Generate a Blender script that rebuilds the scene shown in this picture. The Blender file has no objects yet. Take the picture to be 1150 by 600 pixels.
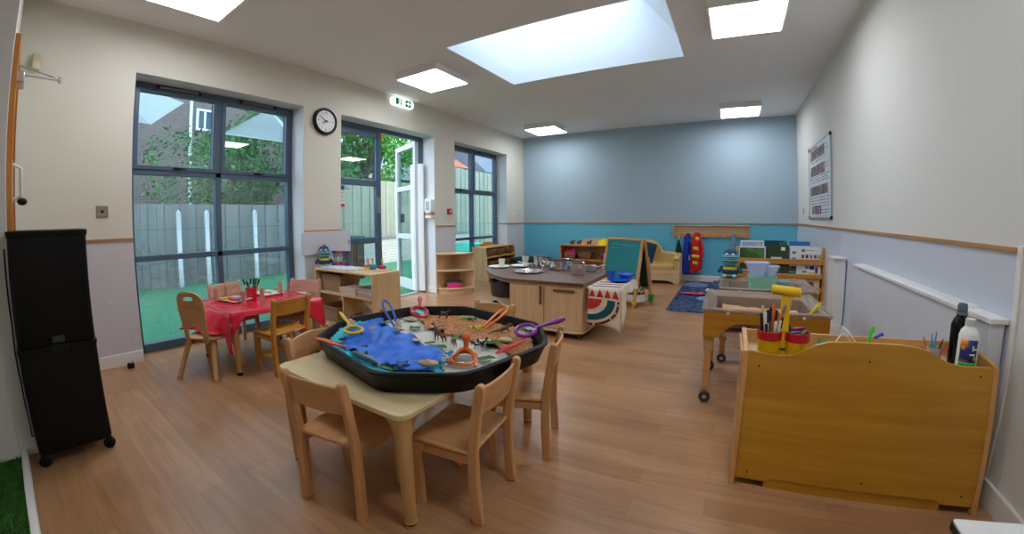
import bpy, bmesh, math, random, mathutils
from mathutils import Vector as V, Matrix
random.seed(7)
PI = math.pi
COL = bpy.context.scene.collection
XL, XR, YB, CH, ZD, YN = -3.754, 1.085, 6.967, 2.666, 0.963, -0.09
# ---- camera: fisheye-like lens fitted to the photograph
CAM_H = 1.08
F_PX, C3, C5 = 442.7648, 0.134565, 0.0253476
YAW, PITCH, ROLL, CX, CY = 0.5248532, -0.0448700, -0.0091513, 575.0, 264.29
SW = 36.0
def solve(A, b):
    n = len(b)
    M = [r[:] + [b[i]] for i, r in enumerate(A)]
    for i in range(n):
        p = max(range(i, n), key=lambda k: abs(M[k][i])); M[i], M[p] = M[p], M[i]
        for k in range(n):
            if k != i:
                q = M[k][i] / M[i][i]
                M[k] = [a - q * c for a, c in zip(M[k], M[i])]
    return [M[i][n] / M[i][i] for i in range(n)]
def lens_coeffs():
    mm = SW / 1150.0
    A = [[0.0] * 4 for _ in range(4)]; b = [0.0] * 4
    for i in range(1, 200):
        th = 1.3 * i / 199
        r = F_PX * (th + C3 * th**3 + C5 * th**5) * mm / 10
        row = [r, r**2, r**3, r**4]
        for a in range(4):
            b[a] += row[a] * th
            for c in range(4): A[a][c] += row[a] * row[c]
    k = solve(A, b)
    return [k[0] / 10, k[1] / 100, k[2] / 1000, k[3] / 10000]
def make_camera():
    cam = bpy.data.cameras.new('camera'); co = bpy.data.objects.new('camera', cam)
    COL.objects.link(co)
    cam.type = 'PANO'; cam.sensor_width = SW; cam.sensor_height = SW * 600 / 1150
    cam.sensor_fit = 'HORIZONTAL'
    t = cam if hasattr(cam, 'panorama_type') else cam.cycles
    t.panorama_type = 'FISHEYE_LENS_POLYNOMIAL'
    k = lens_coeffs()
    t.fisheye_polynomial_k0 = 0.0
    t.fisheye_polynomial_k1, t.fisheye_polynomial_k2, t.fisheye_polynomial_k3, t.fisheye_polynomial_k4 = [-q for q in k]
    t.fisheye_fov = math.pi
    cam.shift_x = 0.0; cam.shift_y = (CY - 300.0) / 600.0
    cam.clip_start = 0.02; cam.clip_end = 500
    cy, sy, cp, sp = math.cos(YAW), math.sin(YAW), math.cos(PITCH), math.sin(PITCH)
    V = mathutils.Vector
    fwd = V((-sy * cp, cy * cp, sp)); right = V((cy, sy, 0)); up = right.cross(fwd)
    cr, sr = math.cos(ROLL), math.sin(ROLL)
    r2 = cr * right + sr * up; u2 = -sr * right + cr * up
    M = mathutils.Matrix((r2, u2, -fwd)).transposed().to_4x4(); M.translation = V((0, 0, CAM_H))
    co.matrix_world = M
    bpy.context.scene.camera = co
    return co
make_camera()
# ---------------------------------------------------------------- materials
def lin(c):
    return tuple((x / 255 / 12.92 if x / 255 <= 0.04045 else ((x / 255 + 0.055) / 1.055) ** 2.4) for x in c) + (1.0,)
MATS = {}
def newmat(name):
    m = bpy.data.materials.new(name); m.use_nodes = True
    nt = m.node_tree; b = nt.nodes['Principled BSDF']
    return m, nt, b
def pm(name, c, rough=0.5, metal=0.0, var=0.06, nscale=6.0, bump=0.0, bscale=60.0, spec=None, coat=0.0, emit=None, trans=0.0, alpha=1.0, sheen=0.0):
    """painted / plastic material with slight procedural variation"""
    if name in MATS: return MATS[name]
    m, nt, b = newmat(name); L = nt.links
    tc = nt.nodes.new('ShaderNodeTexCoord')
    if var > 0:
        n = nt.nodes.new('ShaderNodeTexNoise'); n.inputs['Scale'].default_value = nscale; n.inputs['Detail'].default_value = 4
        L.new(tc.outputs['Object'], n.inputs['Vector'])
        r = nt.nodes.new('ShaderNodeValToRGB')
        cl = lin(c)
        r.color_ramp.elements[0].position = 0.3; r.color_ramp.elements[1].position = 0.7
        r.color_ramp.elements[0].color = tuple(x * (1 - var) for x in cl[:3]) + (1,)
        r.color_ramp.elements[1].color = tuple(min(1, x * (1 + var)) for x in cl[:3]) + (1,)
        L.new(n.outputs['Fac'], r.inputs[0]); L.new(r.outputs[0], b.inputs['Base Color'])
    else:
        b.inputs['Base Color'].default_value = lin(c)
    b.inputs['Roughness'].default_value = rough; b.inputs['Metallic'].default_value = metal
    if spec is not None: b.inputs['Specular IOR Level'].default_value = spec
    if coat: b.inputs['Coat Weight'].default_value = coat
    if trans: b.inputs['Transmission Weight'].default_value = trans
    if alpha < 1: b.inputs['Alpha'].default_value = alpha
    if sheen: b.inputs['Sheen Weight'].default_value = sheen
    if emit: b.inputs['Emission Color'].default_value = lin(emit[0]); b.inputs['Emission Strength'].default_value = emit[1]
    if max(c) < 24 and spec is None and coat == 0: b.inputs['Specular IOR Level'].default_value = 0.25
    if bump > 0:
        n2 = nt.nodes.new('ShaderNodeTexNoise'); n2.inputs['Scale'].default_value = bscale; n2.inputs['Detail'].default_value = 3
        L.new(tc.outputs['Object'], n2.inputs['Vector'])
        bp = nt.nodes.new('ShaderNodeBump'); bp.inputs['Strength'].default_value = bump; bp.inputs['Distance'].default_value = 0.01
        L.new(n2.outputs['Fac'], bp.inputs['Height']); L.new(bp.outputs[0], b.inputs['Normal'])
    MATS[name] = m; return m
WOODS = {
    'beech': ((214, 164, 112), (196, 144, 94), 0.38), 'beech_pale': ((214, 176, 128), (200, 160, 112), 0.42),
    'orange_beech': ((206, 148, 62), (184, 124, 44), 0.35), 'birch_gold': ((200, 146, 44), (178, 124, 28), 0.32),
    'birch_ply': ((226, 194, 146), (210, 174, 126), 0.42), 'maple': ((228, 198, 158), (212, 178, 136), 0.42),
    'laminate_birch': ((226, 208, 164), (216, 196, 148), 0.34), 'walnut': ((116, 84, 64), (92, 64, 48), 0.4),
    'oak_door': ((208, 140, 60), (180, 112, 40), 0.35), 'pine': ((214, 164, 102), (196, 142, 80), 0.42),
    'leg_wood': ((204, 164, 108), (186, 146, 92), 0.45), 'pinkwood': ((214, 168, 148), (196, 148, 126), 0.5),
    'rail_wood': ((190, 142, 96), (166, 118, 72), 0.45), 'cork_pale': ((200, 168, 150), (180, 146, 128), 0.6),
    'sand_table_wood': ((196, 138, 44), (172, 114, 28), 0.35), 'brown_handle': ((128, 80, 44), (104, 62, 34), 0.4),
}
def W(kind, axis='x', scale=1.0):
    key = 'wood_%s_%s' % (kind, axis)
    if key in MATS: return MATS[key]
    c1, c2, ro = WOODS[kind]
    m, nt, b = newmat(key); L = nt.links
    tc = nt.nodes.new('ShaderNodeTexCoord'); mp = nt.nodes.new('ShaderNodeMapping')
    s = {'x': (1.6, 22, 22), 'y': (22, 1.6, 22), 'z': (22, 22, 1.6)}[axis]
    mp.inputs['Scale'].default_value = s
    oi = nt.nodes.new('ShaderNodeObjectInfo'); ml = nt.nodes.new('ShaderNodeMath'); ml.operation = 'MULTIPLY'; ml.inputs[1].default_value = 7.0
    L.new(oi.outputs['Random'], ml.inputs[0]); L.new(ml.outputs[0], mp.inputs['Location'])
    L.new(tc.outputs['Object'], mp.inputs['Vector'])
    n = nt.nodes.new('ShaderNodeTexNoise'); n.inputs['Scale'].default_value = 1.0; n.inputs['Detail'].default_value = 6; n.inputs['Distortion'].default_value = 0.6
    L.new(mp.outputs[0], n.inputs['Vector'])
    r = nt.nodes.new('ShaderNodeValToRGB'); r.color_ramp.elements[0].position = 0.32; r.color_ramp.elements[1].position = 0.68
    r.color_ramp.elements[0].color = lin(c2); r.color_ramp.elements[1].color = lin(c1)
    L.new(n.outputs['Fac'], r.inputs[0]); L.new(r.outputs[0], b.inputs['Base Color'])
    b.inputs['Roughness'].default_value = ro
    bp = nt.nodes.new('ShaderNodeBump'); bp.inputs['Strength'].default_value = 0.04; bp.inputs['Distance'].default_value = 0.005
    L.new(n.outputs['Fac'], bp.inputs['Height']); L.new(bp.outputs[0], b.inputs['Normal'])
    MATS[key] = m; return m
def weave(name, c1, c2, sc=60):
    if name in MATS: return MATS[name]
    m, nt, b = newmat(name); L = nt.links
    tc = nt.nodes.new('ShaderNodeTexCoord')
    w1 = nt.nodes.new('ShaderNodeTexWave'); w1.bands_direction = 'Z'; w1.inputs['Scale'].default_value = sc / 3; w1.inputs['Distortion'].default_value = 1.0
    w2 = nt.nodes.new('ShaderNodeTexWave'); w2.bands_direction = 'X'; w2.inputs['Scale'].default_value = sc / 5
    w3 = nt.nodes.new('ShaderNodeTexWave'); w3.bands_direction = 'Y'; w3.inputs['Scale'].default_value = sc / 5
    for w in (w1, w2, w3): L.new(tc.outputs['Object'], w.inputs['Vector'])
    a = nt.nodes.new('ShaderNodeMath'); a.operation = 'ADD'; L.new(w2.outputs['Fac'], a.inputs[0]); L.new(w3.outputs['Fac'], a.inputs[1])
    mu = nt.nodes.new('ShaderNodeMath'); mu.operation = 'MULTIPLY'; L.new(a.outputs[0], mu.inputs[0]); L.new(w1.outputs['Fac'], mu.inputs[1])
    r = nt.nodes.new('ShaderNodeValToRGB'); r.color_ramp.elements[0].color = lin(c2); r.color_ramp.elements[1].color = lin(c1)
    r.color_ramp.elements[0].position = 0.05; r.color_ramp.elements[1].position = 0.8
    L.new(mu.outputs[0], r.inputs[0]); L.new(r.outputs[0], b.inputs['Base Color'])
    bp = nt.nodes.new('ShaderNodeBump'); bp.inputs['Strength'].default_value = 0.6; bp.inputs['Distance'].default_value = 0.006
    L.new(mu.outputs[0], bp.inputs['Height']); L.new(bp.outputs[0], b.inputs['Normal'])
    b.inputs['Roughness'].default_value = 0.6
    MATS[name] = m; return m
def bands(name, stops, axis='Z', scale=1.0, rough=0.8, offset=0.0, wave=None):
    """colour bands across an object axis: stops = [(pos, rgb)...] constant interpolation over 0..1 (repeats)"""
    if name in MATS: return MATS[name]
    m, nt, b = newmat(name); L = nt.links
    tc = nt.nodes.new('ShaderNodeTexCoord'); sp = nt.nodes.new('ShaderNodeSeparateXYZ'); L.new(tc.outputs['Object'], sp.inputs[0])
    ml = nt.nodes.new('ShaderNodeMath'); ml.operation = 'MULTIPLY_ADD'; ml.inputs[1].default_value = scale; ml.inputs[2].default_value = offset
    L.new(sp.outputs[axis], ml.inputs[0])
    fr = nt.nodes.new('ShaderNodeMath'); fr.operation = 'FRACT'; L.new(ml.outputs[0], fr.inputs[0])
    r = nt.nodes.new('ShaderNodeValToRGB'); r.color_ramp.interpolation = 'CONSTANT'
    els = r.color_ramp.elements
    els[0].position = 0; els[0].color = lin(stops[0][1]); els[1].position = stops[1][0]; els[1].color = lin(stops[1][1])
    for p, c in stops[2:]:
        e = els.new(p); e.color = lin(c)
    L.new(fr.outputs[0], r.inputs[0]); L.new(r.outputs[0], b.inputs['Base Color']); b.inputs['Roughness'].default_value = rough
    MATS[name] = m; return m
def cells(name, cols, scale=20, rough=0.7, stretch=(1, 1, 1)):
    """blotchy picture-like cells in several colours (book covers, printed things)"""
    if name in MATS: return MATS[name]
    m, nt, b = newmat(name); L = nt.links
    tc = nt.nodes.new('ShaderNodeTexCoord'); mp = nt.nodes.new('ShaderNodeMapping'); mp.inputs['Scale'].default_value = stretch
    L.new(tc.outputs['Object'], mp.inputs[0])
    v = nt.nodes.new('ShaderNodeTexVoronoi'); v.inputs['Scale'].default_value = scale; L.new(mp.outputs[0], v.inputs['Vector'])
    sp = nt.nodes.new('ShaderNodeSeparateColor'); L.new(v.outputs['Color'], sp.inputs[0])
    r = nt.nodes.new('ShaderNodeValToRGB'); r.color_ramp.interpolation = 'CONSTANT'
    els = r.color_ramp.elements; n = len(cols)
    els[0].color = lin(cols[0]); els[1].position = 1.0 / n; els[1].color = lin(cols[1 % n])
    for i in range(2, n):
        e = els.new(i / n); e.color = lin(cols[i])
    L.new(sp.outputs[0], r.inputs[0]); L.new(r.outputs[0], b.inputs['Base Color']); b.inputs['Roughness'].default_value = rough
    MATS[name] = m; return m
def glass(name, tint=(235, 250, 248), ior=1.6, rough=0.0, mixmax=1.0):
    if name in MATS: return MATS[name]
    m = bpy.data.materials.new(name); m.use_nodes = True; nt = m.node_tree; nt.nodes.clear(); L = nt.links
    o = nt.nodes.new('ShaderNodeOutputMaterial'); mx = nt.nodes.new('ShaderNodeMixShader'); t = nt.nodes.new('ShaderNodeBsdfTransparent'); g = nt.nodes.new('ShaderNodeBsdfGlossy'); f = nt.nodes.new('ShaderNodeLayerWeight')
    f0 = ((ior - 1) / (ior + 1)) ** 2; pw = nt.nodes.new('ShaderNodeMath'); pw.operation = 'POWER'; pw.inputs[1].default_value = 5.0; ma = nt.nodes.new('ShaderNodeMath'); ma.operation = 'MULTIPLY_ADD'; ma.inputs[1].default_value = 1 - f0; ma.inputs[2].default_value = f0
    t.inputs[0].default_value = lin(tint); g.inputs['Roughness'].default_value = rough; f.inputs['Blend'].default_value = 0.5
    L.new(f.outputs['Facing'], pw.inputs[0]); L.new(pw.outputs[0], ma.inputs[0])
    L.new(ma.outputs[0], mx.inputs[0]); L.new(t.outputs[0], mx.inputs[1]); L.new(g.outputs[0], mx.inputs[2]); L.new(mx.outputs[0], o.inputs[0])
    MATS[name] = m; return m
def cloudy(name, c, op=0.45, rough=0.25):
    """translucent milky plastic"""
    if name in MATS: return MATS[name]
    m = bpy.data.materials.new(name); m.use_nodes = True; nt = m.node_tree; L = nt.links
    b = nt.nodes['Principled BSDF']; o = nt.nodes['Material Output']
    b.inputs['Base Color'].default_value = lin(c); b.inputs['Roughness'].default_value = rough
    t = nt.nodes.new('ShaderNodeBsdfTransparent'); t.inputs[0].default_value = lin(tuple(min(255, x + 15) for x in c)); mx = nt.nodes.new('ShaderNodeMixShader'); mx.inputs[0].default_value = op
    L.new(t.outputs[0], mx.inputs[1]); L.new(b.outputs[0], mx.inputs[2]); L.new(mx.outputs[0], o.inputs[0])
    MATS[name] = m; return m
def emis(name, c, s):
    if name in MATS: return MATS[name]
    m = bpy.data.materials.new(name); m.use_nodes = True; nt = m.node_tree; nt.nodes.clear()
    o = nt.nodes.new('ShaderNodeOutputMaterial'); e = nt.nodes.new('ShaderNodeEmission'); e.inputs[0].default_value = lin(c); e.inputs[1].default_value = s
    nt.links.new(e.outputs[0], o.inputs[0]); MATS[name] = m; return m
# ---------------------------------------------------------------- mesh builder
def frame_of(d):
    d = V(d).normalized(); u = V((0, 0, 1)) if abs(d.z) < 0.95 else V((1, 0, 0))
    a = d.cross(u).normalized(); b = a.cross(d).normalized(); return a, b
class MB:
    def __init__(s): s.bm = bmesh.new(); s.mi = 0
    def _f(s, vs):
        try:
            f = s.bm.faces.new(vs); f.material_index = s.mi; return f
        except ValueError: return None
    def hexa(s, p):
        v = [s.bm.verts.new(q) for q in p]
        for i in ((3, 2, 1, 0), (4, 5, 6, 7), (0, 1, 5, 4), (1, 2, 6, 5), (2, 3, 7, 6), (3, 0, 4, 7)): s._f([v[k] for k in i])
        return s
    def box(s, x0, x1, y0, y1, z0, z1, M=None):
        p = [V(q) for q in ((x0, y0, z0), (x1, y0, z0), (x1, y1, z0), (x0, y1, z0), (x0, y0, z1), (x1, y0, z1), (x1, y1, z1), (x0, y1, z1))]
        if M: p = [M @ q for q in p]
        return s.hexa(p)
    def prism(s, pts, axis, a, b, M=None):
        """polygon pts (2D) extruded along axis from a to b. axis x: (y,z); y: (x,z); z: (x,y)"""
        def mk(q, t): r = {'x': (t, q[0], q[1]), 'y': (q[0], t, q[1]), 'z': (q[0], q[1], t)}[axis]; return (M @ V(r)) if M else V(r)
        A = [s.bm.verts.new(mk(q, a)) for q in pts]; B = [s.bm.verts.new(mk(q, b)) for q in pts]; n = len(pts)
        s._f(A); s._f(B[::-1])
        for i in range(n): s._f([A[i], B[i], B[(i + 1) % n], A[(i + 1) % n]])
        return s
    def cyl(s, p, q, r, r2=None, n=16, cap=True):
        return s.tube([p, q], [r, r if r2 is None else r2], n, cap=cap)
    def tube(s, path, r, n=10, closed=False, cap=True, flat=1.0):
        P = [V(p) for p in path]; k = len(P); R = r if isinstance(r, (list, tuple)) else [r] * k
        rings = []; a = None
        for i in range(k):
            if closed: d = P[(i + 1) % k] - P[i - 1]
            else: d = P[min(i + 1, k - 1)] - P[max(i - 1, 0)]
            if d.length < 1e-9: d = V((0, 0, 1))
            d.normalize()
            if a is None: a, b = frame_of(d)
            else:
                a = (a - d * a.dot(d))
                if a.length < 1e-6: a, b = frame_of(d)
                a.normalize(); b = a.cross(d).normalized()
            b = a.cross(d).normalized()
            rings.append([s.bm.verts.new(P[i] + a * math.cos(2 * PI * j / n) * R[i] + b * math.sin(2 * PI * j / n) * R[i] * flat) for j in range(n)])
        m = k if closed else k - 1
        for i in range(m):
            A, B = rings[i], rings[(i + 1) % k]
            for j in range(n): s._f([A[j], A[(j + 1) % n], B[(j + 1) % n], B[j]])
        if cap and not closed: s._f(rings[0][::-1]); s._f(rings[-1])
        return s
    def lathe(s, prof, c=(0, 0, 0), n=24, sx=1.0, sy=1.0, M=None):
        """profile of (r,z) about z through c"""
        rings = []
        for r, z in prof:
            ring = []
            for j in range(n):
                q = V((c[0] + r * sx * math.cos(2 * PI * j / n), c[1] + r * sy * math.sin(2 * PI * j / n), c[2] + z))
                ring.append(s.bm.verts.new(M @ q if M else q))
            rings.append(ring)
        for A, B in zip(rings, rings[1:]):
            for j in range(n): s._f([A[j], A[(j + 1) % n], B[(j + 1) % n], B[j]])
        if prof[0][0] > 1e-6: s._f(rings[0][::-1])
        if prof[-1][0] > 1e-6: s._f(rings[-1])
        return s
    def ball(s, c, r, sc=(1, 1, 1), n=14, m=8, M=None):
        prof = [(max(1e-5, math.sin(PI * i / m)) * 1.0, -math.cos(PI * i / m)) for i in range(m + 1)]
        rings = []
        for rr, z in prof:
            ring = []
            for j in range(n):
                q = V((rr * sc[0] * r * math.cos(2 * PI * j / n), rr * sc[1] * r * math.sin(2 * PI * j / n), z * r * sc[2]))
                if M: q = M @ q
                ring.append(s.bm.verts.new(q + V(c)))
            rings.append(ring)
        for A, B in zip(rings, rings[1:]):
            for j in range(n): s._f([A[j], A[(j + 1) % n], B[(j + 1) % n], B[j]])
        return s
    def grid(s, f, nu, nv, thick=0.0, keep=None):
        """surface f(u,v)->point, u,v in 0..1"""
        vs = [[s.bm.verts.new(f(i / nu, j / nv)) for j in range(nv + 1)] for i in range(nu + 1)]
        for i in range(nu):
            for j in range(nv):
                if keep is None or keep((i + .5) / nu, (j + .5) / nv): s._f([vs[i][j], vs[i + 1][j], vs[i + 1][j + 1], vs[i][j + 1]])
        return s
    def mat(s, i): s.mi = i; return s
    def build(s, name, mats, parent=None, bevel=0.0, smooth=35, solid=0.0, seg=2, origin=True, subsurf=0, flip=False):
        bm = s.bm
        loose = [v for v in bm.verts if not v.link_faces]
        if loose: bmesh.ops.delete(bm, geom=loose, context='VERTS')
        bmesh.ops.remove_doubles(bm, verts=bm.verts, dist=1e-6)
        bmesh.ops.recalc_face_normals(bm, faces=bm.faces)
        me = bpy.data.meshes.new(name); o = bpy.data.objects.new(name, me)
        off = V((0, 0, 0))
        if parent is None and origin and len(bm.verts):
            xs = [v.co for v in bm.verts]
            off = V(((min(q.x for q in xs) + max(q.x for q in xs)) / 2, (min(q.y for q in xs) + max(q.y for q in xs)) / 2, min(q.z for q in xs)))
            bmesh.ops.translate(bm, verts=bm.verts, vec=-off)
        bm.to_mesh(me); bm.free()
        if not isinstance(mats, (list, tuple)): mats = [mats]
        for m in mats: me.materials.append(m)
        if smooth:
            for p in me.polygons: p.use_smooth = True
            me.set_sharp_from_angle(angle=math.radians(smooth))
        COL.objects.link(o)
        if parent is not None: o.parent = parent
        o.location = off
        if solid:
            md = o.modifiers.new('solid', 'SOLIDIFY'); md.thickness = solid; md.offset = 0
        if bevel:
            md = o.modifiers.new('bevel', 'BEVEL'); md.width = bevel; md.segments = seg; md.limit_method = 'ANGLE'; md.angle_limit = math.radians(40)
        if subsurf:
            md = o.modifiers.new('sub', 'SUBSURF'); md.levels = subsurf; md.render_levels = subsurf
        return o
def tag(o, label, cat, group=None, kind=None):
    o['label'] = label; o['category'] = cat
    if group: o['group'] = group
    if kind: o['kind'] = kind
    return o
def struct(o):
    o['kind'] = 'structure'; return o
def plabel(o, label): o['label'] = label; return o
def thing(name, label, cat, loc=(0, 0, 0), rz=0.0, group=None, kind=None):
    o = bpy.data.objects.new(name, None); COL.objects.link(o); o.empty_display_size = 0.05
    o.location = loc; o.rotation_euler = (0, 0, rz)
    return tag(o, label, cat, group, kind)
def sempty(name, loc=(0, 0, 0), rz=0.0):
    o = bpy.data.objects.new(name, None); COL.objects.link(o); o.location = loc; o.rotation_euler = (0, 0, rz)
    o['kind'] = 'structure'; return o
KIDS = {}
def kids(o): return [c for c in COL.objects if c.parent == o]
def copy_tree(root, loc, rz, label, group=None):
    r = root.copy(); COL.objects.link(r); r.location = loc; r.rotation_euler = (0, 0, rz); r['label'] = label
    if group: r['group'] = group
    elif 'group' in r: del r['group']
    for ch in kids(root):
        c = ch.copy(); COL.objects.link(c); c.parent = r
        for g in kids(ch):
            d = g.copy(); COL.objects.link(d); d.parent = c
    return r
def text(body, size, name, m, parent, loc, rot, ext=0.0006, align='CENTER', sx=1.0, label=None):
    cu = bpy.data.curves.new(name, 'FONT'); cu.body = body; cu.size = size; cu.extrude = ext; cu.align_x = align; cu.align_y = 'CENTER'
    tm = bpy.data.objects.new('tmp', cu); COL.objects.link(tm); dg = bpy.context.evaluated_depsgraph_get(); me = bpy.data.meshes.new_from_object(tm.evaluated_get(dg)); bpy.data.objects.remove(tm)
    me.materials.clear(); me.materials.append(m)
    o = bpy.data.objects.new(name, me); COL.objects.link(o); o.parent = parent; o.location = loc; o.rotation_euler = rot; o.scale = (sx, 1, 1)
    if label: o['label'] = label
    return o
def rrect(x0, x1, y0, y1, r, n=5):
    pts = []
    for cx, cy, a0 in ((x1 - r, y1 - r, 0), (x0 + r, y1 - r, 90), (x0 + r, y0 + r, 180), (x1 - r, y0 + r, 270)):
        for i in range(n + 1):
            a = math.radians(a0 + 90 * i / n); pts.append((cx + r * math.cos(a), cy + r * math.sin(a)))
    return pts
def rot_to(loc, rz): return Matrix.Translation(V(loc)) @ Matrix.Rotation(rz, 4, 'Z')
# ---------------------------------------------------------------- setting
def floor_mat():
    m, nt, b = newmat('floor_planks'); L = nt.links
    tc = nt.nodes.new('ShaderNodeTexCoord')
    br = nt.nodes.new('ShaderNodeTexBrick'); br.inputs['Scale'].default_value = 1.0
    br.inputs['Brick Width'].default_value = 0.72; br.inputs['Row Height'].default_value = 0.105; br.inputs['Mortar Size'].default_value = 0.0009; br.inputs['Mortar Smooth'].default_value = 0.3
    br.offset = 0.37; br.inputs['Color1'].default_value = lin((188, 145, 104)); br.inputs['Color2'].default_value = lin((170, 126, 88)); br.inputs['Mortar'].default_value = lin((150, 112, 86)); br.inputs['Bias'].default_value = 0.0
    L.new(tc.outputs['Object'], br.inputs['Vector'])
    mp = nt.nodes.new('ShaderNodeMapping'); mp.inputs['Scale'].default_value = (2.0, 26, 1); L.new(tc.outputs['Object'], mp.inputs[0])
    n = nt.nodes.new('ShaderNodeTexNoise'); n.inputs['Scale'].default_value = 1.0; n.inputs['Detail'].default_value = 8; n.inputs['Distortion'].default_value = 1.2; L.new(mp.outputs[0], n.inputs['Vector'])
    r = nt.nodes.new('ShaderNodeValToRGB'); r.color_ramp.elements[0].position = 0.3; r.color_ramp.elements[1].position = 0.7
    r.color_ramp.elements[0].color = (0.80, 0.77, 0.75, 1); r.color_ramp.elements[1].color = (1.06, 1.06, 1.05, 1); L.new(n.outputs['Fac'], r.inputs[0])
    mx = nt.nodes.new('ShaderNodeMix'); mx.data_type = 'RGBA'; mx.blend_type = 'MULTIPLY'; mx.inputs[0].default_value = 1.0
    L.new(br.outputs['Color'], mx.inputs[6]); L.new(r.outputs[0], mx.inputs[7])
    n2 = nt.nodes.new('ShaderNodeTexNoise'); n2.inputs['Scale'].default_value = 1.7; n2.inputs['Detail'].default_value = 3; L.new(tc.outputs['Object'], n2.inputs['Vector'])
    r2 = nt.nodes.new('ShaderNodeValToRGB'); r2.color_ramp.elements[0].position = 0.35; r2.color_ramp.elements[1].position = 0.65; r2.color_ramp.elements[0].color = (0.86, 0.84, 0.84, 1); r2.color_ramp.elements[1].color = (1.06, 1.04, 1.03, 1); L.new(n2.outputs['Fac'], r2.inputs[0])
    m2 = nt.nodes.new('ShaderNodeMix'); m2.data_type = 'RGBA'; m2.blend_type = 'MULTIPLY'; m2.inputs[0].default_value = 1.0
    L.new(mx.outputs[2], m2.inputs[6]); L.new(r2.outputs[0], m2.inputs[7]); L.new(m2.outputs[2], b.inputs['Base Color'])
    b.inputs['Roughness'].default_value = 0.3; b.inputs['Specular IOR Level'].default_value = 0.5
    bp = nt.nodes.new('ShaderNodeBump'); bp.inputs['Strength'].default_value = 0.06; bp.inputs['Distance'].default_value = 0.003; L.new(n.outputs['Fac'], bp.inputs['Height']); L.new(bp.outputs[0], b.inputs['Normal'])
    return m
CREAM = pm('cream_wall', (220, 219, 207), 0.85, var=0.015, nscale=1.2, bump=0.05, bscale=180)
WHITEWALL = pm('white_wall', (220, 222, 218), 0.8, var=0.015, nscale=1.2, bump=0.05, bscale=180)
LILAC = pm('pale_grey_lower_panel', (206, 207, 214), 0.5, var=0.015, nscale=1.5)
PALEBLUE = pm('pale_blue_lower_panel', (206, 214, 228), 0.4, var=0.015, nscale=1.5)
BACKUP = pm('dusty_blue_wall', (164, 188, 204), 0.8, var=0.02, nscale=1.0, bump=0.05, bscale=180)
BACKLOW = pm('turquoise_lower_wall', (98, 186, 214), 0.6, var=0.03, nscale=1.5)
CEIL = pm('ceiling_paint', (240, 244, 247), 0.9, var=0.01, nscale=1.0)
REVEAL = pm('reveal_white', (226, 232, 238), 0.7, var=0.01)
GLOSS = pm('gloss_white', (232, 232, 230), 0.35, var=0.01)
GREY = pm('window_grey', (76, 98, 118), 0.35, var=0.03, nscale=3)
GREYD = pm('window_grey_gasket', (40, 46, 54), 0.6, var=0.0)
BLACKP = pm('black_plastic', (12, 12, 14), 0.45, var=0.05)
WHITEP = pm('white_plastic', (238, 240, 240), 0.35, var=0.01)
CHROME = pm('polished_metal', (230, 232, 235), 0.14, metal=1.0, var=0.0)
STEEL = pm('brushed_metal', (196, 196, 198), 0.32, metal=1.0, var=0.04)
GLASS = glass('window_glass', (224, 236, 240), 2.0)
DG = XL - 0.22                                             # room face of the window frames
struct(MB().box(-4.1, XR + .05, -1.1, YB + .05, -.1, 0).build('floor', floor_mat(), origin=False, smooth=0))
# ceiling with the skylight opening
SX0, SX1, SY0, SY1 = -2.29, -0.355, 2.775, 4.03
c = MB()
for a in ((XL - .35, SX0, -1.1, YB + .1), (SX1, XR + .1, -1.1, YB + .1), (SX0, SX1, -1.1, SY0), (SX0, SX1, SY1, YB + .1)): c.box(a[0], a[1], a[2], a[3], CH, CH + .004)
struct(c.build('ceiling', CEIL, origin=False, smooth=0))
SHZ = CH + .17
sh = MB(); T = CH + .74
lo = [(SX0, SY0), (SX1, SY0), (SX1, SY1), (SX0, SY1)]; hi = [(SX0 - .03, SY0 + .05), (SX1 - .40, SY0 + .05), (SX1 - .40, SY1 + .02), (SX0 - .03, SY1 + .02)]
def shell(mb, P, z0, Q, z1, t=.04):
    n = len(P); cx = sum(p[0] for p in P) / n; cy = sum(p[1] for p in P) / n
    def o(p): return (p[0] + (t if p[0] > cx else -t), p[1] + (t if p[1] > cy else -t))
    for i in range(n):
        a, b2, c2, d = P[i], P[(i + 1) % n], Q[(i + 1) % n], Q[i]
        mb.hexa([V((*a, z0)), V((*b2, z0)), V((*o(b2), z0)), V((*o(a), z0)), V((*d, z1)), V((*c2, z1)), V((*o(c2), z1)), V((*o(d), z1))])
shell(sh, lo, CH + .004, lo, SHZ); shell(sh, lo, SHZ, hi, T)
SHAFT = pm('skylight_shaft', (236, 240, 244), 0.8, var=0.0)
so = struct(sh.build('ceiling_skylight_shaft', SHAFT, origin=False, smooth=0))
w4 = sempty('window_4', (0, 0, 0)); g4 = MB(); g4.box(hi[0][0] - .04, hi[1][0] + .04, hi[0][1] - .04, hi[2][1] + .04, T, T + .012); g4.build('window_pane', glass('skylight_glass', (240, 246, 250), 1.4), w4)
f4 = MB(); shell(f4, hi, T + .012, hi, T + .06, .06); f4.build('window_frame', GREY, w4, smooth=0)
# left wall with three full height openings
OP = ((.69, 2.235), (2.70, 4.29), (4.75, 6.31)); OT = 2.265
wl = MB(); y = -.25
for a, b_ in OP: wl.box(XL - .3, XL, y, a, 0, CH); wl.box(XL - .3, XL, a, b_, OT, CH); y = b_
wl.box(XL - .3, XL, y, YB + .1, 0, CH); struct(wl.build('wall_left', CREAM, origin=False, smooth=0))
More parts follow.
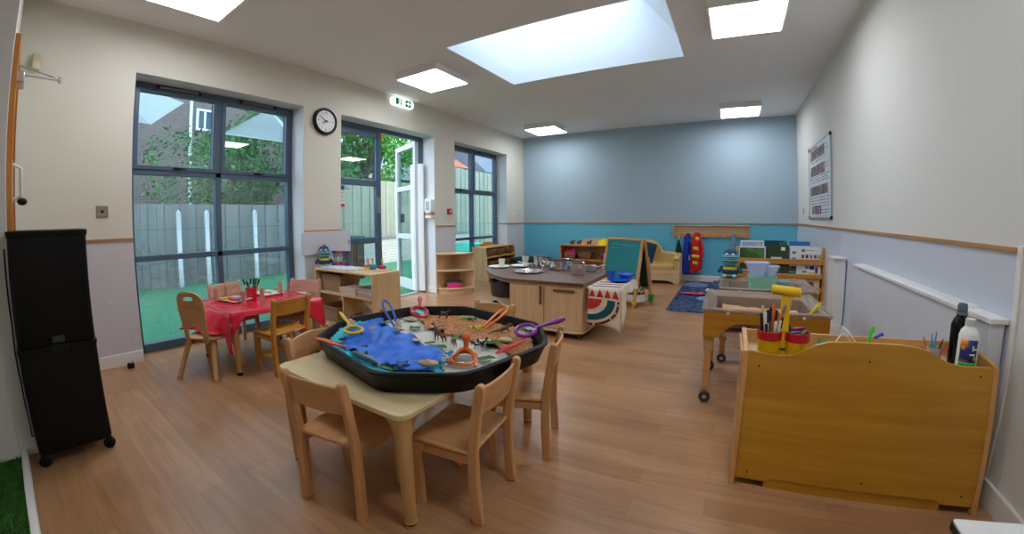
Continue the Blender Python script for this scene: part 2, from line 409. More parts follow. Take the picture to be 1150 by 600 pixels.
# plaster linings of the reveals
rv = MB()
for a, b_ in OP:
    rv.box(DG, XL - .001, a, a + .004, 0, OT); rv.box(DG, XL - .001, b_ - .004, b_, 0, OT); rv.box(DG, XL - .001, a, b_, OT - .004, OT)
struct(rv.build('trim_1', REVEAL, origin=False, smooth=0))
def rail(mb, x0, x1, y0, y1): mb.box(x0, x1, y0, y1, ZD - .006, ZD + .012)
lp = MB(); rl = MB(); bl = MB()
for a, b_ in ((YN, .69), (2.235, 2.70), (4.29, 4.75), (6.31, YB)):
    lp.box(XL, XL + .006, a, b_, .1, ZD - .006); rail(rl, XL, XL + .016, a, b_); bl.box(XL, XL + .016, a, b_, 0, .1)
rail(rl, DG + .02, XL, 6.31 - .012, 6.31 - .0); bl.box(DG + .03, XL + .01, 4.29 - .014, 4.29 - .004, 0, .1)
struct(lp.build('trim_2', LILAC, origin=False, smooth=0)); struct(rl.build('trim_3', W('rail_wood', 'y'), origin=False, smooth=0)); struct(bl.build('baseboard_left', GLOSS, origin=False, bevel=.004))
sc = MB()
for y_, z_ in ((.62, .9), (.6, .84), (.64, .18), (.655, .2), (.5, .5)): sc.ball((XL + .007, y_, z_), .006, (.6, 1, 1), 8, 5)
struct(sc.build('trim_4', WHITEP, origin=False))
# back wall
struct(MB().box(XL - .3, XR + .3, YB, YB + .1, 0, CH).build('wall_back', BACKUP, origin=False, smooth=0))
struct(MB().box(XL, XR, YB - .004, YB, .1, ZD - .006).build('trim_5', BACKLOW, origin=False, smooth=0))
r_ = MB(); rail(r_, XL, XR, YB - .016, YB); struct(r_.build('trim_6', W('rail_wood', 'x'), origin=False, smooth=0))
struct(MB().box(XL, XR, YB - .016, YB, 0, .1).build('baseboard_back', GLOSS, origin=False, bevel=.004))
# right wall
struct(MB().box(XR, XR + .1, -1.1, YB + .1, 0, CH).build('wall_right', WHITEWALL, origin=False, smooth=0))
struct(MB().box(XR - .006, XR, 1.745, YB, .1, ZD - .006).build('trim_7', PALEBLUE, origin=False, smooth=0))
r_ = MB(); rail(r_, XR - .016, XR, 1.74, YB); struct(r_.build('trim_8', W('rail_wood', 'y'), origin=False, smooth=0))
struct(MB().box(XR - .009, XR, 1.715, 1.744, .1, ZD + .02).build('trim_9', GLOSS, origin=False, bevel=.002))
struct(MB().box(XR - .016, XR, -1.0, YB, 0, .1).build('baseboard_right', GLOSS, origin=False, bevel=.004))
sc = MB()
for y_, z_ in ((1.85, .855), (2.22, .86), (2.4, .5)): sc.ball((XR - .008, y_, z_), .0055, (.6, 1, 1), 8, 5)
struct(sc.build('trim_10', WHITEP, origin=False))
# near wall with the recess beside the camera
nw = MB(); nw.box(XL - .3, -2.6, -1.1, YN, 0, CH); nw.box(-2.6, XR + .1, -1.1, -1.0, 0, CH)
struct(nw.build('wall_near', CREAM, origin=False, smooth=0))
struct(MB().box(-2.6, -2.588, -1.0, -.16, 0.0, CH).build('trim_13', GLOSS, origin=False)); struct(MB().box(-2.6, -2.585, -.16, YN + .012, 0.0, CH).build('trim_11', GLOSS, origin=False, bevel=.003))
struct(MB().box(-2.585, -.9, -.155, -.125, 0.0, .035).build('trim_12', GLOSS, origin=False, bevel=.004))
# wooden door in the near wall, seen edge on
d2 = sempty('door_2')
MB().box(-3.32, -2.72, YN + .001, YN + .02, 0.01, 1.96).build('door_leaf', W('oak_door', 'z'), d2, bevel=.002)
fr = MB(); fr.box(-3.37, -3.32, YN + .001, YN + .035, 0, 2.01); fr.box(-2.72, -2.67, YN + .001, YN + .035, 0, 2.01); fr.box(-3.32, -2.72, YN + .001, YN + .035, 1.96, 2.01); fr.build('door_frame', W('oak_door', 'z'), d2, bevel=.002)
hd = MB(); hd.box(-2.90, -2.86, YN + .02, YN + .035, 1.2, 1.42); hd.tube([(-2.88, YN + .035, 1.40), (-2.88, YN + .07, 1.38), (-2.88, YN + .07, 1.24), (-2.88, YN + .035, 1.22)], .009); hd.build('door_handle', WHITEP, d2)
MB().ball((-2.87, YN + .075, 1.21), .022, (1, 1.1, .9)).build('door_lock', BLACKP, d2)
cl = MB(); cl.box(-3.1, -2.93, YN + .02, YN + .065, 1.84, 1.90); cl.build('door_closer', STEEL, d2, bevel=.006)
ar = MB(); ar.box(-3.02, -3.0, YN + .06, YN + .24, 1.893, 1.9); ar.cyl((-3.01, YN + .24, 1.88), (-3.01, YN + .24, 1.915), .012); ar.tube([(-3.01, YN + .24, 1.905), (-2.96, YN + .06, 1.93), (-2.95, YN + .02, 1.94)], .0045, 8); ar.build('closer_arm', CHROME, d2)
# ---------------------------------------------------------------- windows
def frame_rect(mb, x0, x1, y0, y1, z0, z1, w, wb=None):
    wb = wb or w
    mb.box(x0, x1, y0, y0 + w, z0, z1); mb.box(x0, x1, y1 - w, y1, z0, z1); mb.box(x0, x1, y0 + w, y1 - w, z1 - w, z1); mb.box(x0, x1, y0 + w, y1 - w, z0, z0 + wb)
def pane(root, y0, y1, z0, z1, x): return MB().box(x - .006, x, y0, y1, z0, z1).build('window_pane', GLASS, root, smooth=0)
def window(name, y0, y1, zs=(0.79, 1.51)):
    r = sempty(name); z0, z1 = .0, OT - .004; ym = (y0 + y1) / 2; f = MB(); x0, x1 = DG - .07, DG
    frame_rect(f, x0, x1, y0 + .004, y1 - .004, z0, z1, .05, .075)
    f.box(x0, x1, ym - .026, ym + .026, z0 + .07, z1 - .05)
    for z in zs: f.box(x0, x1, y0 + .05, y1 - .05, z - .024, z + .024)
    f.build('window_frame', GREY, r, bevel=.004)
    for a, b_ in ((y0 + .052, ym - .026), (ym + .026, y1 - .052)):
        pane(r, a, b_, .073, zs[0] - .024, DG - .03); pane(r, a, b_, zs[0] + .024, zs[1] - .024, DG - .03)
        s_ = MB(); frame_rect(s_, DG - .05, DG + .012, a - .004, b_ + .004, zs[1] + .02, z1 - .046, .035); s_.build('sash', GREY, r, bevel=.003)
        pane(r, a + .03, b_ - .03, zs[1] + .05, z1 - .08, DG - .02)
        yc = (a + b_) / 2
        h = MB(); h.box(DG + .012, DG + .028, yc - .03, yc + .03, zs[1] + .026, zs[1] + .046); h.box(DG + .026, DG + .036, yc - .015, yc + .075, zs[1] + .03, zs[1] + .042); h.build('window_handle', BLACKP, r, bevel=.002)
        t_ = MB(); t_.box(DG, DG + .02, yc - .17, yc + .17, z1 - .034, z1 - .018); t_.build('trickle_vent', pm('vent_grey', (126, 128, 124), .5), r, bevel=.002)
        t2 = MB(); t2.box(DG, DG + .024, yc - .19, yc - .165, z1 - .038, z1 - .014); t2.box(DG, DG + .024, yc + .165, yc + .19, z1 - .038, z1 - .014); t2.build('vent_end_cap', BLACKP, r)
    return r
window('window_1', *OP[0]); window('window_2', *OP[2], zs=(.73, 1.51))
# double door: closed leaf, open leaf, finger guard
d1 = sempty('door_1'); f = MB(); y0, y1 = OP[1]
f.box(DG - .08, DG, y0 + .004, y0 + .05, 0, OT - .004); f.box(DG - .08, DG, y1 - .05, y1 - .004, 0, OT - .004); f.box(DG - .08, DG, y0 + .05, y1 - .05, OT - .06, OT - .004); f.build('door_frame', GREY, d1, bevel=.004)
MB().box(DG - .1, DG + .01, y0, y1, 0.0, .014).build('threshold', STEEL, d1)
def leaf(root, w, mfr, x=0.0):
    """door leaf in its own frame: y from 0 to w, face at x = 0"""
    f = MB(); s = .072; f.box(-.06, 0, 0, s, .015, 2.2); f.box(-.06, 0, w - s, w, .015, 2.2)
    for a, b_ in ((.015, .16), (.775, .85), (1.5, 1.575), (2.125, 2.2)): f.box(-.06, 0, s, w - s, a, b_)
    o = f.build('leaf_frame', mfr, root, bevel=.004)
    for a, b_ in ((.16, .775), (.85, 1.5), (1.575, 2.125)): MB().box(-.033, -.027, s, w - s, a, b_).build('door_pane', GLASS, root, smooth=0)
    return o
l1 = sempty('door_3', (DG, 2.752, 0)); leaf(l1, .735, GREY)
k = MB(); k.box(0, .012, .665, .715, 1.16, 1.36); k.build('lock_plate', pm('dull_steel', (150, 152, 150), .4, metal=.6), l1, bevel=.002)
k = MB(); k.box(0, .03, .715, .74, 2.10, 2.19); k.build('door_wedge', W('orange_beech', 'z'), l1, bevel=.003)
l2 = sempty('door_4', (DG - .03, 4.225, 0), 0); l2.rotation_euler = (0, 0, math.radians(69)); leaf(l2, .73, pm('pale_grey_white_frame', (206, 212, 218), .35, var=.01))
k = MB(); k.box(-.01, .05, .63, .70, 1.02, 1.16); k.build('door_handle', BLACKP, l2, bevel=.008)
# concertina finger guard
g = MB()
pts = [(DG + .03, 4.262), (DG + .06, 4.225), (DG - .0, 4.20), (DG - .045, 4.225), (DG - .10, 4.185), (DG - .15, 4.21), (DG - .2, 4.235)]
for i in range(len(pts) - 1):
    a, b_ = V((*pts[i], 0)), V((*pts[i + 1], 0)); d = (b_ - a).normalized(); nrm = V((-d.y, d.x, 0)) * .006
    g.hexa([a + nrm + V((0, 0, .03)), b_ + nrm + V((0, 0, .03)), b_ - nrm + V((0, 0, .03)), a - nrm + V((0, 0, .03)), a + nrm + V((0, 0, 1.87)), b_ + nrm + V((0, 0, 1.87)), b_ - nrm + V((0, 0, 1.87)), a - nrm + V((0, 0, 1.87))])
g.build('finger_guard', WHITEP, d1, bevel=.002)
# notices on the closed leaf
n = thing('notice', 'white paper notice with blue top and red bottom on closed glass door', 'notice', (DG - .022, 2.86, 1.36))
MB().box(0, .0012, -.075, .075, -.13, .13).build('sheet', pm('paper', (226, 228, 226), .6, var=.01), n, smooth=0)
MB().box(.0012, .002, -.07, .07, .075, .125).build('blue_band', pm('notice_blue', (40, 84, 160), .6), n, smooth=0)
MB().box(.0012, .002, -.07, .07, -.125, -.09).build('red_band', pm('notice_red', (206, 40, 50), .6), n, smooth=0)
q = MB()
for i in range(9): q.box(.0012, .002, -.065, .03 + .03 * math.sin(i * 2.1), .05 - i * .015, .055 - i * .015)
q.build('printed_lines', pm('print_grey', (120, 130, 150), .6), n, smooth=0)
n = MB(); n.prism([(-.03, -.01), (-.01, -.03), (.03, -.02), (.02, .0), (.035, .03), (.0, .04), (.01, .015), (-.02, .012)], 'x', 0, .0015, rot_to((DG - .022, 3.33, 1.63), 0)); tag(n.build('sticker', WHITEP), 'small white sticker on upper glass of closed door', 'sticker')
# boxed in pipe column on right wall and radiator cover
t = thing('boxed_pipe', 'white boxed-in pipe casing beside the book display', 'casing', (0, 0, 0))
MB().box(.965, XR - .017, 4.10, 4.32, .1, .70).build('casing', GLOSS, t, bevel=.004)
MB().box(.95, XR - .017, 4.09, 4.33, 0, .1).build('plinth', GLOSS, t, bevel=.004)
MB().box(.955, XR - .017, 4.08, 4.34, .70, .715).build('top_board', GLOSS, t, bevel=.003)
t = thing('radiator_cover', 'long low white radiator cover along the right wall', 'radiator cover', (0, 0, 0))
RC = pm('radiator_cover_white', (214, 218, 226), .4, var=.015)
MB().box(1.013, XR - .017, 1.76, 3.62, .02, .69).build('front_panel', RC, t, bevel=.003)
MB().box(1.004, XR - .007, 1.75, 3.64, .69, .712).build('top_board', GLOSS, t, bevel=.004)
gr = MB(); gr.box(1.035, 1.05, 1.95, 3.6, .712, .718); gr.box(1.06, 1.072, 1.95, 3.6, .712, .72); gr.build('top_ridge', GLOSS, t)
MB().ball((1.011, 2.55, .52), .006, (.6, 1, 1), 8, 5).build('screw_cap', WHITEP, t)
# ---------------------------------------------------------------- ceiling lights and skylight
LH = pm('light_housing', (238, 238, 238), .4, var=.01); LAMP = 12.5
DIFF = emis('light_diffuser', (250, 251, 255), LAMP)
def ceiling_light(x, y, label):
    t = thing('ceiling_light', label, 'light', (x, y, CH - .08), 0, 'square ceiling lights')
    h = MB(); h.box(-.285, .285, -.285, .285, .001, .08); h.build('housing', LH, t, bevel=.004)
    MB().box(-.268, .268, -.268, .268, -.004, .002).build('diffuser', DIFF, t, smooth=0)
    return t
LP = [(-2.86, 3.24, 'square ceiling light nearest the clock and exit sign'), (-2.90, 6.23, 'square ceiling light in the far corner by the blue wall, with a green pilot dot'), (.215, 6.23, 'square ceiling light above the coat rail end of blue wall'), (.215, 3.24, 'square ceiling light to the right of the skylight'), (-2.88, .83, 'square ceiling light above the red table, cut by the photo edge')]
for x, y, l in LP: t = ceiling_light(x, y, l)
ceiling_light(.215, .83, 'square ceiling light above the golden wooden unit')
t2 = [o for o in COL.objects if o.name.startswith('ceiling_light') and abs(o.location.y - 6.23) < .01 and o.location.x < -1][0]
MB().ball((.287, .2, .04), .009).build('pilot_lamp', emis('pilot_green', (60, 255, 180), 2), t2)
# ---------------------------------------------------------------- outside
def turf(name, c1, c2, sc):
    m, nt, b = newmat(name); L = nt.links; tc = nt.nodes.new('ShaderNodeTexCoord'); n = nt.nodes.new('ShaderNodeTexNoise'); n.inputs['Scale'].default_value = sc; n.inputs['Detail'].default_value = 6
    L.new(tc.outputs['Object'], n.inputs['Vector']); r = nt.nodes.new('ShaderNodeValToRGB'); r.color_ramp.elements[0].position = .35; r.color_ramp.elements[1].position = .65
    r.color_ramp.elements[0].color = lin(c1); r.color_ramp.elements[1].color = lin(c2); L.new(n.outputs['Fac'], r.inputs[0]); L.new(r.outputs[0], b.inputs['Base Color']); b.inputs['Roughness'].default_value = .9
    bp = nt.nodes.new('ShaderNodeBump'); bp.inputs['Strength'].default_value = .5; bp.inputs['Distance'].default_value = .01; L.new(n.outputs['Fac'], bp.inputs['Height']); L.new(bp.outputs[0], b.inputs['Normal']); return m
gr = MB().box(-16, -4.06, -6, 22, -.2, -.06).build('ground_turf', turf('outdoor_turf', (30, 96, 68), (56, 126, 90), 40), origin=False, smooth=0); struct(gr)
def bricks(name, c1, c2, mo, w=.21, h=.07, axis='yz'):
    m, nt, b = newmat(name); L = nt.links; tc = nt.nodes.new('ShaderNodeTexCoord'); sp = nt.nodes.new('ShaderNodeSeparateXYZ'); cb = nt.nodes.new('ShaderNodeCombineXYZ'); L.new(tc.outputs['Object'], sp.inputs[0])
    ad = nt.nodes.new('ShaderNodeMath'); ad.operation = 'ADD'; L.new(sp.outputs['X'], ad.inputs[0]); L.new(sp.outputs['Y'], ad.inputs[1]); L.new(ad.outputs[0], cb.inputs[0]); L.new(sp.outputs['Z'], cb.inputs[1])
    br = nt.nodes.new('ShaderNodeTexBrick'); br.inputs['Scale'].default_value = 1; br.inputs['Brick Width'].default_value = w; br.inputs['Row Height'].default_value = h; br.inputs['Mortar Size'].default_value = .008
    br.inputs['Color1'].default_value = lin(c1); br.inputs['Color2'].default_value = lin(c2); br.inputs['Mortar'].default_value = lin(mo); L.new(cb.outputs[0], br.inputs['Vector']); L.new(br.outputs['Color'], b.inputs['Base Color']); b.inputs['Roughness'].default_value = .9; return m
def boards(name, c1, c2, w=.14):
    m, nt, b = newmat(name); L = nt.links; tc = nt.nodes.new('ShaderNodeTexCoord'); sp = nt.nodes.new('ShaderNodeSeparateXYZ'); L.new(tc.outputs['Object'], sp.inputs[0])
    ad = nt.nodes.new('ShaderNodeMath'); ad.operation = 'ADD'; L.new(sp.outputs['X'], ad.inputs[0]); L.new(sp.outputs['Y'], ad.inputs[1])
    dv = nt.nodes.new('ShaderNodeMath'); dv.operation = 'DIVIDE'; dv.inputs[1].default_value = w; L.new(ad.outputs[0], dv.inputs[0]); fl = nt.nodes.new('ShaderNodeMath'); fl.operation = 'FLOOR'; L.new(dv.outputs[0], fl.inputs[0])
    wn = nt.nodes.new('ShaderNodeTexWhiteNoise'); wn.noise_dimensions = '1D'; L.new(fl.outputs[0], wn.inputs['W'])
    n = nt.nodes.new('ShaderNodeTexNoise'); n.inputs['Scale'].default_value = 3; L.new(tc.outputs['Object'], n.inputs['Vector'])
    mm = nt.nodes.new('ShaderNodeMath'); mm.operation = 'ADD'; L.new(wn.outputs['Value'], mm.inputs[0]); L.new(n.outputs['Fac'], mm.inputs[1]); hf = nt.nodes.new('ShaderNodeMath'); hf.operation = 'MULTIPLY'; hf.inputs[1].default_value = .5; L.new(mm.outputs[0], hf.inputs[0])
    r = nt.nodes.new('ShaderNodeValToRGB'); r.color_ramp.elements[0].color = lin(c1); r.color_ramp.elements[1].color = lin(c2); L.new(hf.outputs[0], r.inputs[0]); L.new(r.outputs[0], b.inputs['Base Color']); b.inputs['Roughness'].default_value = .85; return m
FB = boards('fence_boards', (120, 126, 108), (170, 172, 150)); FD = boards('fence_boards_grey', (104, 108, 108), (140, 142, 140))
def fence(x, y0, y1, z1, m, label):
    t = thing('fence', label, 'fence', (x, (y0 + y1) / 2, -.06)); b = MB(); L_ = y1 - y0; n = int(L_ / .14)
    for i in range(n): b.box(-.01 if i % 2 else .008, .012 if i % 2 else .03, -L_ / 2 + i * .14, -L_ / 2 + i * .14 + .132, 0, z1 + .06)
    b.build('board_panel', m, t, smooth=0)
    b = MB(); b.box(-.05, -.012, -L_ / 2, L_ / 2, .3, .38); b.box(-.05, -.012, -L_ / 2, L_ / 2, z1 - .3, z1 - .22); b.build('rail', m, t); return t
fence(-8.3, 5.2, 9.6, 2.12, FB, 'tall fence of pale vertical boards seen through the open door')
fence(-8.3, 9.7, 17.5, 2.78, FB, 'taller pale board fence seen through the far window')
fence(-8.3, -5.5, 5.15, 1.42, FD, 'low grey board fence seen through the first window')
t = thing('brick_planter', 'low pale brick garden wall beyond the open door', 'garden wall', (-8.0, 8.2, -.06))
MB().box(-.15, .15, -3.2, 2.5, 0, .62).build('wall_body', bricks('pale_brick', (206, 196, 182), (190, 180, 168), (170, 165, 158)), t, smooth=0)
MB().box(-.17, .17, -3.22, 2.52, .62, .68).build('brick_coping', pm('dark_coping', (120, 112, 112), .8), t)
for i, yy in enumerate((1.1, 2.25, 2.75, 3.7, 4.45)):
    p = MB(); p.box(-.03, .03, -.035, .035, 0, 1.32); p.prism([(-.035, 1.32), (.035, 1.32), (0, 1.37)], 'x', -.03, .03)
    o = p.build('fence_post', pm('post_paint', (186, 192, 194), .7), origin=False)
    o.location = (-8.1, yy, -.06); tag(o, 'white painted post standing before the low grey fence, ' + ['leftmost of the five', 'second from left', 'middle of the five', 'second from right', 'rightmost of the five'][i], 'post', 'white posts along the low fence')
def house(name, label, x0, x1, y0, y1, h, rh, mb_, mr, wins):
    t = thing(name, label, 'house', ((x0 + x1) / 2, (y0 + y1) / 2, -.06)); w, l = (x1 - x0) / 2, (y1 - y0) / 2
    MB().box(-w, w, -l, l, 0, h).build('walls', mb_, t, smooth=0)
    MB().prism([(-w - .3, h), (w + .3, h), (0, h + rh)], 'y', -l - .2, l + .2).build('roof', mr, t, smooth=0)
    for (yy, zz, ww, hh) in wins:
        f_ = MB(); frame_rect(f_, w, w + .06, yy - ww / 2, yy + ww / 2, zz, zz + hh, .07); f_.box(w, w + .05, yy - .03, yy + .03, zz, zz + hh); fo = f_.build('window_frame', WHITEP, t)
        MB().box(w + .005, w + .02, yy - ww / 2 + .05, yy + ww / 2 - .05, zz + .05, zz + hh - .05).build('window_pane', pm('house_glass', (60, 84, 104), .1, var=.1), fo, smooth=0)
    return t
h1 = house('brick_house', 'dark brick house with white window behind the trees', -20, -14, -4, 9.0, 6.5, 2.5, bricks('dark_brick', (126, 108, 104), (104, 90, 90), (140, 134, 130)), pm('slate', (110, 116, 128), .7, var=.2, nscale=8), [(2.17, 4.05, .55, .7), (-3.6, 4.0, 1.0, 1.2), (4.6, 4.0, .9, 1.2)])
MB().cyl((3.04, 1.73, .1), (3.04, 1.73, 6.4), .05, n=8).build('downpipe', WHITEP, h1)
h2 = house('brick_house', 'house with grey slate roof behind the tall fence', -16, -11.8, 9.7, 14.4, 2.6, 1.7, bricks('mid_brick', (160, 110, 92), (140, 96, 84), (170, 160, 150)), MATS['slate'], [(-1.0, .9, .9, 1.2)])
h3 = MB().box(2.4, 2.5, -2.8, 2.8, 2.55, 2.68).build('gutter', BLACKP, h2)
house('brick_house', 'slate roofed house beyond the fence at right of the far window', -17, -12.5, 18.5, 25, 3.7, 2.2, bricks('mid_brick2', (160, 110, 92), (140, 96, 84), (170, 160, 150)), MATS['slate'], [(0, 1.2, 1.0, 1.2)])
h3 = house('brick_house', 'orange brick house gable beyond the far window', -18, -13.4, 16.6, 17.9, 3.9, 1.6, bricks('orange_brick', (206, 120, 84), (190, 108, 76), (190, 170, 150)), pm('tile_orange', (196, 110, 80), .8, var=.2, nscale=8), [(0, 2.6, 1.0, 1.3)])
struct(MB().box(-40, -16, -20, 45, -.3, -.1).build('ground', pm('far_ground', (120, 130, 100), .9), origin=False, smooth=0))
LEAFM = [pm('leaf_bright', (84, 160, 56), .6, var=.35, nscale=2.5), pm('leaf_mid', (52, 112, 52), .6, var=.35, nscale=2.5)]
def tree(label, x, y, h, r, m, n, trunk_h, blobs, leaf=.12, shape='tree'):
    t = thing(shape, label, 'tree', (x, y, -.06), 0, 'trees beyond the fence'); rnd = random.Random(int(abs(x * 31 + y * 17)))
    b = MB(); b.tube([(0, 0, 0), (.05, .03, trunk_h * .5), (-.03, .02, trunk_h), (.1, 0, h * .7)], [.13, .11, .09, .04], 8)
    for a in range(6):
        an = a * 1.05; b.tube([(0, 0, trunk_h * .8), (math.cos(an) * r * .3, math.sin(an) * r * .3, trunk_h + (h - trunk_h) * .3), (math.cos(an) * r * .7, math.sin(an) * r * .7, trunk_h + (h - trunk_h) * .55)], [.06, .035, .015], 6)
    b.build('trunk', pm('bark', (104, 90, 74), .9, var=.2), t)
    c = MB(); cs = [(rnd.uniform(-.75, .75) * r, rnd.uniform(-.75, .75) * r, trunk_h + rnd.uniform(.1, .9) * (h - trunk_h), rnd.uniform(.35, .6) * r) for _ in range(blobs)]
    for i in range(n):
        bx, by, bz, br = cs[i % blobs]; d = V((rnd.gauss(0, 1), rnd.gauss(0, 1), rnd.gauss(0, 1))).normalized() * br * rnd.uniform(.72, 1.05); p = V((bx, by, bz)) + d
        a = V((rnd.gauss(0, 1), rnd.gauss(0, 1), rnd.gauss(0, 1))).normalized(); bb = a.cross(V((rnd.gauss(0, 1), rnd.gauss(0, 1), rnd.gauss(0, 1)))).normalized(); L_ = leaf * rnd.uniform(.7, 1.3)
        c._f([c.bm.verts.new(p - a * L_), c.bm.verts.new(p + bb * L_ * .45), c.bm.verts.new(p + a * L_), c.bm.verts.new(p - bb * L_ * .45)])
    c.build('foliage', m, t, smooth=0); return t
tree('bright green leafy tree above the tall fence outside the open door', -9.9, 8.2, 5.6, 1.9, LEAFM[0], 18000, 2.7, 16, .065)
tree('green garden tree behind the low fence, seen through the first window', -10.4, 4.5, 4.1, 1.9, LEAFM[1], 14000, 1.2, 14, .06)
tree('bushy green tree in front of the dark brick house', -11.9, .6, 3.0, 1.5, LEAFM[1], 5000, 1.0, 10, .06)
# turquoise plastic play shelter and crates outside the far window
t = thing('play_shelter', 'turquoise plastic play shelter outside the far window', 'play shelter', (-7.0, 9.5, -.06)); q = MB(); q.prism([(-.5, 0), (.5, 0), (.5, .2), (.32, .40), (-.32, .40), (-.5, .2)], 'x', -.3, .3); q.build('shell', pm('turquoise_plastic', (36, 170, 150), .5), t, bevel=.03)
MB().box(.3, .31, -.2, .2, 0, .35).build('opening', pm('teal_dark', (20, 90, 84), .5), t)
pm('dark_wood', (70, 50, 40), .7)
t = thing('play_kitchen', 'dark wooden outdoor play cupboard beyond the closed door glass', 'cupboard', (-6.4, 4.78, -.06), 0); MB().box(-.2, .2, -.2, .2, 0, .76).build('carcass', MATS['dark_wood'], t, bevel=.01); MB().box(-.22, .22, -.22, .22, .76, .82).build('worktop', MATS['teal_dark'], t)
for sy in (-.1, .1): MB().box(.2, .215, sy - .09, sy + .09, .05, .66).build('door', pm('dark_wood2', (96, 68, 54), .7), t)
SAIL = pm('sail_cloth', (186, 194, 200), .9, var=.03)
for lab, P_ in (('pale grey shade sail seen through upper left pane of first window', [(-6.1, .6, 2.95), (-6.5, 1.86, 2.80), (-6.3, 1.38, 2.385), (-6.2, .7, 2.40)]), ('pale grey shade sail seen through upper right pane of first window', [(-6.3, 2.37, 2.378), (-6.1, 2.998, 2.827), (-6.4, 3.6, 2.62), (-6.4, 3.7, 2.39)])):
    sb = MB(); a_ = [V(p) for p in P_]; sb.hexa(a_ + [p + V((.012, 0, .004)) for p in a_]); tag(sb.build('shade_sail', SAIL, smooth=0), lab, 'shade sail')
# sky
wd = bpy.data.worlds.new('sky'); bpy.context.scene.world = wd; wd.use_nodes = True; nt = wd.node_tree; bg = nt.nodes['Background']
tc = nt.nodes.new('ShaderNodeTexCoord'); no = nt.nodes.new('ShaderNodeTexNoise'); no.inputs['Scale'].default_value = 2.2; no.inputs['Detail'].default_value = 5
rp = nt.nodes.new('ShaderNodeValToRGB'); rp.color_ramp.elements[0].position = .35; rp.color_ramp.elements[1].position = .65; rp.color_ramp.elements[0].color = (.62, .78, 1.0, 1); rp.color_ramp.elements[1].color = (.90, .95, 1.0, 1)
nt.links.new(tc.outputs['Generated'], no.inputs['Vector']); nt.links.new(no.outputs['Fac'], rp.inputs[0]); nt.links.new(rp.outputs[0], bg.inputs[0]); bg.inputs[1].default_value = 3.7
sc_ = bpy.context.scene; sc_.view_settings.view_transform = 'Standard'; sc_.view_settings.look = 'None'; sc_.view_settings.gamma = 1; sc_.view_settings.exposure = 0.42; sc_.view_settings.use_curve_mapping = False
sc_.cycles.use_denoising = True; sc_.cycles.max_bounces = 8; sc_.cycles.transparent_max_bounces = 16; sc_.cycles.sample_clamp_indirect = 6.0; sc_.cycles.caustics_reflective = False; sc_.cycles.caustics_refractive = False
# ---------------------------------------------------------------- chairs
def make_chair(label, kind, group=None, bars=False, name='child_chair'):
    t = thing(name, label, 'chair', (0, 0, 0), 0, group); w = W(kind, 'z'); wx = W(kind, 'x'); wy = W(kind, 'y')
    for s in (-1, 1):
        pr = [(-.034, 0), (.004, 0), (.014, .16), (.012, .30), (-.006, .44), (-.022, .535), (-.030, .549), (-.044, .552), (-.055, .544), (-.057, .53), (-.036, .42), (-.022, .29), (-.023, .16)]
        MB().prism(pr, 'x', s * .142 - .0135, s * .142 + .0135).build('leg', w, t, bevel=.005)
        fl = [(.218, 0), (.252, 0), (.262, .2), (.262, .262), (.254, .276), (.235, .281), (.20, .28), (.19, .262), (.206, .25), (.222, .22)]
        MB().prism(fl, 'x', s * .137 - .0135, s * .137 + .0135).build('leg', w, t, bevel=.004)
        MB().box(s * .137 - .011, s * .137 + .011, .0, .215, .243, .278).build('side_rail', wy, t, bevel=.003)
        if bars: MB().box(s * .137 - .009, s * .137 + .009, .0, .235, .10, .13).build('stretcher', wy, t, bevel=.003)
    MB().box(-.125, .125, .222, .24, .235 if not bars else .10, .272 if not bars else .13).build('front_rail', wx, t, bevel=.003)
    st = MB()
    def sf(u, v):
        x = (u - .5) * .305; y = -.004 + v * .28; k = .006 * (1 - (2 * u - 1) ** 2); dr = 0 if v < .85 else (v - .85) ** 2 * .6
        return V((x, y, .297 - k * math.sin(PI * min(1, v * 1.1)) - dr))
    top = [[sf(i / 10, j / 10) for j in range(11)] for i in range(11)]
    A = [[st.bm.verts.new(q) for q in r] for r in top]; B = [[st.bm.verts.new(q - V((0, 0, .014))) for q in r] for r in top]
    for i in range(10):
        for j in range(10): st._f([A[i][j], A[i + 1][j], A[i + 1][j + 1], A[i][j + 1]]); st._f([B[i][j], B[i][j + 1], B[i + 1][j + 1], B[i + 1][j]])
    for i in range(10):
        st._f([A[i][0], B[i][0], B[i + 1][0], A[i + 1][0]]); st._f([A[i][10], A[i + 1][10], B[i + 1][10], B[i][10]])
        st._f([A[0][i], A[0][i + 1], B[0][i + 1], B[0][i]]); st._f([A[10][i], B[10][i], B[10][i + 1], A[10][i + 1]])
    st.build('seat', wy, t, bevel=.004)
    bk = MB(); n = 14; rows = []
    for i in range(n + 1):
        u = i / n * 2 - 1; x = u * .14; yb = -.022 - .026 * (1 - u * u); zt = .528 + .012 * (1 - u * u); zb = .425 + .004 * (1 - u * u)
        rows.append([bk.bm.verts.new(q) for q in ((x, yb + .014, zb), (x, yb - .004, zt), (x, yb - .016, zt), (x, yb + .002, zb))])
    for a, b_ in zip(rows, rows[1:]):
        for k in range(4): bk._f([a[k], a[(k + 1) % 4], b_[(k + 1) % 4], b_[k]])
    bk._f(rows[0]); bk._f(rows[-1][::-1]); bk.build('backrest', wx, t, bevel=.004)
    return t
G1 = 'beech chairs around the play tray table'
ch = make_chair('beech child chair nearest the camera on left, back towards us, at laminate table', 'beech')
def put(o, rl, rr, lab=None, group=None):
    """place chair so its rear feet fall on rl (left) and rr (right) as seen from behind"""
    d = V((rr[0] - rl[0], rr[1] - rl[1])); rz = math.atan2(d.y, d.x); c = ((rl[0] + rr[0]) / 2, (rl[1] + rr[1]) / 2, 0)
    if lab is None: o.location = c; o.rotation_euler = (0, 0, rz); return o
    return copy_tree(o, c, rz, lab, group)
put(ch, (-1.36, .728), (-1.075, .775))
ch['group'] = G1
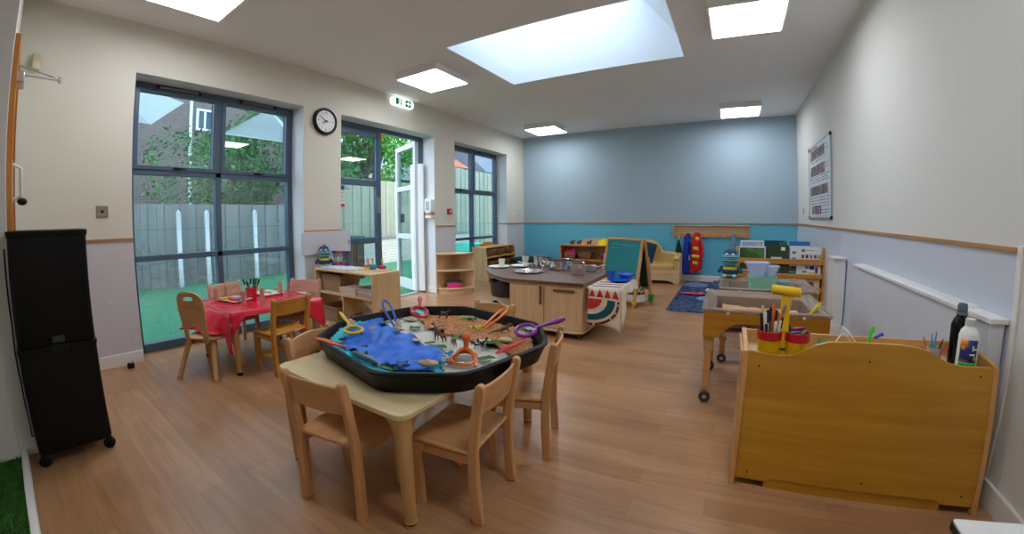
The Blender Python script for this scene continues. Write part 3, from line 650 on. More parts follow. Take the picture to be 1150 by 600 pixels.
def mid(cx, cy, ang, lab, g=G1, src=None):
    return copy_tree(src or ch, (cx, cy, 0), math.radians(ang), lab, g)
mid(-.745, 1.12, 90 + 6, 'beech child chair on near right of play tray table, seat fully in view')
mid(-.735, 1.60, 90 + 17, 'beech child chair on right of play tray table, behind the nearer right chair')
mid(-1.33, 2.02, 180 - 6, 'beech child chair behind the play tray, mostly hidden, before the kitchen island')
mid(-1.735, 1.435, -90 + 10, 'beech child chair on far left of play tray, backrest beside the blue tongs')
mid(-1.70, 1.045, -90 + 17, 'beech child chair on left of laminate table, backrest beside the orange boat')
oc = make_chair('golden orange wooden child chair with white sticker at right of red table', 'orange_beech', None, True)
oc.location = (-2.665, 1.435, 0); oc.rotation_euler = (0, 0, math.radians(90 + 4))
MB().box(.03, .075, -.0065, -.0045, .284, .295).build('sticker', pm('sticker_blue_white', (210, 220, 230), .5), oc)
pc = make_chair('pinkish pale wooden child chair between red table and first window', 'pinkwood')
pc.location = (-3.71, 1.40, 0); pc.rotation_euler = (0, 0, math.radians(-90 + 6))
copy_tree(pc, (-3.31, 1.94, 0), math.radians(180 + 24), 'pinkish pale wooden child chair at far end of red table by bookcase')
# curved panel-back chair
t = thing('panel_back_chair', 'child chair with pierced plywood panel back at near end of red table', 'chair', (-3.05, .93, 0), math.radians(32))
def panel_outline(n=14):
    pts = []
    for i in range(n + 1): a = PI * i / n; pts.append((.105 * math.cos(a), .56 + .062 * math.sin(a)))
    pts += [(-.112, .50), (-.105, .42), (-.095, .36), (-.10, .28), (-.088, .25), (-.062, .25), (-.058, .30)]
    for i in range(9): a = PI - PI * i / 8; pts.append((.056 * math.cos(a), .335 + .045 * math.sin(a)))
    pts += [(.058, .30), (.062, .25), (.088, .25), (.10, .28), (.095, .36), (.105, .42), (.112, .50)]
    return pts
cu = bpy.data.curves.new('c', 'CURVE'); cu.dimensions = '2D'; cu.fill_mode = 'BOTH'; cu.extrude = .006
def spl(cu, pts):
    s_ = cu.splines.new('POLY'); s_.points.add(len(pts) - 1)
    for p, q in zip(s_.points, pts): p.co = (q[0], q[1], 0, 1)
    s_.use_cyclic_u = True
spl(cu, panel_outline()); spl(cu, rrect(-.04, .04, .558, .585, .012, 4))
tmp = bpy.data.objects.new('tmp', cu); COL.objects.link(tmp); dg = bpy.context.evaluated_depsgraph_get(); me = bpy.data.meshes.new_from_object(tmp.evaluated_get(dg)); bpy.data.objects.remove(tmp)
for v in me.vertices:
    x, z, y = v.co.x, v.co.y, v.co.z; v.co = (x, y - .03 - (z - .28) * .16 + x * x * 1.2, z)
me.materials.clear(); me.materials.append(W('beech_pale', 'z')); po = bpy.data.objects.new('backrest', me); COL.objects.link(po); po.parent = t
MB().prism(rrect(-.14, .14, -.02, .26, .05), 'z', .272, .285).build('seat', W('beech_pale', 'y'), t, bevel=.004)
for (x0, y0, x1, y1) in ((-.10, .02, -.155, -.07), (.10, .02, .155, -.07), (-.10, .22, -.145, .27), (.10, .22, .145, .27)):
    lg = MB().tube([(x0, y0, .272), (x1, y1, .0)], [.021, .017], 12).build('leg', W('leg_wood', 'z'), t)
    MB().tube([(x0 + (x1 - x0) * .94, y0 + (y1 - y0) * .94, .018), (x1, y1, 0)], [.0195, .019], 12).build('foot_cap', pm('cap_ochre', (190, 150, 90), .5), lg)
MB().box(-.1, .1, .02, .03, .24, .272).build('seat_support', W('leg_wood', 'x'), t)
# ---------------------------------------------------------------- laminate table with play tray
t = thing('activity_table', 'pale laminate table with round wooden legs under the black play tray', 'table', (-1.262, 1.28, 0))
MB().prism(rrect(-.39, .39, -.475, .475, .04), 'z', .438, .46).build('table_top', [W('laminate_birch', 'x')], t, bevel=.004)
for sx in (-1, 1):
    for sy in (-1, 1):
        x, y = sx * .352, sy * .437
        lg = MB().tube([(x, y, .0), (x, y, .02), (x, y, .40), (x, y, .438)], [.021, .0215, .03, .031], 18).build('leg', W('leg_wood', 'z'), t)
        MB().tube([(x, y, .02), (x, y, .028)], [.0228, .0228], 18).build('ring', pm('ring_yellow', (226, 182, 30), .5), lg)
        MB().tube([(x, y, .0), (x, y, .018)], [.019, .0225], 18).build('foot_cap', BLACKP, lg)
        b = MB()
        b.prism([(0, .437), (-sx * .11, .437), (-sx * .085, .425), (-sx * .05, .40), (-sx * .034, .36), (0, .35)], 'y', y - .011, y + .011, Matrix.Translation((x, 0, 0)))
        b.prism([(0, .437), (-sy * .11, .437), (-sy * .085, .425), (-sy * .05, .40), (-sy * .034, .36), (0, .35)], 'x', x - .011, x + .011, Matrix.Translation((0, y, 0)))
        b.build('corner_bracket', W('leg_wood', 'z'), t, bevel=.002)
def roundpoly(P, r, n=6):
    out = []; k = len(P)
    for i in range(k):
        p, a, b = V(P[i]), V(P[i - 1]), V(P[(i + 1) % k]); u = (a - p).normalized(); w = (b - p).normalized(); d = min(r, (a - p).length * .45, (b - p).length * .45)
        s, e = p + u * d, p + w * d
        for j in range(n + 1):
            q = j / n; out.append(tuple(s * (1 - q) ** 2 + p * 2 * q * (1 - q) + e * q * q))
    return out
HU, HV, CU = .525, .462, .235
OCT = [(-HU + CU, -HV), (HU - CU, -HV), (HU, -HV + CU), (HU, HV - CU), (HU - CU, HV), (-HU + CU, HV), (-HU, HV - CU), (-HU, -HV + CU)]
OCT = roundpoly(OCT, .06)
TC, TA = V((-1.238, 1.372, .461)), math.radians(-13)
t = thing('play_tray', 'large black octagonal plastic play tray on laminate table', 'tray', TC, TA)
b = MB(); prof = [(.90, 0), (.925, .004), (.955, .045), (.968, .075), (.975, .084), (.992, .088), (1.0, .083), (.995, .073), (.972, .07)]
prof = [(0.9, .0), (.93, .003), (.965, .05), (.985, .072), (.998, .078), (.998, .084), (.985, .089), (.965, .089), (.955, .082), (.915, .02), (.89, .012)]
rings = [[b.bm.verts.new((x * s, y * s, z)) for x, y in OCT] for s, z in prof]; n = len(OCT)
for A, B in zip(rings, rings[1:]):
    for j in range(n): b._f([A[j], A[(j + 1) % n], B[(j + 1) % n], B[j]])
b._f(rings[0][::-1]); b._f(rings[-1]); b.build('tray_body', pm('tray_black', (10, 11, 13), .42, var=.08, bump=.15, bscale=120), t, smooth=30)
# --- contents
MT = rot_to(TC, TA); MTI = MT.inverted()
def inside(x, y, s=.925):
    q = MTI @ V((x, y, 0)); return abs(q.x) < HU * s and abs(q.y) < HV * s and abs(q.x) + abs(q.y) < (HU + HV - CU - .03) * s
def interp(pts, x):
    if x <= pts[0][0]: return pts[0][1]
    for a, b in zip(pts, pts[1:]):
        if x <= b[0]: return a[1] + (b[1] - a[1]) * (x - a[0]) / (b[0] - a[0])
    return pts[-1][1]
BW = [(-1.8, 1.46), (-1.644, 1.43), (-1.525, 1.385), (-1.4, 1.345), (-1.273, 1.31), (-1.12, 1.26), (-1.016, 1.2), (-.95, 1.15), (-.86, 1.02), (-.7, .9)]
BS = [(-1.75, 1.80), (-1.609, 1.66), (-1.48, 1.56), (-1.368, 1.49), (-1.25, 1.47), (-1.137, 1.47), (-.969, 1.41), (-.887, 1.42), (-.80, 1.38), (-.7, 1.34)]
from mathutils import noise as NZ
def region(name, test, hgt, m, step=.011, label=None, cat=None, kind=None):
    b = MB(); vs = {}; nx = int(1.3 / step)
    def vert(i, j):
        if (i, j) not in vs:
            x, y = -1.9 + i * step, .75 + j * step; vs[(i, j)] = b.bm.verts.new((x, y, hgt(x, y) + .008))
        return vs[(i, j)]
    for i in range(nx):
        for j in range(nx):
            x, y = -1.9 + (i + .5) * step, .75 + (j + .5) * step
            if inside(x, y) and test(x, y): b._f([vert(i, j), vert(i + 1, j), vert(i + 1, j + 1), vert(i, j + 1)])
    o = b.build(name, m, smooth=80); tag(o, label, cat, None, kind); return o
def jag(x, y, a=.02, f=14): return a * NZ.noise(V((x * f, y * f, 3.1)))
def edge_drop(x, y):
    q = MTI @ V((x, y, 0)); d = min(HU * .93 - abs(q.x), HV * .93 - abs(q.y), ((HU + HV - CU - .03) * .925 - abs(q.x) - abs(q.y)) * .7); return max(0, .05 - d)
RICE = pm('rice_white', (240, 246, 232), .8, var=.2, nscale=160, bump=1.0, bscale=220)
SAND = pm('brown_sand', (186, 130, 84), .9, var=.35, nscale=60, bump=.8, bscale=90)
CYAN = pm('cyan_cloth', (44, 190, 214), .6, var=.12, nscale=20)
BLUE = pm('blue_cloth', (10, 104, 220), .5, var=.3, nscale=12)
region('rice', lambda x, y: y < interp(BS, x) + .03 + jag(x, y) and y > interp(BW, x) - .04, lambda x, y: .492 + .006 * NZ.noise(V((x * 22, y * 22, 0))) + .003 * NZ.noise(V((x * 90, y * 90, 0))), RICE, label='band of greenish white rice across the play tray', cat='rice', kind='stuff')
region('sand', lambda x, y: y > interp(BS, x) + jag(x, y), lambda x, y: .506 + .014 * NZ.noise(V((x * 11, y * 11, 5))) + .010 * NZ.noise(V((x * 34, y * 34, 2))) + .006 * NZ.noise(V((x * 80, y * 80, 2))) - edge_drop(x, y) * .3, SAND, label='lumpy brown sand over the far right of play tray', cat='sand', kind='stuff')
def ridg(x, y, f, s): return 1 - abs(NZ.noise(V((x * f * 1.7 + y * f * .4, y * f - x * f * .3, s)))) * 2
region('cyan_cloth', lambda x, y: y < interp(BW, x) - .03 + jag(x, y, .03), lambda x, y: .496 + .018 * ridg(x, y, 9, 1) * .5 + .02 * NZ.noise(V((x * 7, y * 7, 9))) + edge_drop(x, y) * .45, CYAN, label='crumpled cyan cloth under the blue cloth in play tray', cat='cloth')
region('blue_cloth', lambda x, y: y < interp(BW, x) - .005 + jag(x, y, .015) and y > .99 + jag(x, y, .05) + max(0, (-1.45 - x)) * 1.2 and x < -.98 + jag(x, y, .05), lambda x, y: .510 + .030 * ridg(x, y, 11, 4) * .5 + .024 * NZ.noise(V((x * 7, y * 7, 9))), BLUE, label='crumpled deep blue cloth in front left of play tray', cat='cloth')
def surf(x, y):
    return .518 if y < interp(BW, x) else (.504 if y < interp(BS, x) else .518)
LG = pm('felt_leaf_green', (60, 110, 48), .8, var=.2, nscale=30)
def leafshape(x, y, ang, L_, w, z=None):
    b = MB(); z = surf(x, y) + .013 if z is None else z; M = rot_to((x, y, z), ang); n = 10
    pts = [(-L_ + 2 * L_ * i / n, w * math.sin(PI * i / n) * (1 + .25 * math.sin(i * 2.4))) for i in range(n + 1)]; low = [(p[0], -p[1]) for p in pts[1:-1]][::-1]
    P = pts + low; c = [b.bm.verts.new(M @ V((p[0], p[1], .004 * math.sin(p[0] * 60)))) for p in P]; c2 = [b.bm.verts.new(v.co + V((0, 0, .0015))) for v in c]
    b._f(c[::-1]); b._f(c2); k = len(c)
    for i in range(k): b._f([c[i], c[(i + 1) % k], c2[(i + 1) % k], c2[i]])
    return b
for i, (x, y, a, L_, lab) in enumerate([(-1.595, 1.394, .2, .035, 'near the shell below the blue tongs'), (-1.418, 1.328, .5, .03, 'at the cloth edge left of the horse'), (-1.43, 1.455, -.2, .042, 'left of the brown horse'), (-1.192, 1.305, .1, .03, 'in front of the brown horse'), (-1.125, 1.285, .0, .045, 'large, in front of the foal'), (-1.15, 1.455, .6, .035, 'right of the brown horse'), (-.935, 1.42, .1, .05, 'behind the cow'), (-.865, 1.27, .3, .04, 'right of the orange magnifier'), (-1.30, 1.50, .4, .03, 'under the tail of the horse'), (-1.62, 1.52, .9, .03, 'beside the red magnifier')]):
    tag(leafshape(x, y, a, L_ * 1.1, L_ * .6).build('felt_leaf', LG, smooth=0, solid=.0), 'green felt leaf lying on the rice, ' + lab, 'leaf', 'felt leaves in the play tray')
def pebble(x, y, r, c, lab, name='pebble', cat='pebble', sc=(1, .7, .25)):
    o = MB().ball((x, y, surf(x, y) + .008), r, sc).build(name, pm('pebble_%d_%d_%d' % c, c, .6, var=.1, nscale=30)); return tag(o, lab, cat)
pebble(-1.59, 1.575, .036, (190, 190, 140), 'flat yellowish pebble left of the red magnifier')
pebble(-1.255, 1.28, .022, (216, 190, 110), 'small yellow pebble at edge of the blue cloth')
pebble(-.905, 1.497, .034, (196, 190, 142), 'pale olive pebble above the red tweezers')
pebble(-1.49, 1.575, .018, (208, 172, 80), 'small amber pebble under the red magnifier')
pebble(-1.345, 1.50, .017, (222, 208, 190), 'small cream pebble left of the horse head')
def face_stone(x, y, a, lab):
    t = thing('face_stone', lab, 'stone', (x, y, surf(x, y) + .016), a)
    MB().ball((0, 0, 0), .042, (1, .55, .3), 18, 10).build('stone', pm('stone_skin', (200, 160, 128), .5, var=.08), t)
    for sx in (-.014, .012):
        e = MB().ball((sx, .002, .0115), .0055, (1.3, .7, .35), 10, 6).build('eye', pm('eye_teal', (70, 150, 140), .4), t); MB().ball((sx, .0005, .0132), .0022, (1, 1, .4), 8, 5).build('pupil', BLACKP, e)
    MB().tube([(-.008, -.012, .0108), (0, -.014, .0108), (.01, -.011, .0105)], .0012, 6).build('mouth', pm('mouth_red', (170, 70, 70), .5), t)
face_stone(-1.54, 1.27, -.5, 'oval stone painted with a face at back of the blue cloth'); face_stone(-.995, 1.075, .35, 'oval stone painted with a face at front right of blue cloth')
# --- tools
def magnifier(name, lab, c, h, R, color, group=None, rt=.007, up=V((0, 0, 1))):
    t = thing(name, lab, 'magnifier', c); m = pm(name + '_%d_%d_%d' % color, color, .3, var=.04, coat=.3)
    d = (V(h) - V(c)); L_ = d.length; d.normalize(); n = (up - d * up.dot(d)).normalized(); s = d.cross(n)
    MB().tube([s * R * math.cos(a) + d * R * math.sin(a) for a in [2 * PI * i / 28 for i in range(28)]], rt, 10, closed=True).build('rim', m, t)
    MB().tube([d * (R + .002), d * (R + (L_ - R) * .3), d * (R + (L_ - R) * .75), d * L_], [rt * .8, rt * .9, rt * 1.55, rt * .9], 12).build('handle', m, t)
    b = MB(); k = 20; ring = [[b.bm.verts.new(s * r * math.cos(2 * PI * i / k) + d * r * math.sin(2 * PI * i / k) + n * z) for i in range(k)] for r, z in ((R * .98, -.001), (R * .98, .001), (R * .5, .004), (R * .05, .005))]
    ring += [[b.bm.verts.new(s * r * math.cos(2 * PI * i / k) + d * r * math.sin(2 * PI * i / k) + n * z) for i in range(k)] for r, z in ((R * .05, -.005), (R * .5, -.004), (R * .98, -.001))]
    for A, B in zip(ring, ring[1:]):
        for j in range(k): b._f([A[j], A[(j + 1) % k], B[(j + 1) % k], B[j]])
    b.build('lens', glass('lens_glass', (225, 232, 230), 1.9, .05), t); return t
magnifier('hand_magnifier', 'yellow magnifier lying on the cyan cloth at the left', (-1.57, 1.175, .548), (-1.80, 1.265, .585), .042, (232, 196, 30))
magnifier('hand_magnifier', 'red magnifier propped upright at the far left rim of play tray', (-1.565, 1.635, .545), (-1.66, 1.745, .605), .048, (206, 24, 52), rt=.009, up=V((.75, -.5, .6)))
magnifier('hand_magnifier', 'purple magnifier hanging over the right rim of play tray', (-.835, 1.56, .562), (-.70, 1.70, .60), .045, (132, 36, 150), rt=.009, up=V((.1, -.35, 1)))
def tongs(lab, a, b, wdt, color, lift=.0):
    """open loop of plastic: two arms joined at b"""
    d = V(b) - V(a); L_ = d.length; rz = math.atan2(d.y, d.x); t = thing('tongs', lab, 'tongs', a, rz); m = pm('tongs_%d_%d_%d' % color, color, .35, coat=.3); sl = d.z / max(1e-6, V((d.x, d.y)).length)
    for s in (-1, 1):
        P = [(L_ * u, s * wdt * f, L_ * u * sl + .004) for u, f in ((0, .35), (.15, .5), (.35, .8), (.6, 1.0), (.8, .95), (.93, .6), (1.0, .0))]
        MB().tube(P, [.005, .006, .007, .007, .007, .007, .007], 8).build('arm', m, t)
    return t
tongs('blue plastic tongs standing at the far left rim of play tray', (-1.53, 1.42, .505), (-1.76, 1.55, .595), .022, (24, 84, 190))
tongs('orange plastic tongs on the sand near far rim', (-1.11, 1.62, .515), (-1.10, 1.83, .575), .020, (236, 122, 20))
def spindle(name, lab, cat, a, b, r, color, flat=.6):
    A, B = V(a), V(b); P = [A + (B - A) * u for u in (0, .06, .2, .45, .7, .9, 1)]; R = [r * f for f in (.3, .7, 1.0, 1.05, .95, .55, .2)]
    t = thing(name, lab, cat, a); P = [p - A for p in P]; MB().tube(P, R, 12, flat=flat).build('body', pm(name + '%d_%d_%d' % color, color, .35, coat=.3), t)
    MB().tube([p + V((0, 0, r * .55)) for p in P[1:-1]], [.0022] * (len(P) - 2), 6).build('slot', pm(name + 'slot', tuple(int(c * .7) for c in color), .5), t); return t
spindle('tweezers', 'orange plastic tweezers lying on left rim of play tray', 'tweezers', (-1.60, .985, .548), (-1.40, 1.0, .542), .015, (232, 96, 16))
spindle('tweezers', 'red plastic tweezers lying on right side of play tray', 'tweezers', (-.85, 1.325, .522), (-.79, 1.50, .548), .013, (214, 28, 44))
spindle('toy_crocodile', 'small dark green toy crocodile at front rim of play tray', 'toy animal', (-1.13, .955, .53), (-1.04, .955, .53), .012, (26, 96, 54))
# orange standing magnifier
t = thing('stand_magnifier', 'orange two-legged magnifier with round knob at front right of play tray', 'magnifier', (-.915, 1.195, .51), math.radians(20)); m = pm('orange_plastic', (234, 108, 20), .3, coat=.3)
MB().tube([(.05 * math.cos(a), .05 * math.sin(a) * .8, .02 + .012 * math.sin(a)) for a in [2 * PI * i / 26 for i in range(26)]], .007, 10, closed=True).build('rim', m, t)
for s in (-1, 1): MB().tube([(s * .055, -.02, -.002), (s * .045, .0, .025), (s * .02, .02, .045), (0, .03, .052)], [.008, .009, .009, .008], 10).build('leg', m, t)
MB().tube([(0, .03, .045), (0, .035, .075), (0, .036, .088)], [.010, .011, .015], 12).ball((0, .036, .096), .017).build('knob', m, t)
MB().lathe([(.0001, .0), (.03, .002), (.045, 0)], (0, 0, .02), 20).build('lens', glass('lens_glass'), t)
o = MB().grid(lambda u, v: V((-1.03 + u * .06, 1.21 + v * .04, .522 + .008 * math.sin(u * 9) * math.cos(v * 7))), 8, 6).build('blue_net', pm('net_blue', (40, 130, 190), .6), solid=.002); tag(o, 'scrap of pale blue net beside the orange magnifier', 'net')
# --- animals by skinning
def skin(name, verts, edges, m, parent=None, sub=2):
    me = bpy.data.meshes.new(name); me.from_pydata([v[0] for v in verts], edges, []); o = bpy.data.objects.new(name, me); COL.objects.link(o)
    md = o.modifiers.new('skin', 'SKIN'); md.use_smooth_shade = True; md.branch_smoothing = .5
    for i, v in enumerate(verts): r = v[1]; me.skin_vertices[0].data[i].radius = (r, r) if not isinstance(r, tuple) else r
    me.skin_vertices[0].data[0].use_root = True
    s_ = o.modifiers.new('sub', 'SUBSURF'); s_.levels = sub; s_.render_levels = sub; me.materials.append(m)
    if parent is not None: o.parent = parent
    return o
def horse(name, lab, cat, x, y, rz, S, mbody, mmane, neck=1.0, mane=True, tailr=.05, z=None, legl=1.0, snout=1.0, horns=False):
    """toy quadruped facing +x, withers height about S"""
    t = thing(name, lab, cat, (x, y, surf(x, y) + .002 if z is None else z), rz); L_ = legl
    P = []; E = []
    def a(p, r): P.append(((p[0] * S, p[1] * S, p[2] * S), r * S * 1.22)); return len(P) - 1
    H = .55 * L_
    c = a((0, 0, H + .22), .19); ch = a((.36, 0, H + .22), .19); rp = a((-.38, 0, H + .24), .19); E += [(c, ch), (c, rp)]
    n1 = a((.56, 0, H + .22 + .26 * neck), .12); n2 = a((.66, 0, H + .22 + .52 * neck), .085); hd = a((.80, 0, H + .22 + .5 * neck), .08); ms = a((.80 + .2 * snout, 0, H + .12 + .42 * neck), .055); E += [(ch, n1), (n1, n2), (n2, hd), (hd, ms)]
    for s in (-1, 1):
        k = a((.40, s * .12, H * .95), .085); k2 = a((.43, s * .13, H * .5), .048); k3 = a((.41, s * .13, 0.07), .038); k4 = a((.45, s * .13, .02), .045); E += [(ch, k), (k, k2), (k2, k3), (k3, k4)]
        k = a((-.40, s * .12, H * .95), .10); k2 = a((-.36, s * .13, H * .62), .06); k3 = a((-.48, s * .13, H * .42), .045); k4 = a((-.44, s * .13, 0.06), .038); k5 = a((-.40, s * .13, .02), .045); E += [(rp, k), (k, k2), (k2, k3), (k3, k4), (k4, k5)]
    o = skin('body', P, E, mbody, t)
    for s in (-1, 1): MB().tube([V((.68, s * .05, H + .27 + .55 * neck)) * S, V((.69, s * .07, H + .38 + .58 * neck)) * S], [.03 * S, .006 * S], 6).build('ear', mbody, t)
    MB().tube([V(q) * S for q in ((-.55, 0, H + .30), (-.68, 0, H + .2), (-.74, 0, H - .1), (-.72, 0, H * .35))], [.03 * S, tailr * S, tailr * 1.1 * S, .012 * S], 8).build('tail', mmane, t)
    if mane: MB().tube([V(q) * S for q in ((.38, 0, H + .44), (.50, 0, H + .30 + .3 * neck), (.60, 0, H + .33 + .5 * neck), (.70, 0, H + .33 + .56 * neck))], [.03 * S, .06 * S, .065 * S, .02 * S], 8, flat=.5).build('mane', mmane, t)
    return t
BR = pm('horse_brown', (122, 72, 48), .5, var=.1); BRD = pm('dark_brown', (84, 60, 46), .6, var=.1); TAN = pm('foal_tan', (150, 106, 70), .6); PALET = pm('pale_mane', (186, 158, 130), .7)
COWM = cells('cow_patches', [(30, 30, 32), (236, 236, 232), (236, 236, 232), (34, 34, 36)], 95, .5)
horse('toy_horse', 'brown toy horse rearing its head in the middle of the rice', 'toy animal', -1.185, 1.37, math.radians(170), .062, BR, PALET)
horse('toy_foal', 'small tan toy foal to the right of the brown horse', 'toy animal', -1.085, 1.345, math.radians(150), .038, TAN, BRD, tailr=.035)
horse('toy_cow', 'black and white toy cow behind the orange magnifier', 'toy animal', -.965, 1.375, math.radians(10), .052, COWM, BLACKP, neck=.55, mane=False, tailr=.02, legl=.9)
horse('toy_dog', 'shaggy dark brown toy dog on the sand beside red magnifier', 'toy animal', -1.41, 1.66, math.radians(20), .050, BRD, BRD, neck=.6, mane=False, tailr=.04, legl=.8, snout=.8)
def lizard(name, lab, x, y, rz, S, m, rise=.0):
    t = thing(name, lab, 'toy animal', (x, y, surf(x, y) + .004), rz); P = []; E = []
    def a(p, r): P.append(((p[0] * S, p[1] * S, p[2] * S), r * S)); return len(P) - 1
    c = a((0, 0, .18), .15); f = a((.3, 0, .2 + rise * .4), .13); h = a((.55, .02, .24 + rise), .11); s = a((.75, .03, .22 + rise), .06); r = a((-.3, 0, .17), .12); t1 = a((-.6, .06, .12), .075); t2 = a((-.9, .0, .07), .04); t3 = a((-1.15, -.1, .05), .015); E += [(c, f), (f, h), (h, s), (c, r), (r, t1), (t1, t2), (t2, t3)]
    for sx, root in ((.28, f), (-.3, r)):
        for sy in (-1, 1): k = a((sx + .08, sy * .24, .14), .05); k2 = a((sx + .15, sy * .32, .03), .045); E += [(root, k), (k, k2)]
    skin('body', P, E, m, t)
    for sy in (-1, 1): MB().ball((.58 * S, sy * .085 * S + .02 * S, (.31 + rise) * S), .028 * S, n=8, m=5).build('eye', BLACKP, t)
    return t
lizard('toy_lizard', 'bright green toy lizard on the sand near far rim', -1.255, 1.70, math.radians(15), .062, pm('lizard_green', (30, 150, 84), .5, var=.2, nscale=60))
lizard('toy_gecko', 'yellow and black spotted toy gecko in middle of the sand', -1.13, 1.575, math.radians(10), .062, cells('gecko_spots', [(226, 200, 40), (226, 200, 40), (30, 30, 28), (216, 190, 50)], 70, .5))
lizard('toy_dinosaur', 'dark olive toy lizard with raised head on right of the sand', -.985, 1.60, math.radians(55), .072, pm('dino_olive', (92, 80, 52), .7, var=.2, nscale=60), .25)
t = thing('toy_dolphin', 'grey toy dolphin lying along front left rim of play tray', 'toy animal', (-1.24, .975, .535), math.radians(175))
skin('body', [((0, 0, 0), .018), ((.04, 0, .004), .017), ((.075, 0, .002), .011), ((.098, 0, 0), .004), ((-.04, 0, .002), .014), ((-.075, .002, .0), .007), ((-.10, .005, -.002), .004), ((-.118, .026, -.002), .003), ((-.118, -.016, -.002), .003)], [(0, 1), (1, 2), (2, 3), (0, 4), (4, 5), (5, 6), (6, 7), (6, 8)], pm('dolphin_grey', (88, 120, 140), .3, var=.1), t)
MB().prism([(-.015, 0), (.012, 0), (-.012, .018)], 'y', -.0018, .0018, Matrix.Translation((-.005, 0, .015))).build('fin', MATS['dolphin_grey'], t)
def star(lab, x, y, r, c, name='toy_sea_creature'):
    b = MB(); P = []
    for i in range(10): a = PI * i / 5 + .3; q = r if i % 2 == 0 else r * .4; P.append((q * math.cos(a), q * math.sin(a)))
    b.prism(P, 'z', 0, .01, Matrix.Translation((x, y, .528))); tag(b.build(name, pm('sea_%d' % c[2], c, .5), bevel=.003), lab, 'toy animal')
star('dark blue spiky toy sea creature near front of blue cloth', -1.075, 1.01, .04, (24, 60, 120)); star('small dark toy sea creature on blue cloth behind the dolphin', -1.355, 1.06, .024, (20, 40, 60)); star('tiny dark toy sea creature at left of the blue cloth', -1.53, 1.08, .02, (16, 36, 52))
t = thing('seashell', 'pinkish white spiral shell under the blue tongs', 'shell', (-1.50, 1.405, .50), .6)
MB().lathe([(.0005, .05), (.006, .045), (.009, .038), (.008, .035), (.014, .028), (.017, .018), (.015, .014), (.021, .006), (.018, -.006), (.008, -.014), (.0005, -.018)], (0, 0, .016), 16).build('shell', pm('shell_pink', (216, 190, 168), .5, var=.15, nscale=60), t)
star('grey toy fish at front right beside the painted face stone', -.955, 1.12, .028, (90, 110, 122), 'toy_fish')
# ---------------------------------------------------------------- red table by the window
t = thing('child_table', 'small square table with wooden legs under the red plastic cloth', 'table', (-3.19, 1.45, 0))
MB().prism(rrect(-.345, .345, -.355, .355, .03), 'z', .432, .452).build('table_top', W('laminate_birch', 'x'), t, bevel=.003)
for sx in (-1, 1):
    for sy in (-1, 1):
        lg = MB().tube([(sx * .31, sy * .325, 0), (sx * .31, sy * .325, .432)], [.018, .026], 14).build('leg', W('leg_wood', 'z'), t)
        MB().tube([(sx * .31, sy * .325, .024), (sx * .31, sy * .325, .032)], [.0196, .0198], 14).build('ring', MATS['ring_yellow'], lg); MB().tube([(sx * .31, sy * .325, 0), (sx * .31, sy * .325, .022)], [.019, .0195], 14).build('foot_cap', BLACKP, lg)
RED = pm('red_plastic_cloth', (226, 20, 58), .22, var=.06, nscale=10, bump=.35, bscale=18, coat=.4)
X0, X1, Y0, Y1, ZT = -3.55, -2.83, 1.08, 1.82, .456
b = MB()
b.grid(lambda u, v: V((X0 + u * (X1 - X0), Y0 + v * (Y1 - Y0), ZT + .0025 * NZ.noise(V((u * 9, v * 9, 1))))), 24, 24)
def fold(u, k, s): return .022 * math.sin(u * k + s) + .012 * math.sin(u * k * 2.3 + s * 2)
def near(u, v):
    L_ = .17 + .11 * u ** 3 + .10 * (1 - u) ** 2 - .07 * math.sin(PI * u); x = X0 + u * (X1 - X0); dz = v * L_
    p = V((x - (1 - u) * v * .10 + u * v * .02, Y0 - .004 - v * (.05 + .13 * math.sin(PI * min(1, u * 1.1)) ** 2 + .02 * math.sin(u * 5)) - fold(u, 17, 1) * v, ZT - dz))
    if (p.x + 3.10) ** 2 + (p.y - 1.04) ** 2 < .19 ** 2: p.z = max(p.z, .306 + .012 * abs(NZ.noise(V((u * 12, v * 6, 4)))))
    return p
def far_(u, v): x = X0 + u * (X1 - X0); return V((x + fold(u, 15, 0) * v * .3, Y1 + .004 + v * .03 + fold(u, 15, 2) * v, ZT - v * (.24 + .03 * math.sin(u * 7))))
def right_(u, v): return V((X1 + .004 + v * .012, Y0 + u * (Y1 - Y0), ZT - v * (.035 + .21 * max(0, u - .72) / .28 + .12 * max(0, .12 - u) / .12)))
def left_(u, v): return V((X0 - .004 - v * .02 - fold(u, 14, 0) * v, Y0 + u * (Y1 - Y0), ZT - v * (.16 + .04 * math.sin(u * 6))))
b.grid(near, 40, 8); b.grid(far_, 30, 8); b.grid(right_, 30, 6); b.grid(left_, 30, 6)
tag(b.build('tablecloth', RED, smooth=60, solid=.0012), 'glossy red plastic cloth draped over the small table by first window', 'tablecloth')
TRAYW = pm('art_tray_white', (214, 210, 190), .6, var=.05)
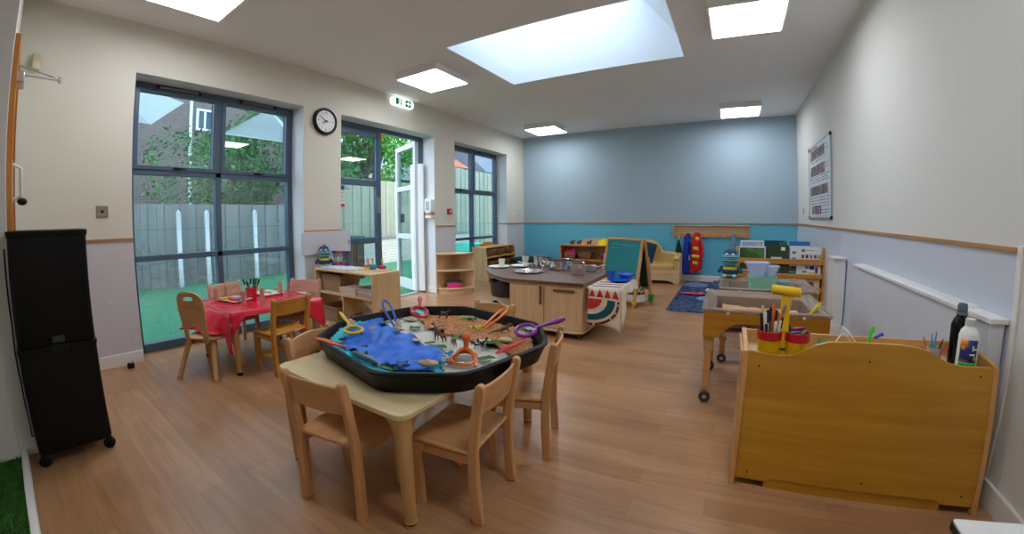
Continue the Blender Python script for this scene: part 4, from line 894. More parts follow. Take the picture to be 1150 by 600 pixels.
def art_tray(lab, x, y, rz, shapes):
    t = thing('craft_tray', lab, 'tray', (x, y, ZT + .004), rz); b = MB(); R0, R1 = rrect(-.13, .13, -.09, .09, .02), rrect(-.122, .122, -.082, .082, .018); R2 = rrect(-.12, .12, -.08, .08, .016)
    rings = [[b.bm.verts.new((p[0], p[1], z)) for p in R] for R, z in ((R2, 0), (R0, .012), (R1, .012), (R2, .004))]; n = len(R0)
    for A, B in zip(rings, rings[1:]):
        for j in range(n): b._f([A[j], A[(j + 1) % n], B[(j + 1) % n], B[j]])
    b._f(rings[0][::-1]); b._f(rings[-1]); b.build('tray_body', TRAYW, t)
    for (sx, sy, r, c, nm, lab2) in shapes:
        M = Matrix.Rotation(r, 4, 'Z'); o = MB().prism([(-.045, -.008), (.0, -.014), (.045, -.006), (.05, .004), (.0, .012), (-.03, .010)], 'z', .0, .018, M).build(nm, pm('foam_%d_%d_%d' % c, c, .5), None, bevel=.004)
        o.location = V((x, y, ZT + .009)) + Matrix.Rotation(rz, 3, 'Z') @ V((sx, sy, 0)); tag(o, lab2, 'craft piece')
art_tray('white craft tray with red and blue pieces on the red tablecloth', -3.30, 1.31, .15, [(-.04, -.02, .3, (210, 20, 36), 'craft_stick', 'red craft strip lying across front of the nearer craft tray'), (.02, .0, .2, (30, 120, 206), 'craft_stick', 'blue craft strip in middle of the nearer craft tray'), (.04, .03, .1, (70, 180, 216), 'craft_stick', 'light blue craft strip at back of the nearer craft tray'), (.05, -.035, .5, (220, 40, 40), 'craft_stick', 'short red craft strip at right of the nearer craft tray'), (-.08, -.05, .8, (228, 196, 50), 'craft_stick', 'yellow craft strip at left corner of the nearer craft tray')])
art_tray('pale craft tray lying beyond the red pot on red tablecloth', -3.36, 1.62, .1, [(0, 0, .2, (206, 170, 160), 'craft_stick', 'pinkish craft strip on the tray beyond the red pot')])
TUBE = pm('cardboard_tube', (190, 150, 128), .75, var=.08, nscale=20)
for i, ((x, y), lab) in enumerate(zip([(-3.391, 1.194), (-3.50, 1.315), (-3.071, 1.283), (-3.097, 1.446), (-3.286, 1.70), (-3.121, 1.693)], ['at near left edge of the red table', 'by the far left edge of red table', 'in front of the nearer craft tray', 'to the right of the red pot', 'near far end of the red table, left of a pair', 'near far end of the red table, right of a pair'])):
    b = MB(); b.lathe([(.0135, .002), (.0135, .0), (.0175, .0), (.0175, .1), (.0135, .1), (.0135, .004)], (x, y, ZT + .003), 16); tag(b.build('cardboard_tube', TUBE), 'brown cardboard tube standing ' + lab, 'tube', 'cardboard tubes on the red table')
def cup_of(t, r0, r1, h, m, name='cup', z=0, thick=.003, cx=0, cy=0, n=24, parent=None):
    return MB().lathe([(.0001, z + .001), (r0 - .001, z), (r0, z + .002), (r1, z + h), (r1 - thick, z + h), (r0 - thick, z + .005), (.0001, z + .005)], (cx, cy, 0), n).build(name, m, t)
t = thing('pen_pot', 'red plastic pot full of pens on the red table', 'pot', (-3.27, 1.435, ZT + .003)); cup_of(t, .042, .047, .088, pm('red_pot', (206, 22, 40), .35, coat=.3), 'pot_body')
def pen(lab, base, tip, r, c1, c2, group, name='pen', cat='pen', capf=.3, brush=False):
    A, B = V(base), V(tip); t = thing(name, lab, cat, A, 0, group); d = B - A
    MB().tube([(0, 0, 0), d * (1 - capf)], [r * .8, r], 8).build('barrel', pm('pc_%d_%d_%d' % c1, c1, .35), t)
    if brush: MB().tube([d * (1 - capf), d * (1 - capf * .8), d * (1 - capf * .3), d], [r * .8, r * 1.1, r * 1.3, r * .3], 8).build('bristles', pm('pc_%d_%d_%d' % c2, c2, .8), t)
    else: MB().tube([d * (1 - capf), d * .98, d], [r * 1.12, r * 1.12, r * .7], 8).build('cap', pm('pc_%d_%d_%d' % c2, c2, .35), t)
    return t
gp = 'pens in the red pot'
for i, (dx, dy, h, c1, c2, lab) in enumerate([(-.03, -.03, .16, (230, 230, 226), (30, 30, 32), 'white felt pen with black cap leaning left out of red pot'), (-.01, -.02, .15, (232, 160, 40), (20, 30, 60), 'orange pen with dark cap at front of red pot'), (.0, .0, .165, (238, 238, 236), (40, 40, 44), 'white pen with dark cap upright in middle of red pot'), (.02, .01, .17, (40, 150, 70), (24, 26, 30), 'green pen with black cap leaning right out of red pot'), (.03, .02, .17, (30, 60, 150), (20, 22, 26), 'blue pen with black cap at right of red pot'), (.035, .035, .16, (200, 40, 50), (30, 26, 26), 'red pen with dark cap leaning furthest right out of red pot'), (-.035, .0, .13, (30, 50, 130), (30, 60, 150), 'dark blue pen lowest at left of the red pot')]):
    pen(lab, (-3.27 + dx * .4, 1.435 + dy * .4, ZT + .012), (-3.27 + dx * 1.5, 1.435 + dy * 1.5, ZT + h), .0065, c1, c2, gp)
# door stop, wall things
t = thing('door_stop', 'small black rubber stop on floor against the left skirting', 'door stop', (-3.66, .575, 0)); MB().lathe([(.026, 0), (.026, .03), (.02, .04), (.0001, .042)], (0, 0, 0), 16).build('stop', BLACKP, t); MB().lathe([(.010, .042), (.008, .046), (.0001, .047)], (0, 0, 0), 12).build('screw', STEEL, t)
# ---------------------------------------------------------------- low bookcase under the clock
t = thing('bookcase', 'low open birch bookcase with baskets between window and garden door', 'bookcase', (-3.15, 2.41, 0)); P_ = W('birch_ply', 'x'); PZ = W('birch_ply', 'z')
MB().box(-.45, .45, -.165, .165, .582, .60).build('top_board', P_, t, bevel=.003)
for s in (-1, 1): MB().box(s * .45 - (0 if s < 0 else .018), s * .45 + (.018 if s < 0 else 0), -.165, .165, 0, .582).build('side_panel', PZ, t, bevel=.002)
MB().box(-.432, .432, -.16, .16, .36, .376).build('shelf', P_, t, bevel=.002); MB().box(-.432, .432, -.16, .16, .055, .071).build('shelf', P_, t, bevel=.002); MB().box(-.432, .432, -.15, -.135, 0, .055).build('plinth', P_, t)
MB().box(-.008, .008, -.16, .16, .071, .36).build('divider', PZ, t, bevel=.002)
WK = weave('wicker_light', (196, 156, 110), (120, 84, 52)); WD = weave('wicker_dark', (92, 76, 66), (34, 28, 26), 90); WR = weave('wicker_brown', (170, 124, 72), (96, 62, 32))
def basket(lab, x, y, z, w, d, h, m, rz=0, group=None, flare=.86, name='basket'):
    t = thing(name, lab, 'basket', (x, y, z), rz, group); b = MB()
    def R(s, k=0): return rrect(-w / 2 * s + k, w / 2 * s - k, -d / 2 * s + k, d / 2 * s - k, .02, 4)
    rings = [[b.bm.verts.new((p[0], p[1], zz)) for p in R(s, k)] for s, k, zz in ((flare, 0, 0), (.5 + flare / 2, 0, h * .5), (1, 0, h), (1, .008, h), (.5 + flare / 2, .008, h * .5), (flare, .008, .008))]; n = len(rings[0])
    for A, B in zip(rings, rings[1:]):
        for j in range(n): b._f([A[j], A[(j + 1) % n], B[(j + 1) % n], B[j]])
    b._f(rings[0][::-1]); b._f(rings[-1]); b.build('basket_body', m, t)
    MB().tube([(p[0], p[1], h) for p in R(1, .004)], .007, 6, closed=True).build('rim', m, t); return t
basket('light wicker basket on upper left shelf of the low bookcase', -3.40, 2.42, .376, .34, .26, .165, WK)
basket('light wicker basket on lower left shelf of the low bookcase', -3.42, 2.40, .071, .30, .26, .15, WK)
basket('light wicker basket with papers on lower right shelf of low bookcase', -2.93, 2.40, .071, .32, .26, .11, WK)
for i, (a, c, lab, tilt) in enumerate([(.5, (222, 218, 230), 'pale lilac sheet standing in the lower right basket', .5), (.1, (150, 130, 150), 'mauve packet lying in the lower right basket', 1.2)]):
    o = MB().box(-.09, .09, -.004, .004, 0, .15, Matrix.Translation((-2.98 + i * .09, 2.38 + .02 * i, .09)) @ Matrix.Rotation(.3 - i * .5, 4, 'Y') @ Matrix.Rotation(-tilt * .6, 4, 'X')).build('paper_sheet' if i == 0 else 'paper_packet', pm('pap%d' % i, c, .6)); tag(o, lab, 'paper')
def book(lab, x, y, z, w, d, h, rz, c, group, cover=None):
    t = thing('book', lab, 'book', (x, y, z), rz, group); m = cover or pm('cov_%d_%d_%d' % c, c, .5, var=.05)
    MB().box(-w / 2, w / 2 - .003, -d / 2 + .003, d / 2 - .003, .0015, h - .0015).build('pages', pm('pages', (226, 216, 192), .8), t, smooth=0)
    b = MB(); b.box(-w / 2, w / 2, -d / 2, d / 2, 0, .0015); b.box(-w / 2, w / 2, -d / 2, d / 2, h - .0015, h); b.box(-w / 2 - .001, -w / 2 + .001, -d / 2, d / 2, 0, h); b.build('cover', m, t, smooth=0); return t
bcols = [((200, 160, 110), .03, 'thick brown book at bottom of the left stack on the low bookcase'), ((206, 184, 150), .022, 'tan book second up in the left stack on low bookcase'), ((226, 214, 196), .014, 'cream picture book on top of the left stack on low bookcase')]
z = .376
for c, h, lab in bcols: book(lab, -3.10 + .008 * z, 2.36, z, .24, .19, h, .05 * (z * 10 % 1), c, 'books on the low bookcase'); z += h
z = .376
for c, h, lab in [((60, 70, 100), .012, 'navy book at bottom of right stack on low bookcase'), ((222, 222, 226), .011, 'white book second up in right stack on low bookcase'), ((150, 150, 160), .013, 'grey book third up in right stack on low bookcase'), ((236, 236, 236), .011, 'white book fourth up in right stack on low bookcase'), ((90, 110, 120), .013, 'slate coloured book fifth up in right stack on low bookcase'), ((200, 196, 206), .012, 'pale grey book second from top in right stack on low bookcase'), ((110, 70, 60), .01, 'brown book topmost in right stack on low bookcase')]:
    book(lab, -2.85, 2.37 + .01 * math.sin(z * 300), z, .21, .17, h, .06 * math.sin(z * 200), c, 'books on the low bookcase'); z += h + .0005
# soft monsters
def monster(lab, x, y, z, rz, S, tilt=0):
    t = thing('soft_toy', lab, 'soft toy', (x, y, z), rz)
    m = bands('knit_stripes', [(0, (60, 36, 36)), (.28, (120, 206, 216)), (.62, (60, 36, 36)), (.8, (130, 190, 190))], 'Z', 1 / .034, .9, .2)
    MB().ball((0, 0, .145 * S), .062 * S, (1.05, .9, 1.02), 22, 14).build('head', m, t)
    MB().ball((0, -.004 * S, .178 * S), .051 * S, (1.02, .93, .72), 20, 10).build('cap', pm('monster_cap', (20, 74, 110), .9), t)
    MB().lathe([(.0001, 0), (.055, .004), (.064, .03), (.058, .06), (.042, .088), (.0001, .09)], (0, 0, .01 * S), 20, S, S * .85).build('body', bands('monster_body', [(0, (190, 140, 50)), (.26, (24, 62, 96)), (.66, (206, 160, 40)), (.86, (60, 120, 70))], 'Z', 1 / (.1 * S), .9), t)
    for s in (-1, 1):
        e = MB().ball((s * .022 * S, -.050 * S, .172 * S), .0125 * S, (1, .6, 1)).build('eye', pm('eye_white', (236, 240, 240), .4), t); MB().ball((s * .020 * S, -.0575 * S, .171 * S), .006 * S, (1, .5, 1), 8, 6).build('pupil', pm('pupil_navy', (20, 40, 90), .3), e)
        MB().ball((s * .035 * S, -.035 * S, .010 * S), .018 * S, (1, 1.3, .75)).build('foot', pm('foot_aqua', (130, 206, 214), .9), t)
        MB().tube([(s * .058 * S, 0, .075 * S), (s * .08 * S, -.01 * S, .05 * S), (s * .082 * S, -.02 * S, .035 * S)], [.012 * S, .014 * S, .015 * S], 10).build('arm', pm('monster_cap', (20, 74, 110)), t)
    MB().tube([(0, 0, .21 * S), (.012 * S, 0, .226 * S)], [.008 * S, .011 * S], 8).build('horn', pm('horn_tan', (190, 120, 80), .8), t)
    return t
monster('striped knitted monster soft toy sitting on low bookcase beside sand timer', -3.625, 2.385, .601, math.radians(48), 1.0)
# sand timer
t = thing('sand_timer', 'triple sand timer with blue and red ends on low bookcase', 'sand timer', (-3.50, 2.50, .601), math.radians(10))
NB, RB = pm('timer_blue', (20, 40, 130), .3), pm('timer_red', (226, 40, 30), .3)
for zz in (0, .135):
    MB().box(-.10, -.035, -.03, .03, zz, zz + .022).build('end_bar', NB, t, bevel=.004); MB().box(.035, .10, -.03, .03, zz, zz + .022).build('end_bar', NB, t, bevel=.004); MB().box(-.035, .035, -.031, .031, zz, zz + .022).build('end_bar', RB, t, bevel=.004)
for i, c in enumerate([(150, 160, 150), (220, 80, 50), (206, 70, 60)]):
    x = (-.066, 0, .066)[i]; MB().lathe([(.024, .022), (.025, .05), (.006, .0785), (.025, .107), (.024, .135)], (x, 0, 0), 16).build('glass_bulb', glass('timer_glass', (225, 240, 240), 1.5), t); MB().lathe([(.0001, .023), (.022, .023), (.021, .038), (.0001, .05)], (x, 0, 0), 14).build('sand', pm('ts_%d' % i, c, .8), t)
for sx in (-.096, .096): MB().cyl((sx, 0, .022), (sx, 0, .135), .004).build('post', NB, t)
o = MB().prism(rrect(-.24, .24, -.1, .1, .01), 'z', 0, .01, rot_to((-3.31, 2.385, .601), .02)).build('picture_board', [cells('picture_print', [(206, 212, 226), (190, 200, 220), (226, 226, 232), (170, 180, 210), (216, 190, 190)], 34)], bevel=.002); tag(o, 'flat picture board with pale blue print on low bookcase', 'board')
tag(MB().prism(rrect(-.17, .17, -.07, .07, .02), 'z', 0, .008, rot_to((-2.95, 2.49, .601), .1)).build('wooden_tray', W('birch_ply', 'x'), bevel=.002), 'thin wooden tray under the toy stackers on low bookcase', 'tray')
def stacker(lab, x, y, z, cs, cols):
    t = thing('stacking_toy', lab, 'stacking toy', (x, y, z)); zz = 0
    for (r, h), c in zip(cs, cols): MB().lathe([(.0001, 0), (r * .92, 0), (r, h * .25), (r, h * .75), (r * .92, h), (.0001, h)], (0, 0, zz), 18).build('ring', pm('st_%d_%d_%d' % c, c, .35), t); zz += h
    MB().lathe([(.007, 0), (.006, .035), (.011, .042), (.012, .052), (.007, .062), (.0001, .064)], (0, 0, zz), 12).build('peg', W('beech_pale', 'z'), t)
stacker('toy stacker with red ring over yellow base on low bookcase', -3.05, 2.49, .6095, [(.036, .018), (.036, .016)], [(232, 190, 20), (226, 60, 24)])
stacker('toy stacker with bright blue rings on low bookcase', -2.945, 2.46, .6095, [(.032, .018), (.034, .016), (.03, .01)], [(20, 130, 190), (20, 150, 190), (80, 150, 50)])
stacker('toy stacker with magenta star ring on low bookcase', -2.90, 2.54, .6095, [(.036, .015), (.034, .012)], [(206, 20, 90), (216, 30, 110)])
t = thing('wall_board', 'white rounded panel fixed on wall behind the sand timer', 'wall panel', (XL, 2.49, .835)); MB().prism(rrect(-.30, .31, -.115, .125, .03), 'x', .008, .03).build('panel', LILAC, t, bevel=.004); MB().prism(rrect(.275, .30, -.03, .02, .005), 'x', .03, .033).build('clip', pm('clip_grey', (150, 160, 175), .4), t)
# ---------------------------------------------------------------- wall fittings
t = thing('wall_clock', 'round black rimmed wall clock between first window and door', 'clock', (XL, 2.483, 2.138)); M = Matrix.Rotation(PI / 2, 4, 'Y')
MB().lathe([(.0001, .001), (.146, .001), (.146, .03), (.138, .042), (.122, .042), (.116, .028), (.0001, .028)], (0, 0, 0), 40, M=M).build('rim', BLACKP, t)
MB().lathe([(.0001, .029), (.115, .029), (.115, .0305), (.0001, .0305)], (0, 0, 0), 40, M=M).build('dial', pm('dial_white', (232, 236, 236), .5, var=0), t)
for k in range(12):
    a = PI / 2 - k * PI / 6; yy, zz = .092 * math.cos(a), .092 * math.sin(a)
    if k % 3 == 0: text(str(k or 12), .034, 'numeral', BLACKP, t, (.0312, yy, zz), (PI / 2, 0, PI / 2))
    else: text(str(k), .022, 'numeral', BLACKP, t, (.0312, yy, zz), (PI / 2, 0, PI / 2))
def hand(L_, w, deg, nm, x):
    a = math.radians(90 - deg); d = V((0, math.cos(a), math.sin(a))); p = V((0, -d.z, d.y)); b = MB(); q = [-d * .02 + p * w * .5, -d * .02 - p * w * .5, d * L_ - p * w * .3, d * L_ + p * w * .3]
    b.hexa([v + V((x, 0, 0)) for v in q] + [v + V((x + .002, 0, 0)) for v in q]); b.build(nm, BLACKP, t)
hand(.052, .011, 236, 'hour_hand', .033); hand(.088, .008, 302, 'minute_hand', .036); hand(.085, .002, 92, 'second_hand', .039)
# exit sign
t = thing('exit_sign', 'lit green and white emergency exit sign above the garden door', 'exit sign', (XL, 3.62, 2.585)); 
MB().prism(rrect(-.19, .19, -.055, .055, .045), 'x', .001, .055).build('case', emis('sign_white', (236, 255, 250), 1.15), t, bevel=.006)
GRN = emis('sign_green', (0, 120, 84), .55)
MB().box(.055, .0565, -.135, -.035, -.042, .042).build('pictogram_panel', GRN, t); MB().box(.055, .0565, .035, .135, -.042, .042).build('arrow_panel', GRN, t)
SW = emis('sign_white2', (240, 255, 250), 1.2)
MB().prism([(-.088, -.040), (-.052, -.040), (-.052, .036), (-.088, .036)], 'x', .0565, .058).build('doorway', SW, t)
b = MB(); b.ball((.0595, -.080, .024), .007, (.3, 1, 1), 10, 6)
for q in ([(-.082, .014), (-.072, .016), (-.068, -.008), (-.080, -.006)], [(-.078, -.004), (-.068, -.006), (-.058, -.018), (-.060, -.034), (-.066, -.034), (-.066, -.02)], [(-.080, -.004), (-.074, -.006), (-.082, -.022), (-.096, -.028), (-.097, -.023), (-.086, -.017)], [(-.072, .014), (-.058, .006), (-.056, .010), (-.070, .019)], [(-.080, .014), (-.094, .008), (-.096, .002), (-.091, .002), (-.080, .008)]): b.prism(q, 'x', .0582, .0596)
b.build('running_figure', GRN, t)
MB().prism([(.05, .008), (.08, .008), (.08, .03), (.122, 0), (.08, -.03), (.08, -.008), (.05, -.008)], 'x', .0567, .058).build('arrow', SW, t)
t = thing('wall_switch', 'small brushed metal key switch on wall above black trolley', 'switch', (XL, .484, 1.178)); MB().box(.001, .01, -.04, .04, -.042, .042).build('plate', pm('switch_metal', (150, 146, 120), .35, metal=.7), t, bevel=.003); MB().lathe([(.011, 0), (.009, .005), (.0001, .005)], (0, 0, 0), 14, M=Matrix.Translation((.01, 0, 0)) @ Matrix.Rotation(PI / 2, 4, 'Y')).build('keyhole', BLACKP, t)
t = thing('motion_sensor', 'cream motion sensor high in corner beside the wooden door', 'sensor', (XL, .03, 2.20)); MB().box(.001, .045, -.03, .03, -.06, .06).build('case', pm('sensor_cream', (206, 196, 160), .4), t, bevel=.015, seg=3); MB().prism(rrect(-.022, .022, -.05, .0, .01), 'x', .045, .049).build('lens', pm('sensor_lens', (226, 218, 196), .3), t, bevel=.002)
t = thing('fire_call_point', 'red fire alarm call point on wall right of the door', 'fire alarm', (XL, 4.60, 1.18)); MB().box(.001, .04, -.042, .042, -.042, .042).build('case', pm('alarm_red', (190, 24, 30), .35), t, bevel=.004); MB().box(.04, .043, -.022, .022, -.018, .02).build('glass_panel', WHITEP, t); MB().box(.0432, .0440, -.010, .010, -.008, .008).build('mark', BLACKP, t)
t = thing('soap_dispenser', 'white hand gel dispenser with orange base on door reveal', 'dispenser', (-3.80, 4.284, 1.245))
MB().prism(rrect(-.065, .065, -.09, .115, .03), 'y', -.10, -.003).build('case', WHITEP, t, bevel=.012, seg=3); MB().box(-.045, .045, -.095, -.01, -.118, -.09).build('nozzle', pm('orange_trans', (236, 140, 60), .4), t, bevel=.006); MB().prism(rrect(-.06, .055, -.16, -.12, .008), 'y', -.09, -.003).build('drip_shelf', WHITEP, t, bevel=.002); MB().prism(rrect(-.03, .03, -.05, .08, .02), 'y', -.1035, -.1).build('window', pm('disp_grey', (170, 176, 180), .3), t)
t = thing('wall_socket', 'white double wall plate near the blue back wall', 'socket', (XL, 6.69, 1.17)); MB().box(.001, .01, -.075, .075, -.043, .043).build('plate', pm('socket_white', (206, 204, 198), .4), t, bevel=.003); MB().box(.01, .014, -.05, -.02, -.015, .015).build('rocker', WHITEP, t); MB().box(.01, .014, .02, .05, -.015, .015).build('rocker', WHITEP, t)
t = thing('light_switch', 'small white wall switch below the whiteboard', 'switch', (XR, 6.45, 1.155)); MB().box(-.01, -.001, -.03, .03, -.045, .045).build('plate', pm('socket_white', (206, 204, 198)), t, bevel=.003); MB().box(-.014, -.01, -.01, .01, .0, .02).build('rocker', WHITEP, t); MB().box(-.014, -.01, -.01, .01, -.025, -.008).build('rocker', WHITEP, t)
# whiteboard
t = thing('whiteboard', 'whiteboard with photos and handwriting on the right wall', 'whiteboard', (XR, 5.34, 1.51))
MB().box(-.012, -.001, -.60, .60, -.44, .44).build('board', pm('board_white', (214, 224, 232), .35, var=.02), t)
f = MB(); frame_rect(f, -.018, -.001, -.61, .61, -.45, .45, .014); f.build('frame', STEEL, t)
for yy, zz in ((-.60, .44), (-.60, -.44), (.60, .44), (.60, -.44)): MB().box(-.021, -.001, yy - .018, yy + .018, zz - .018, zz + .018).build('corner_cap', BLACKP, t, bevel=.003)
rnd = random.Random(4); PH = cells('photo_print', [(120, 96, 96), (150, 120, 116), (90, 84, 92), (176, 150, 140), (110, 100, 110)], 18)
for r, (zz, y0_, y1_, hh) in enumerate([(.28, -.30, .56, .11), (.07, -.30, .56, .12), (-.17, -.45, .56, .11), (-.40, -.1, .5, .10)]):
    k = int((y1_ - y0_) / .09)
    for i in range(k): MB().box(-.0135, -.012, y0_ + i * .09, y0_ + i * .09 + .076, zz, zz + hh).build('photo', PH, t, smooth=0)
WR_ = pm('pen_line', (60, 66, 84), .6, var=0)
def scribble(parent, m, rows, x=-.0125, s=.006, h=.014, seed=1, ax='y'):
    rnd = random.Random(seed); b = MB()
    for (zz, a, c) in rows:
        u = a
        while u < c:
            L_ = rnd.uniform(.02, .06); k = max(3, int(L_ / .008)); P = []
            for i in range(k + 1): P.append((x, u + L_ * i / k, zz + h * rnd.uniform(-.5, .5)) if ax == 'y' else (u + L_ * i / k, x, zz + h * rnd.uniform(-.5, .5)))
            b.tube(P, s * .35, 4); u += L_ + .02
    return b.build('handwriting', m, parent, smooth=0)
scribble(t, WR_, [(.27, -.35, .5), (.24, -.3, .45), (.05, -.5, .5), (.02, -.45, .5), (-.01, -.5, .45), (-.2, -.5, .5), (-.235, -.52, .55), (-.27, -.5, .5), (-.3, -.5, .3), (-.35, -.5, .1), (-.38, -.45, .1), (.16, -.5, -.1), (.13, -.5, -.12)], seed=3)
scribble(t, pm('pen_red', (170, 80, 70), .6), [(.41, .1, .55)], h=.03, s=.01, seed=8); scribble(t, pm('pen_green', (90, 140, 100), .6), [(.37, -.45, .0), (.33, -.5, -.05)], seed=9)
# ---------------------------------------------------------------- quarter round corner shelf
t = thing('corner_shelf', 'quarter-round low beech corner shelf right of the garden door', 'shelf unit', (-3.72, 4.64, 0)); MP = W('maple', 'x')
def quarter(r, z0_, z1_, b=None, ins=0):
    b = b or MB(); pts = [(0, 0)] + [(r * math.sin(a), -r * math.cos(a)) for a in [PI / 2 * i / 16 for i in range(17)]]; return b.prism(pts, 'z', z0_, z1_)
quarter(.40, .565, .582).build('top_board', MP, t, bevel=.002); quarter(.39, .325, .342).build('shelf', MP, t, bevel=.002); quarter(.39, .065, .08).build('shelf', MP, t, bevel=.002); quarter(.37, 0, .065).build('plinth', MP, t)
MB().box(0, .012, -.39, 0, .08, .565).build('side_panel', W('maple', 'z'), t); MB().box(.012, .39, -.012, 0, .08, .565).build('side_panel', W('maple', 'z'), t)
MB().box(0, .02, -.398, -.372, 0, .565).build('front_post', W('maple', 'z'), t); MB().box(.374, .398, -.02, 0, 0, .565).build('front_post', W('maple', 'z'), t)
t = thing('storage_box', 'pink plastic box with dark lid on bottom of corner shelf', 'box', (-3.56, 4.46, .081), math.radians(40)); MB().prism(rrect(-.105, .105, -.07, .07, .02), 'z', 0, .075).build('box_body', pm('pink_plastic', (236, 60, 130), .3), t, bevel=.004); MB().prism(rrect(-.11, .11, -.075, .075, .02), 'z', .075, .09).prism(rrect(-.06, .07, -.05, .05, .02), 'z', .09, .11).build('lid', pm('lid_dark', (60, 74, 90), .4), t, bevel=.004)
# ---------------------------------------------------------------- basket unit in the far window recess
t = thing('basket_unit', 'low wooden unit with brown baskets in front of far window', 'shelf unit', (-3.93, 5.42, 0)); PX = W('pine', 'z'); PY = W('pine', 'y'); WU = .98
for yy in (0, WU - .018): MB().prism([(0, 0), (.33, 0), (.33, .06), (.28, .56), (.26, .585), (0, .585)], 'y', yy, yy + .018).build('side_panel', W('birch_ply', 'z'), t, bevel=.003)
MB().box(0, .27, .018, WU - .018, .565, .583).build('top_board', PY, t); MB().box(.0, .012, .018, WU - .018, .05, .565).build('back_panel', PY, t)
for zz in (.05, .22, .40): MB().hexa([V(q) for q in ((.012, .018, zz + .05), (.30, .018, zz), (.30, WU - .018, zz), (.012, WU - .018, zz + .05), (.012, .018, zz + .064), (.30, .018, zz + .014), (.30, WU - .018, zz + .014), (.012, WU - .018, zz + .064))]).build('shelf', PY, t)
MB().prism([(.22, .583)] + [(.45 + .23 * math.cos(PI - PI * i / 12), .583 + .07 * math.sin(PI * i / 12)) for i in range(13)], 'x', .0, .018).build('arched_back', W('orange_beech', 'y'), t)
for i, yy in enumerate((.19, .50, .80)):
    b_ = basket(['brown wicker basket nearest on top shelf of the window unit', 'brown wicker basket in middle of top shelf of the window unit', 'brown wicker basket furthest on top shelf of the window unit'][i], -3.755, 5.42 + yy, .452, .24, .26, .10, WR, 0, 'brown baskets in the window unit'); b_.rotation_euler = (0, .17, 0)
for i, yy in enumerate((.25, .7)):
    b_ = basket(['dark brown basket nearest on middle shelf of the window unit', 'dark brown basket further along middle shelf of the window unit'][i], -3.75, 5.42 + yy, .272, .24, .34, .09, WR, 0, 'brown baskets in the window unit'); b_.rotation_euler = (0, .17, 0)
def lump(name, x, y, z, rx, ry, h, m, lab, cat, seed=1, n=18):
    b = MB()
    def f(u, v):
        r = v; a = u * 2 * PI; k = 1 + .22 * NZ.noise(V((math.cos(a) * 1.5, math.sin(a) * 1.5, seed))); return V((x + rx * r * k * math.cos(a), y + ry * r * k * math.sin(a), z + .004 + h * (1 - r ** 3) * (.6 + .6 * NZ.noise(V((r * 4 * math.cos(a), r * 4 * math.sin(a), seed + 7))))))
    b.grid(f, n * 2, n // 2); return tag(b.build(name, m, smooth=60, solid=.002), lab, cat)
lump('crumpled_cloth', -3.42, 5.50, 0, .16, .10, .03, pm('cloth_royal', (30, 70, 130), .9, var=.2, nscale=30), 'crumpled blue cloth on floor in front of basket unit', 'cloth', 3)
t = MB().prism([(-.07, 0), (.07, 0), (.0, .10)], 'y', -.05, .05, rot_to((-2.98, 4.72, 0), .5)).build('toy_tent', pm('lime_plastic', (190, 230, 30), .4), bevel=.004); tag(t, 'lime green wedge shaped toy on floor behind the dark round basket', 'toy')
# ---------------------------------------------------------------- toy kitchen island
t = ISL = thing('kitchen_island', 'play kitchen island with pale doors and dark rounded counter', 'kitchen unit', (-1.5, 3.6, 0)); KX, KY = -1.5, 3.6
BP, BPZ = W('maple', 'x'), W('maple', 'z')
ctr = [(-1.135, 3.175), (-1.135, 4.15), (-2.3, 4.15), (-2.45, 4.10), (-2.53, 4.0), (-2.55, 3.88), (-2.52, 3.76), (-2.42, 3.60), (-2.27, 3.43), (-2.10, 3.28), (-1.96, 3.20), (-1.88, 3.175)]
loc_ = lambda P: [(a - KX, b - KY) for a, b in P]
MB().prism(loc_(ctr), 'z', .478, .508).build('worktop', W('walnut', 'x'), t, bevel=.004)
MB().prism([( (a) * .96, (b) * .96) for a, b in loc_(ctr)], 'z', .462, .478).build('top_board', BP, t, bevel=.003)
c = MB(); x0, x1, y0, y1 = -1.885 - KX, -1.155 - KX, 3.21 - KY, 4.10 - KY
c.box(x0, x0 + .018, y0, y1, .075, .462); c.box(x1 - .018, x1, y0, y1, .075, .462); c.box(x0 + .018, x1 - .018, y1 - .018, y1, .075, .462); c.box(x0 + .018, x1 - .018, y0, y0 + .018, .075, .462); c.build('carcass', BPZ, t, bevel=.002)
bs = [(-1.135, 3.165), (-1.135, 4.13), (-2.3, 4.13), (-2.48, 3.98), (-2.48, 3.76), (-2.26, 3.47), (-1.96, 3.20), (-1.89, 3.168)]
MB().prism(roundpoly(loc_(bs), .08), 'z', .055, .075).build('base_board', BP, t, bevel=.003)
sh_ = [(-1.89, 3.25), (-1.89, 4.10), (-2.3, 4.10), (-2.44, 3.96), (-2.44, 3.78), (-2.24, 3.5), (-1.98, 3.27)]
MB().prism(roundpoly(loc_(sh_), .06), 'z', .205, .22).build('shelf', BP, t, bevel=.002)
dx = -1.52 - KX
d_ = MB().box(x0 + .004, dx - .003, y0 - .016, y0 - .001, .08, .455).build('door', BPZ, t, bevel=.003)
def bar_handle(p, a, b, parent):
    m = MB(); A, B = V(a), V(b); m.box(min(A.x, B.x) - .010, max(A.x, B.x) + .010, A.y - .028, A.y - .017, min(A.z, B.z) - .010, max(A.z, B.z) + .010)
    for q in (A, B): qq = q + (B - A) * (.08 if q is A else -.08); m.box(qq.x - .006, qq.x + .006, A.y - .017, A.y, qq.z - .006, qq.z + .006)
    return plabel(m.build('door_handle', W('brown_handle', 'z'), parent, bevel=.002), 'dark brown bar handle')
bar_handle(None, (-1.547 - KX, y0 - .016, .30), (-1.547 - KX, y0 - .016, .45), d_)
d_ = MB().box(dx + .003, x1 - .004, y0 - .016, y0 - .001, .08, .455).build('door', BPZ, t, bevel=.003)
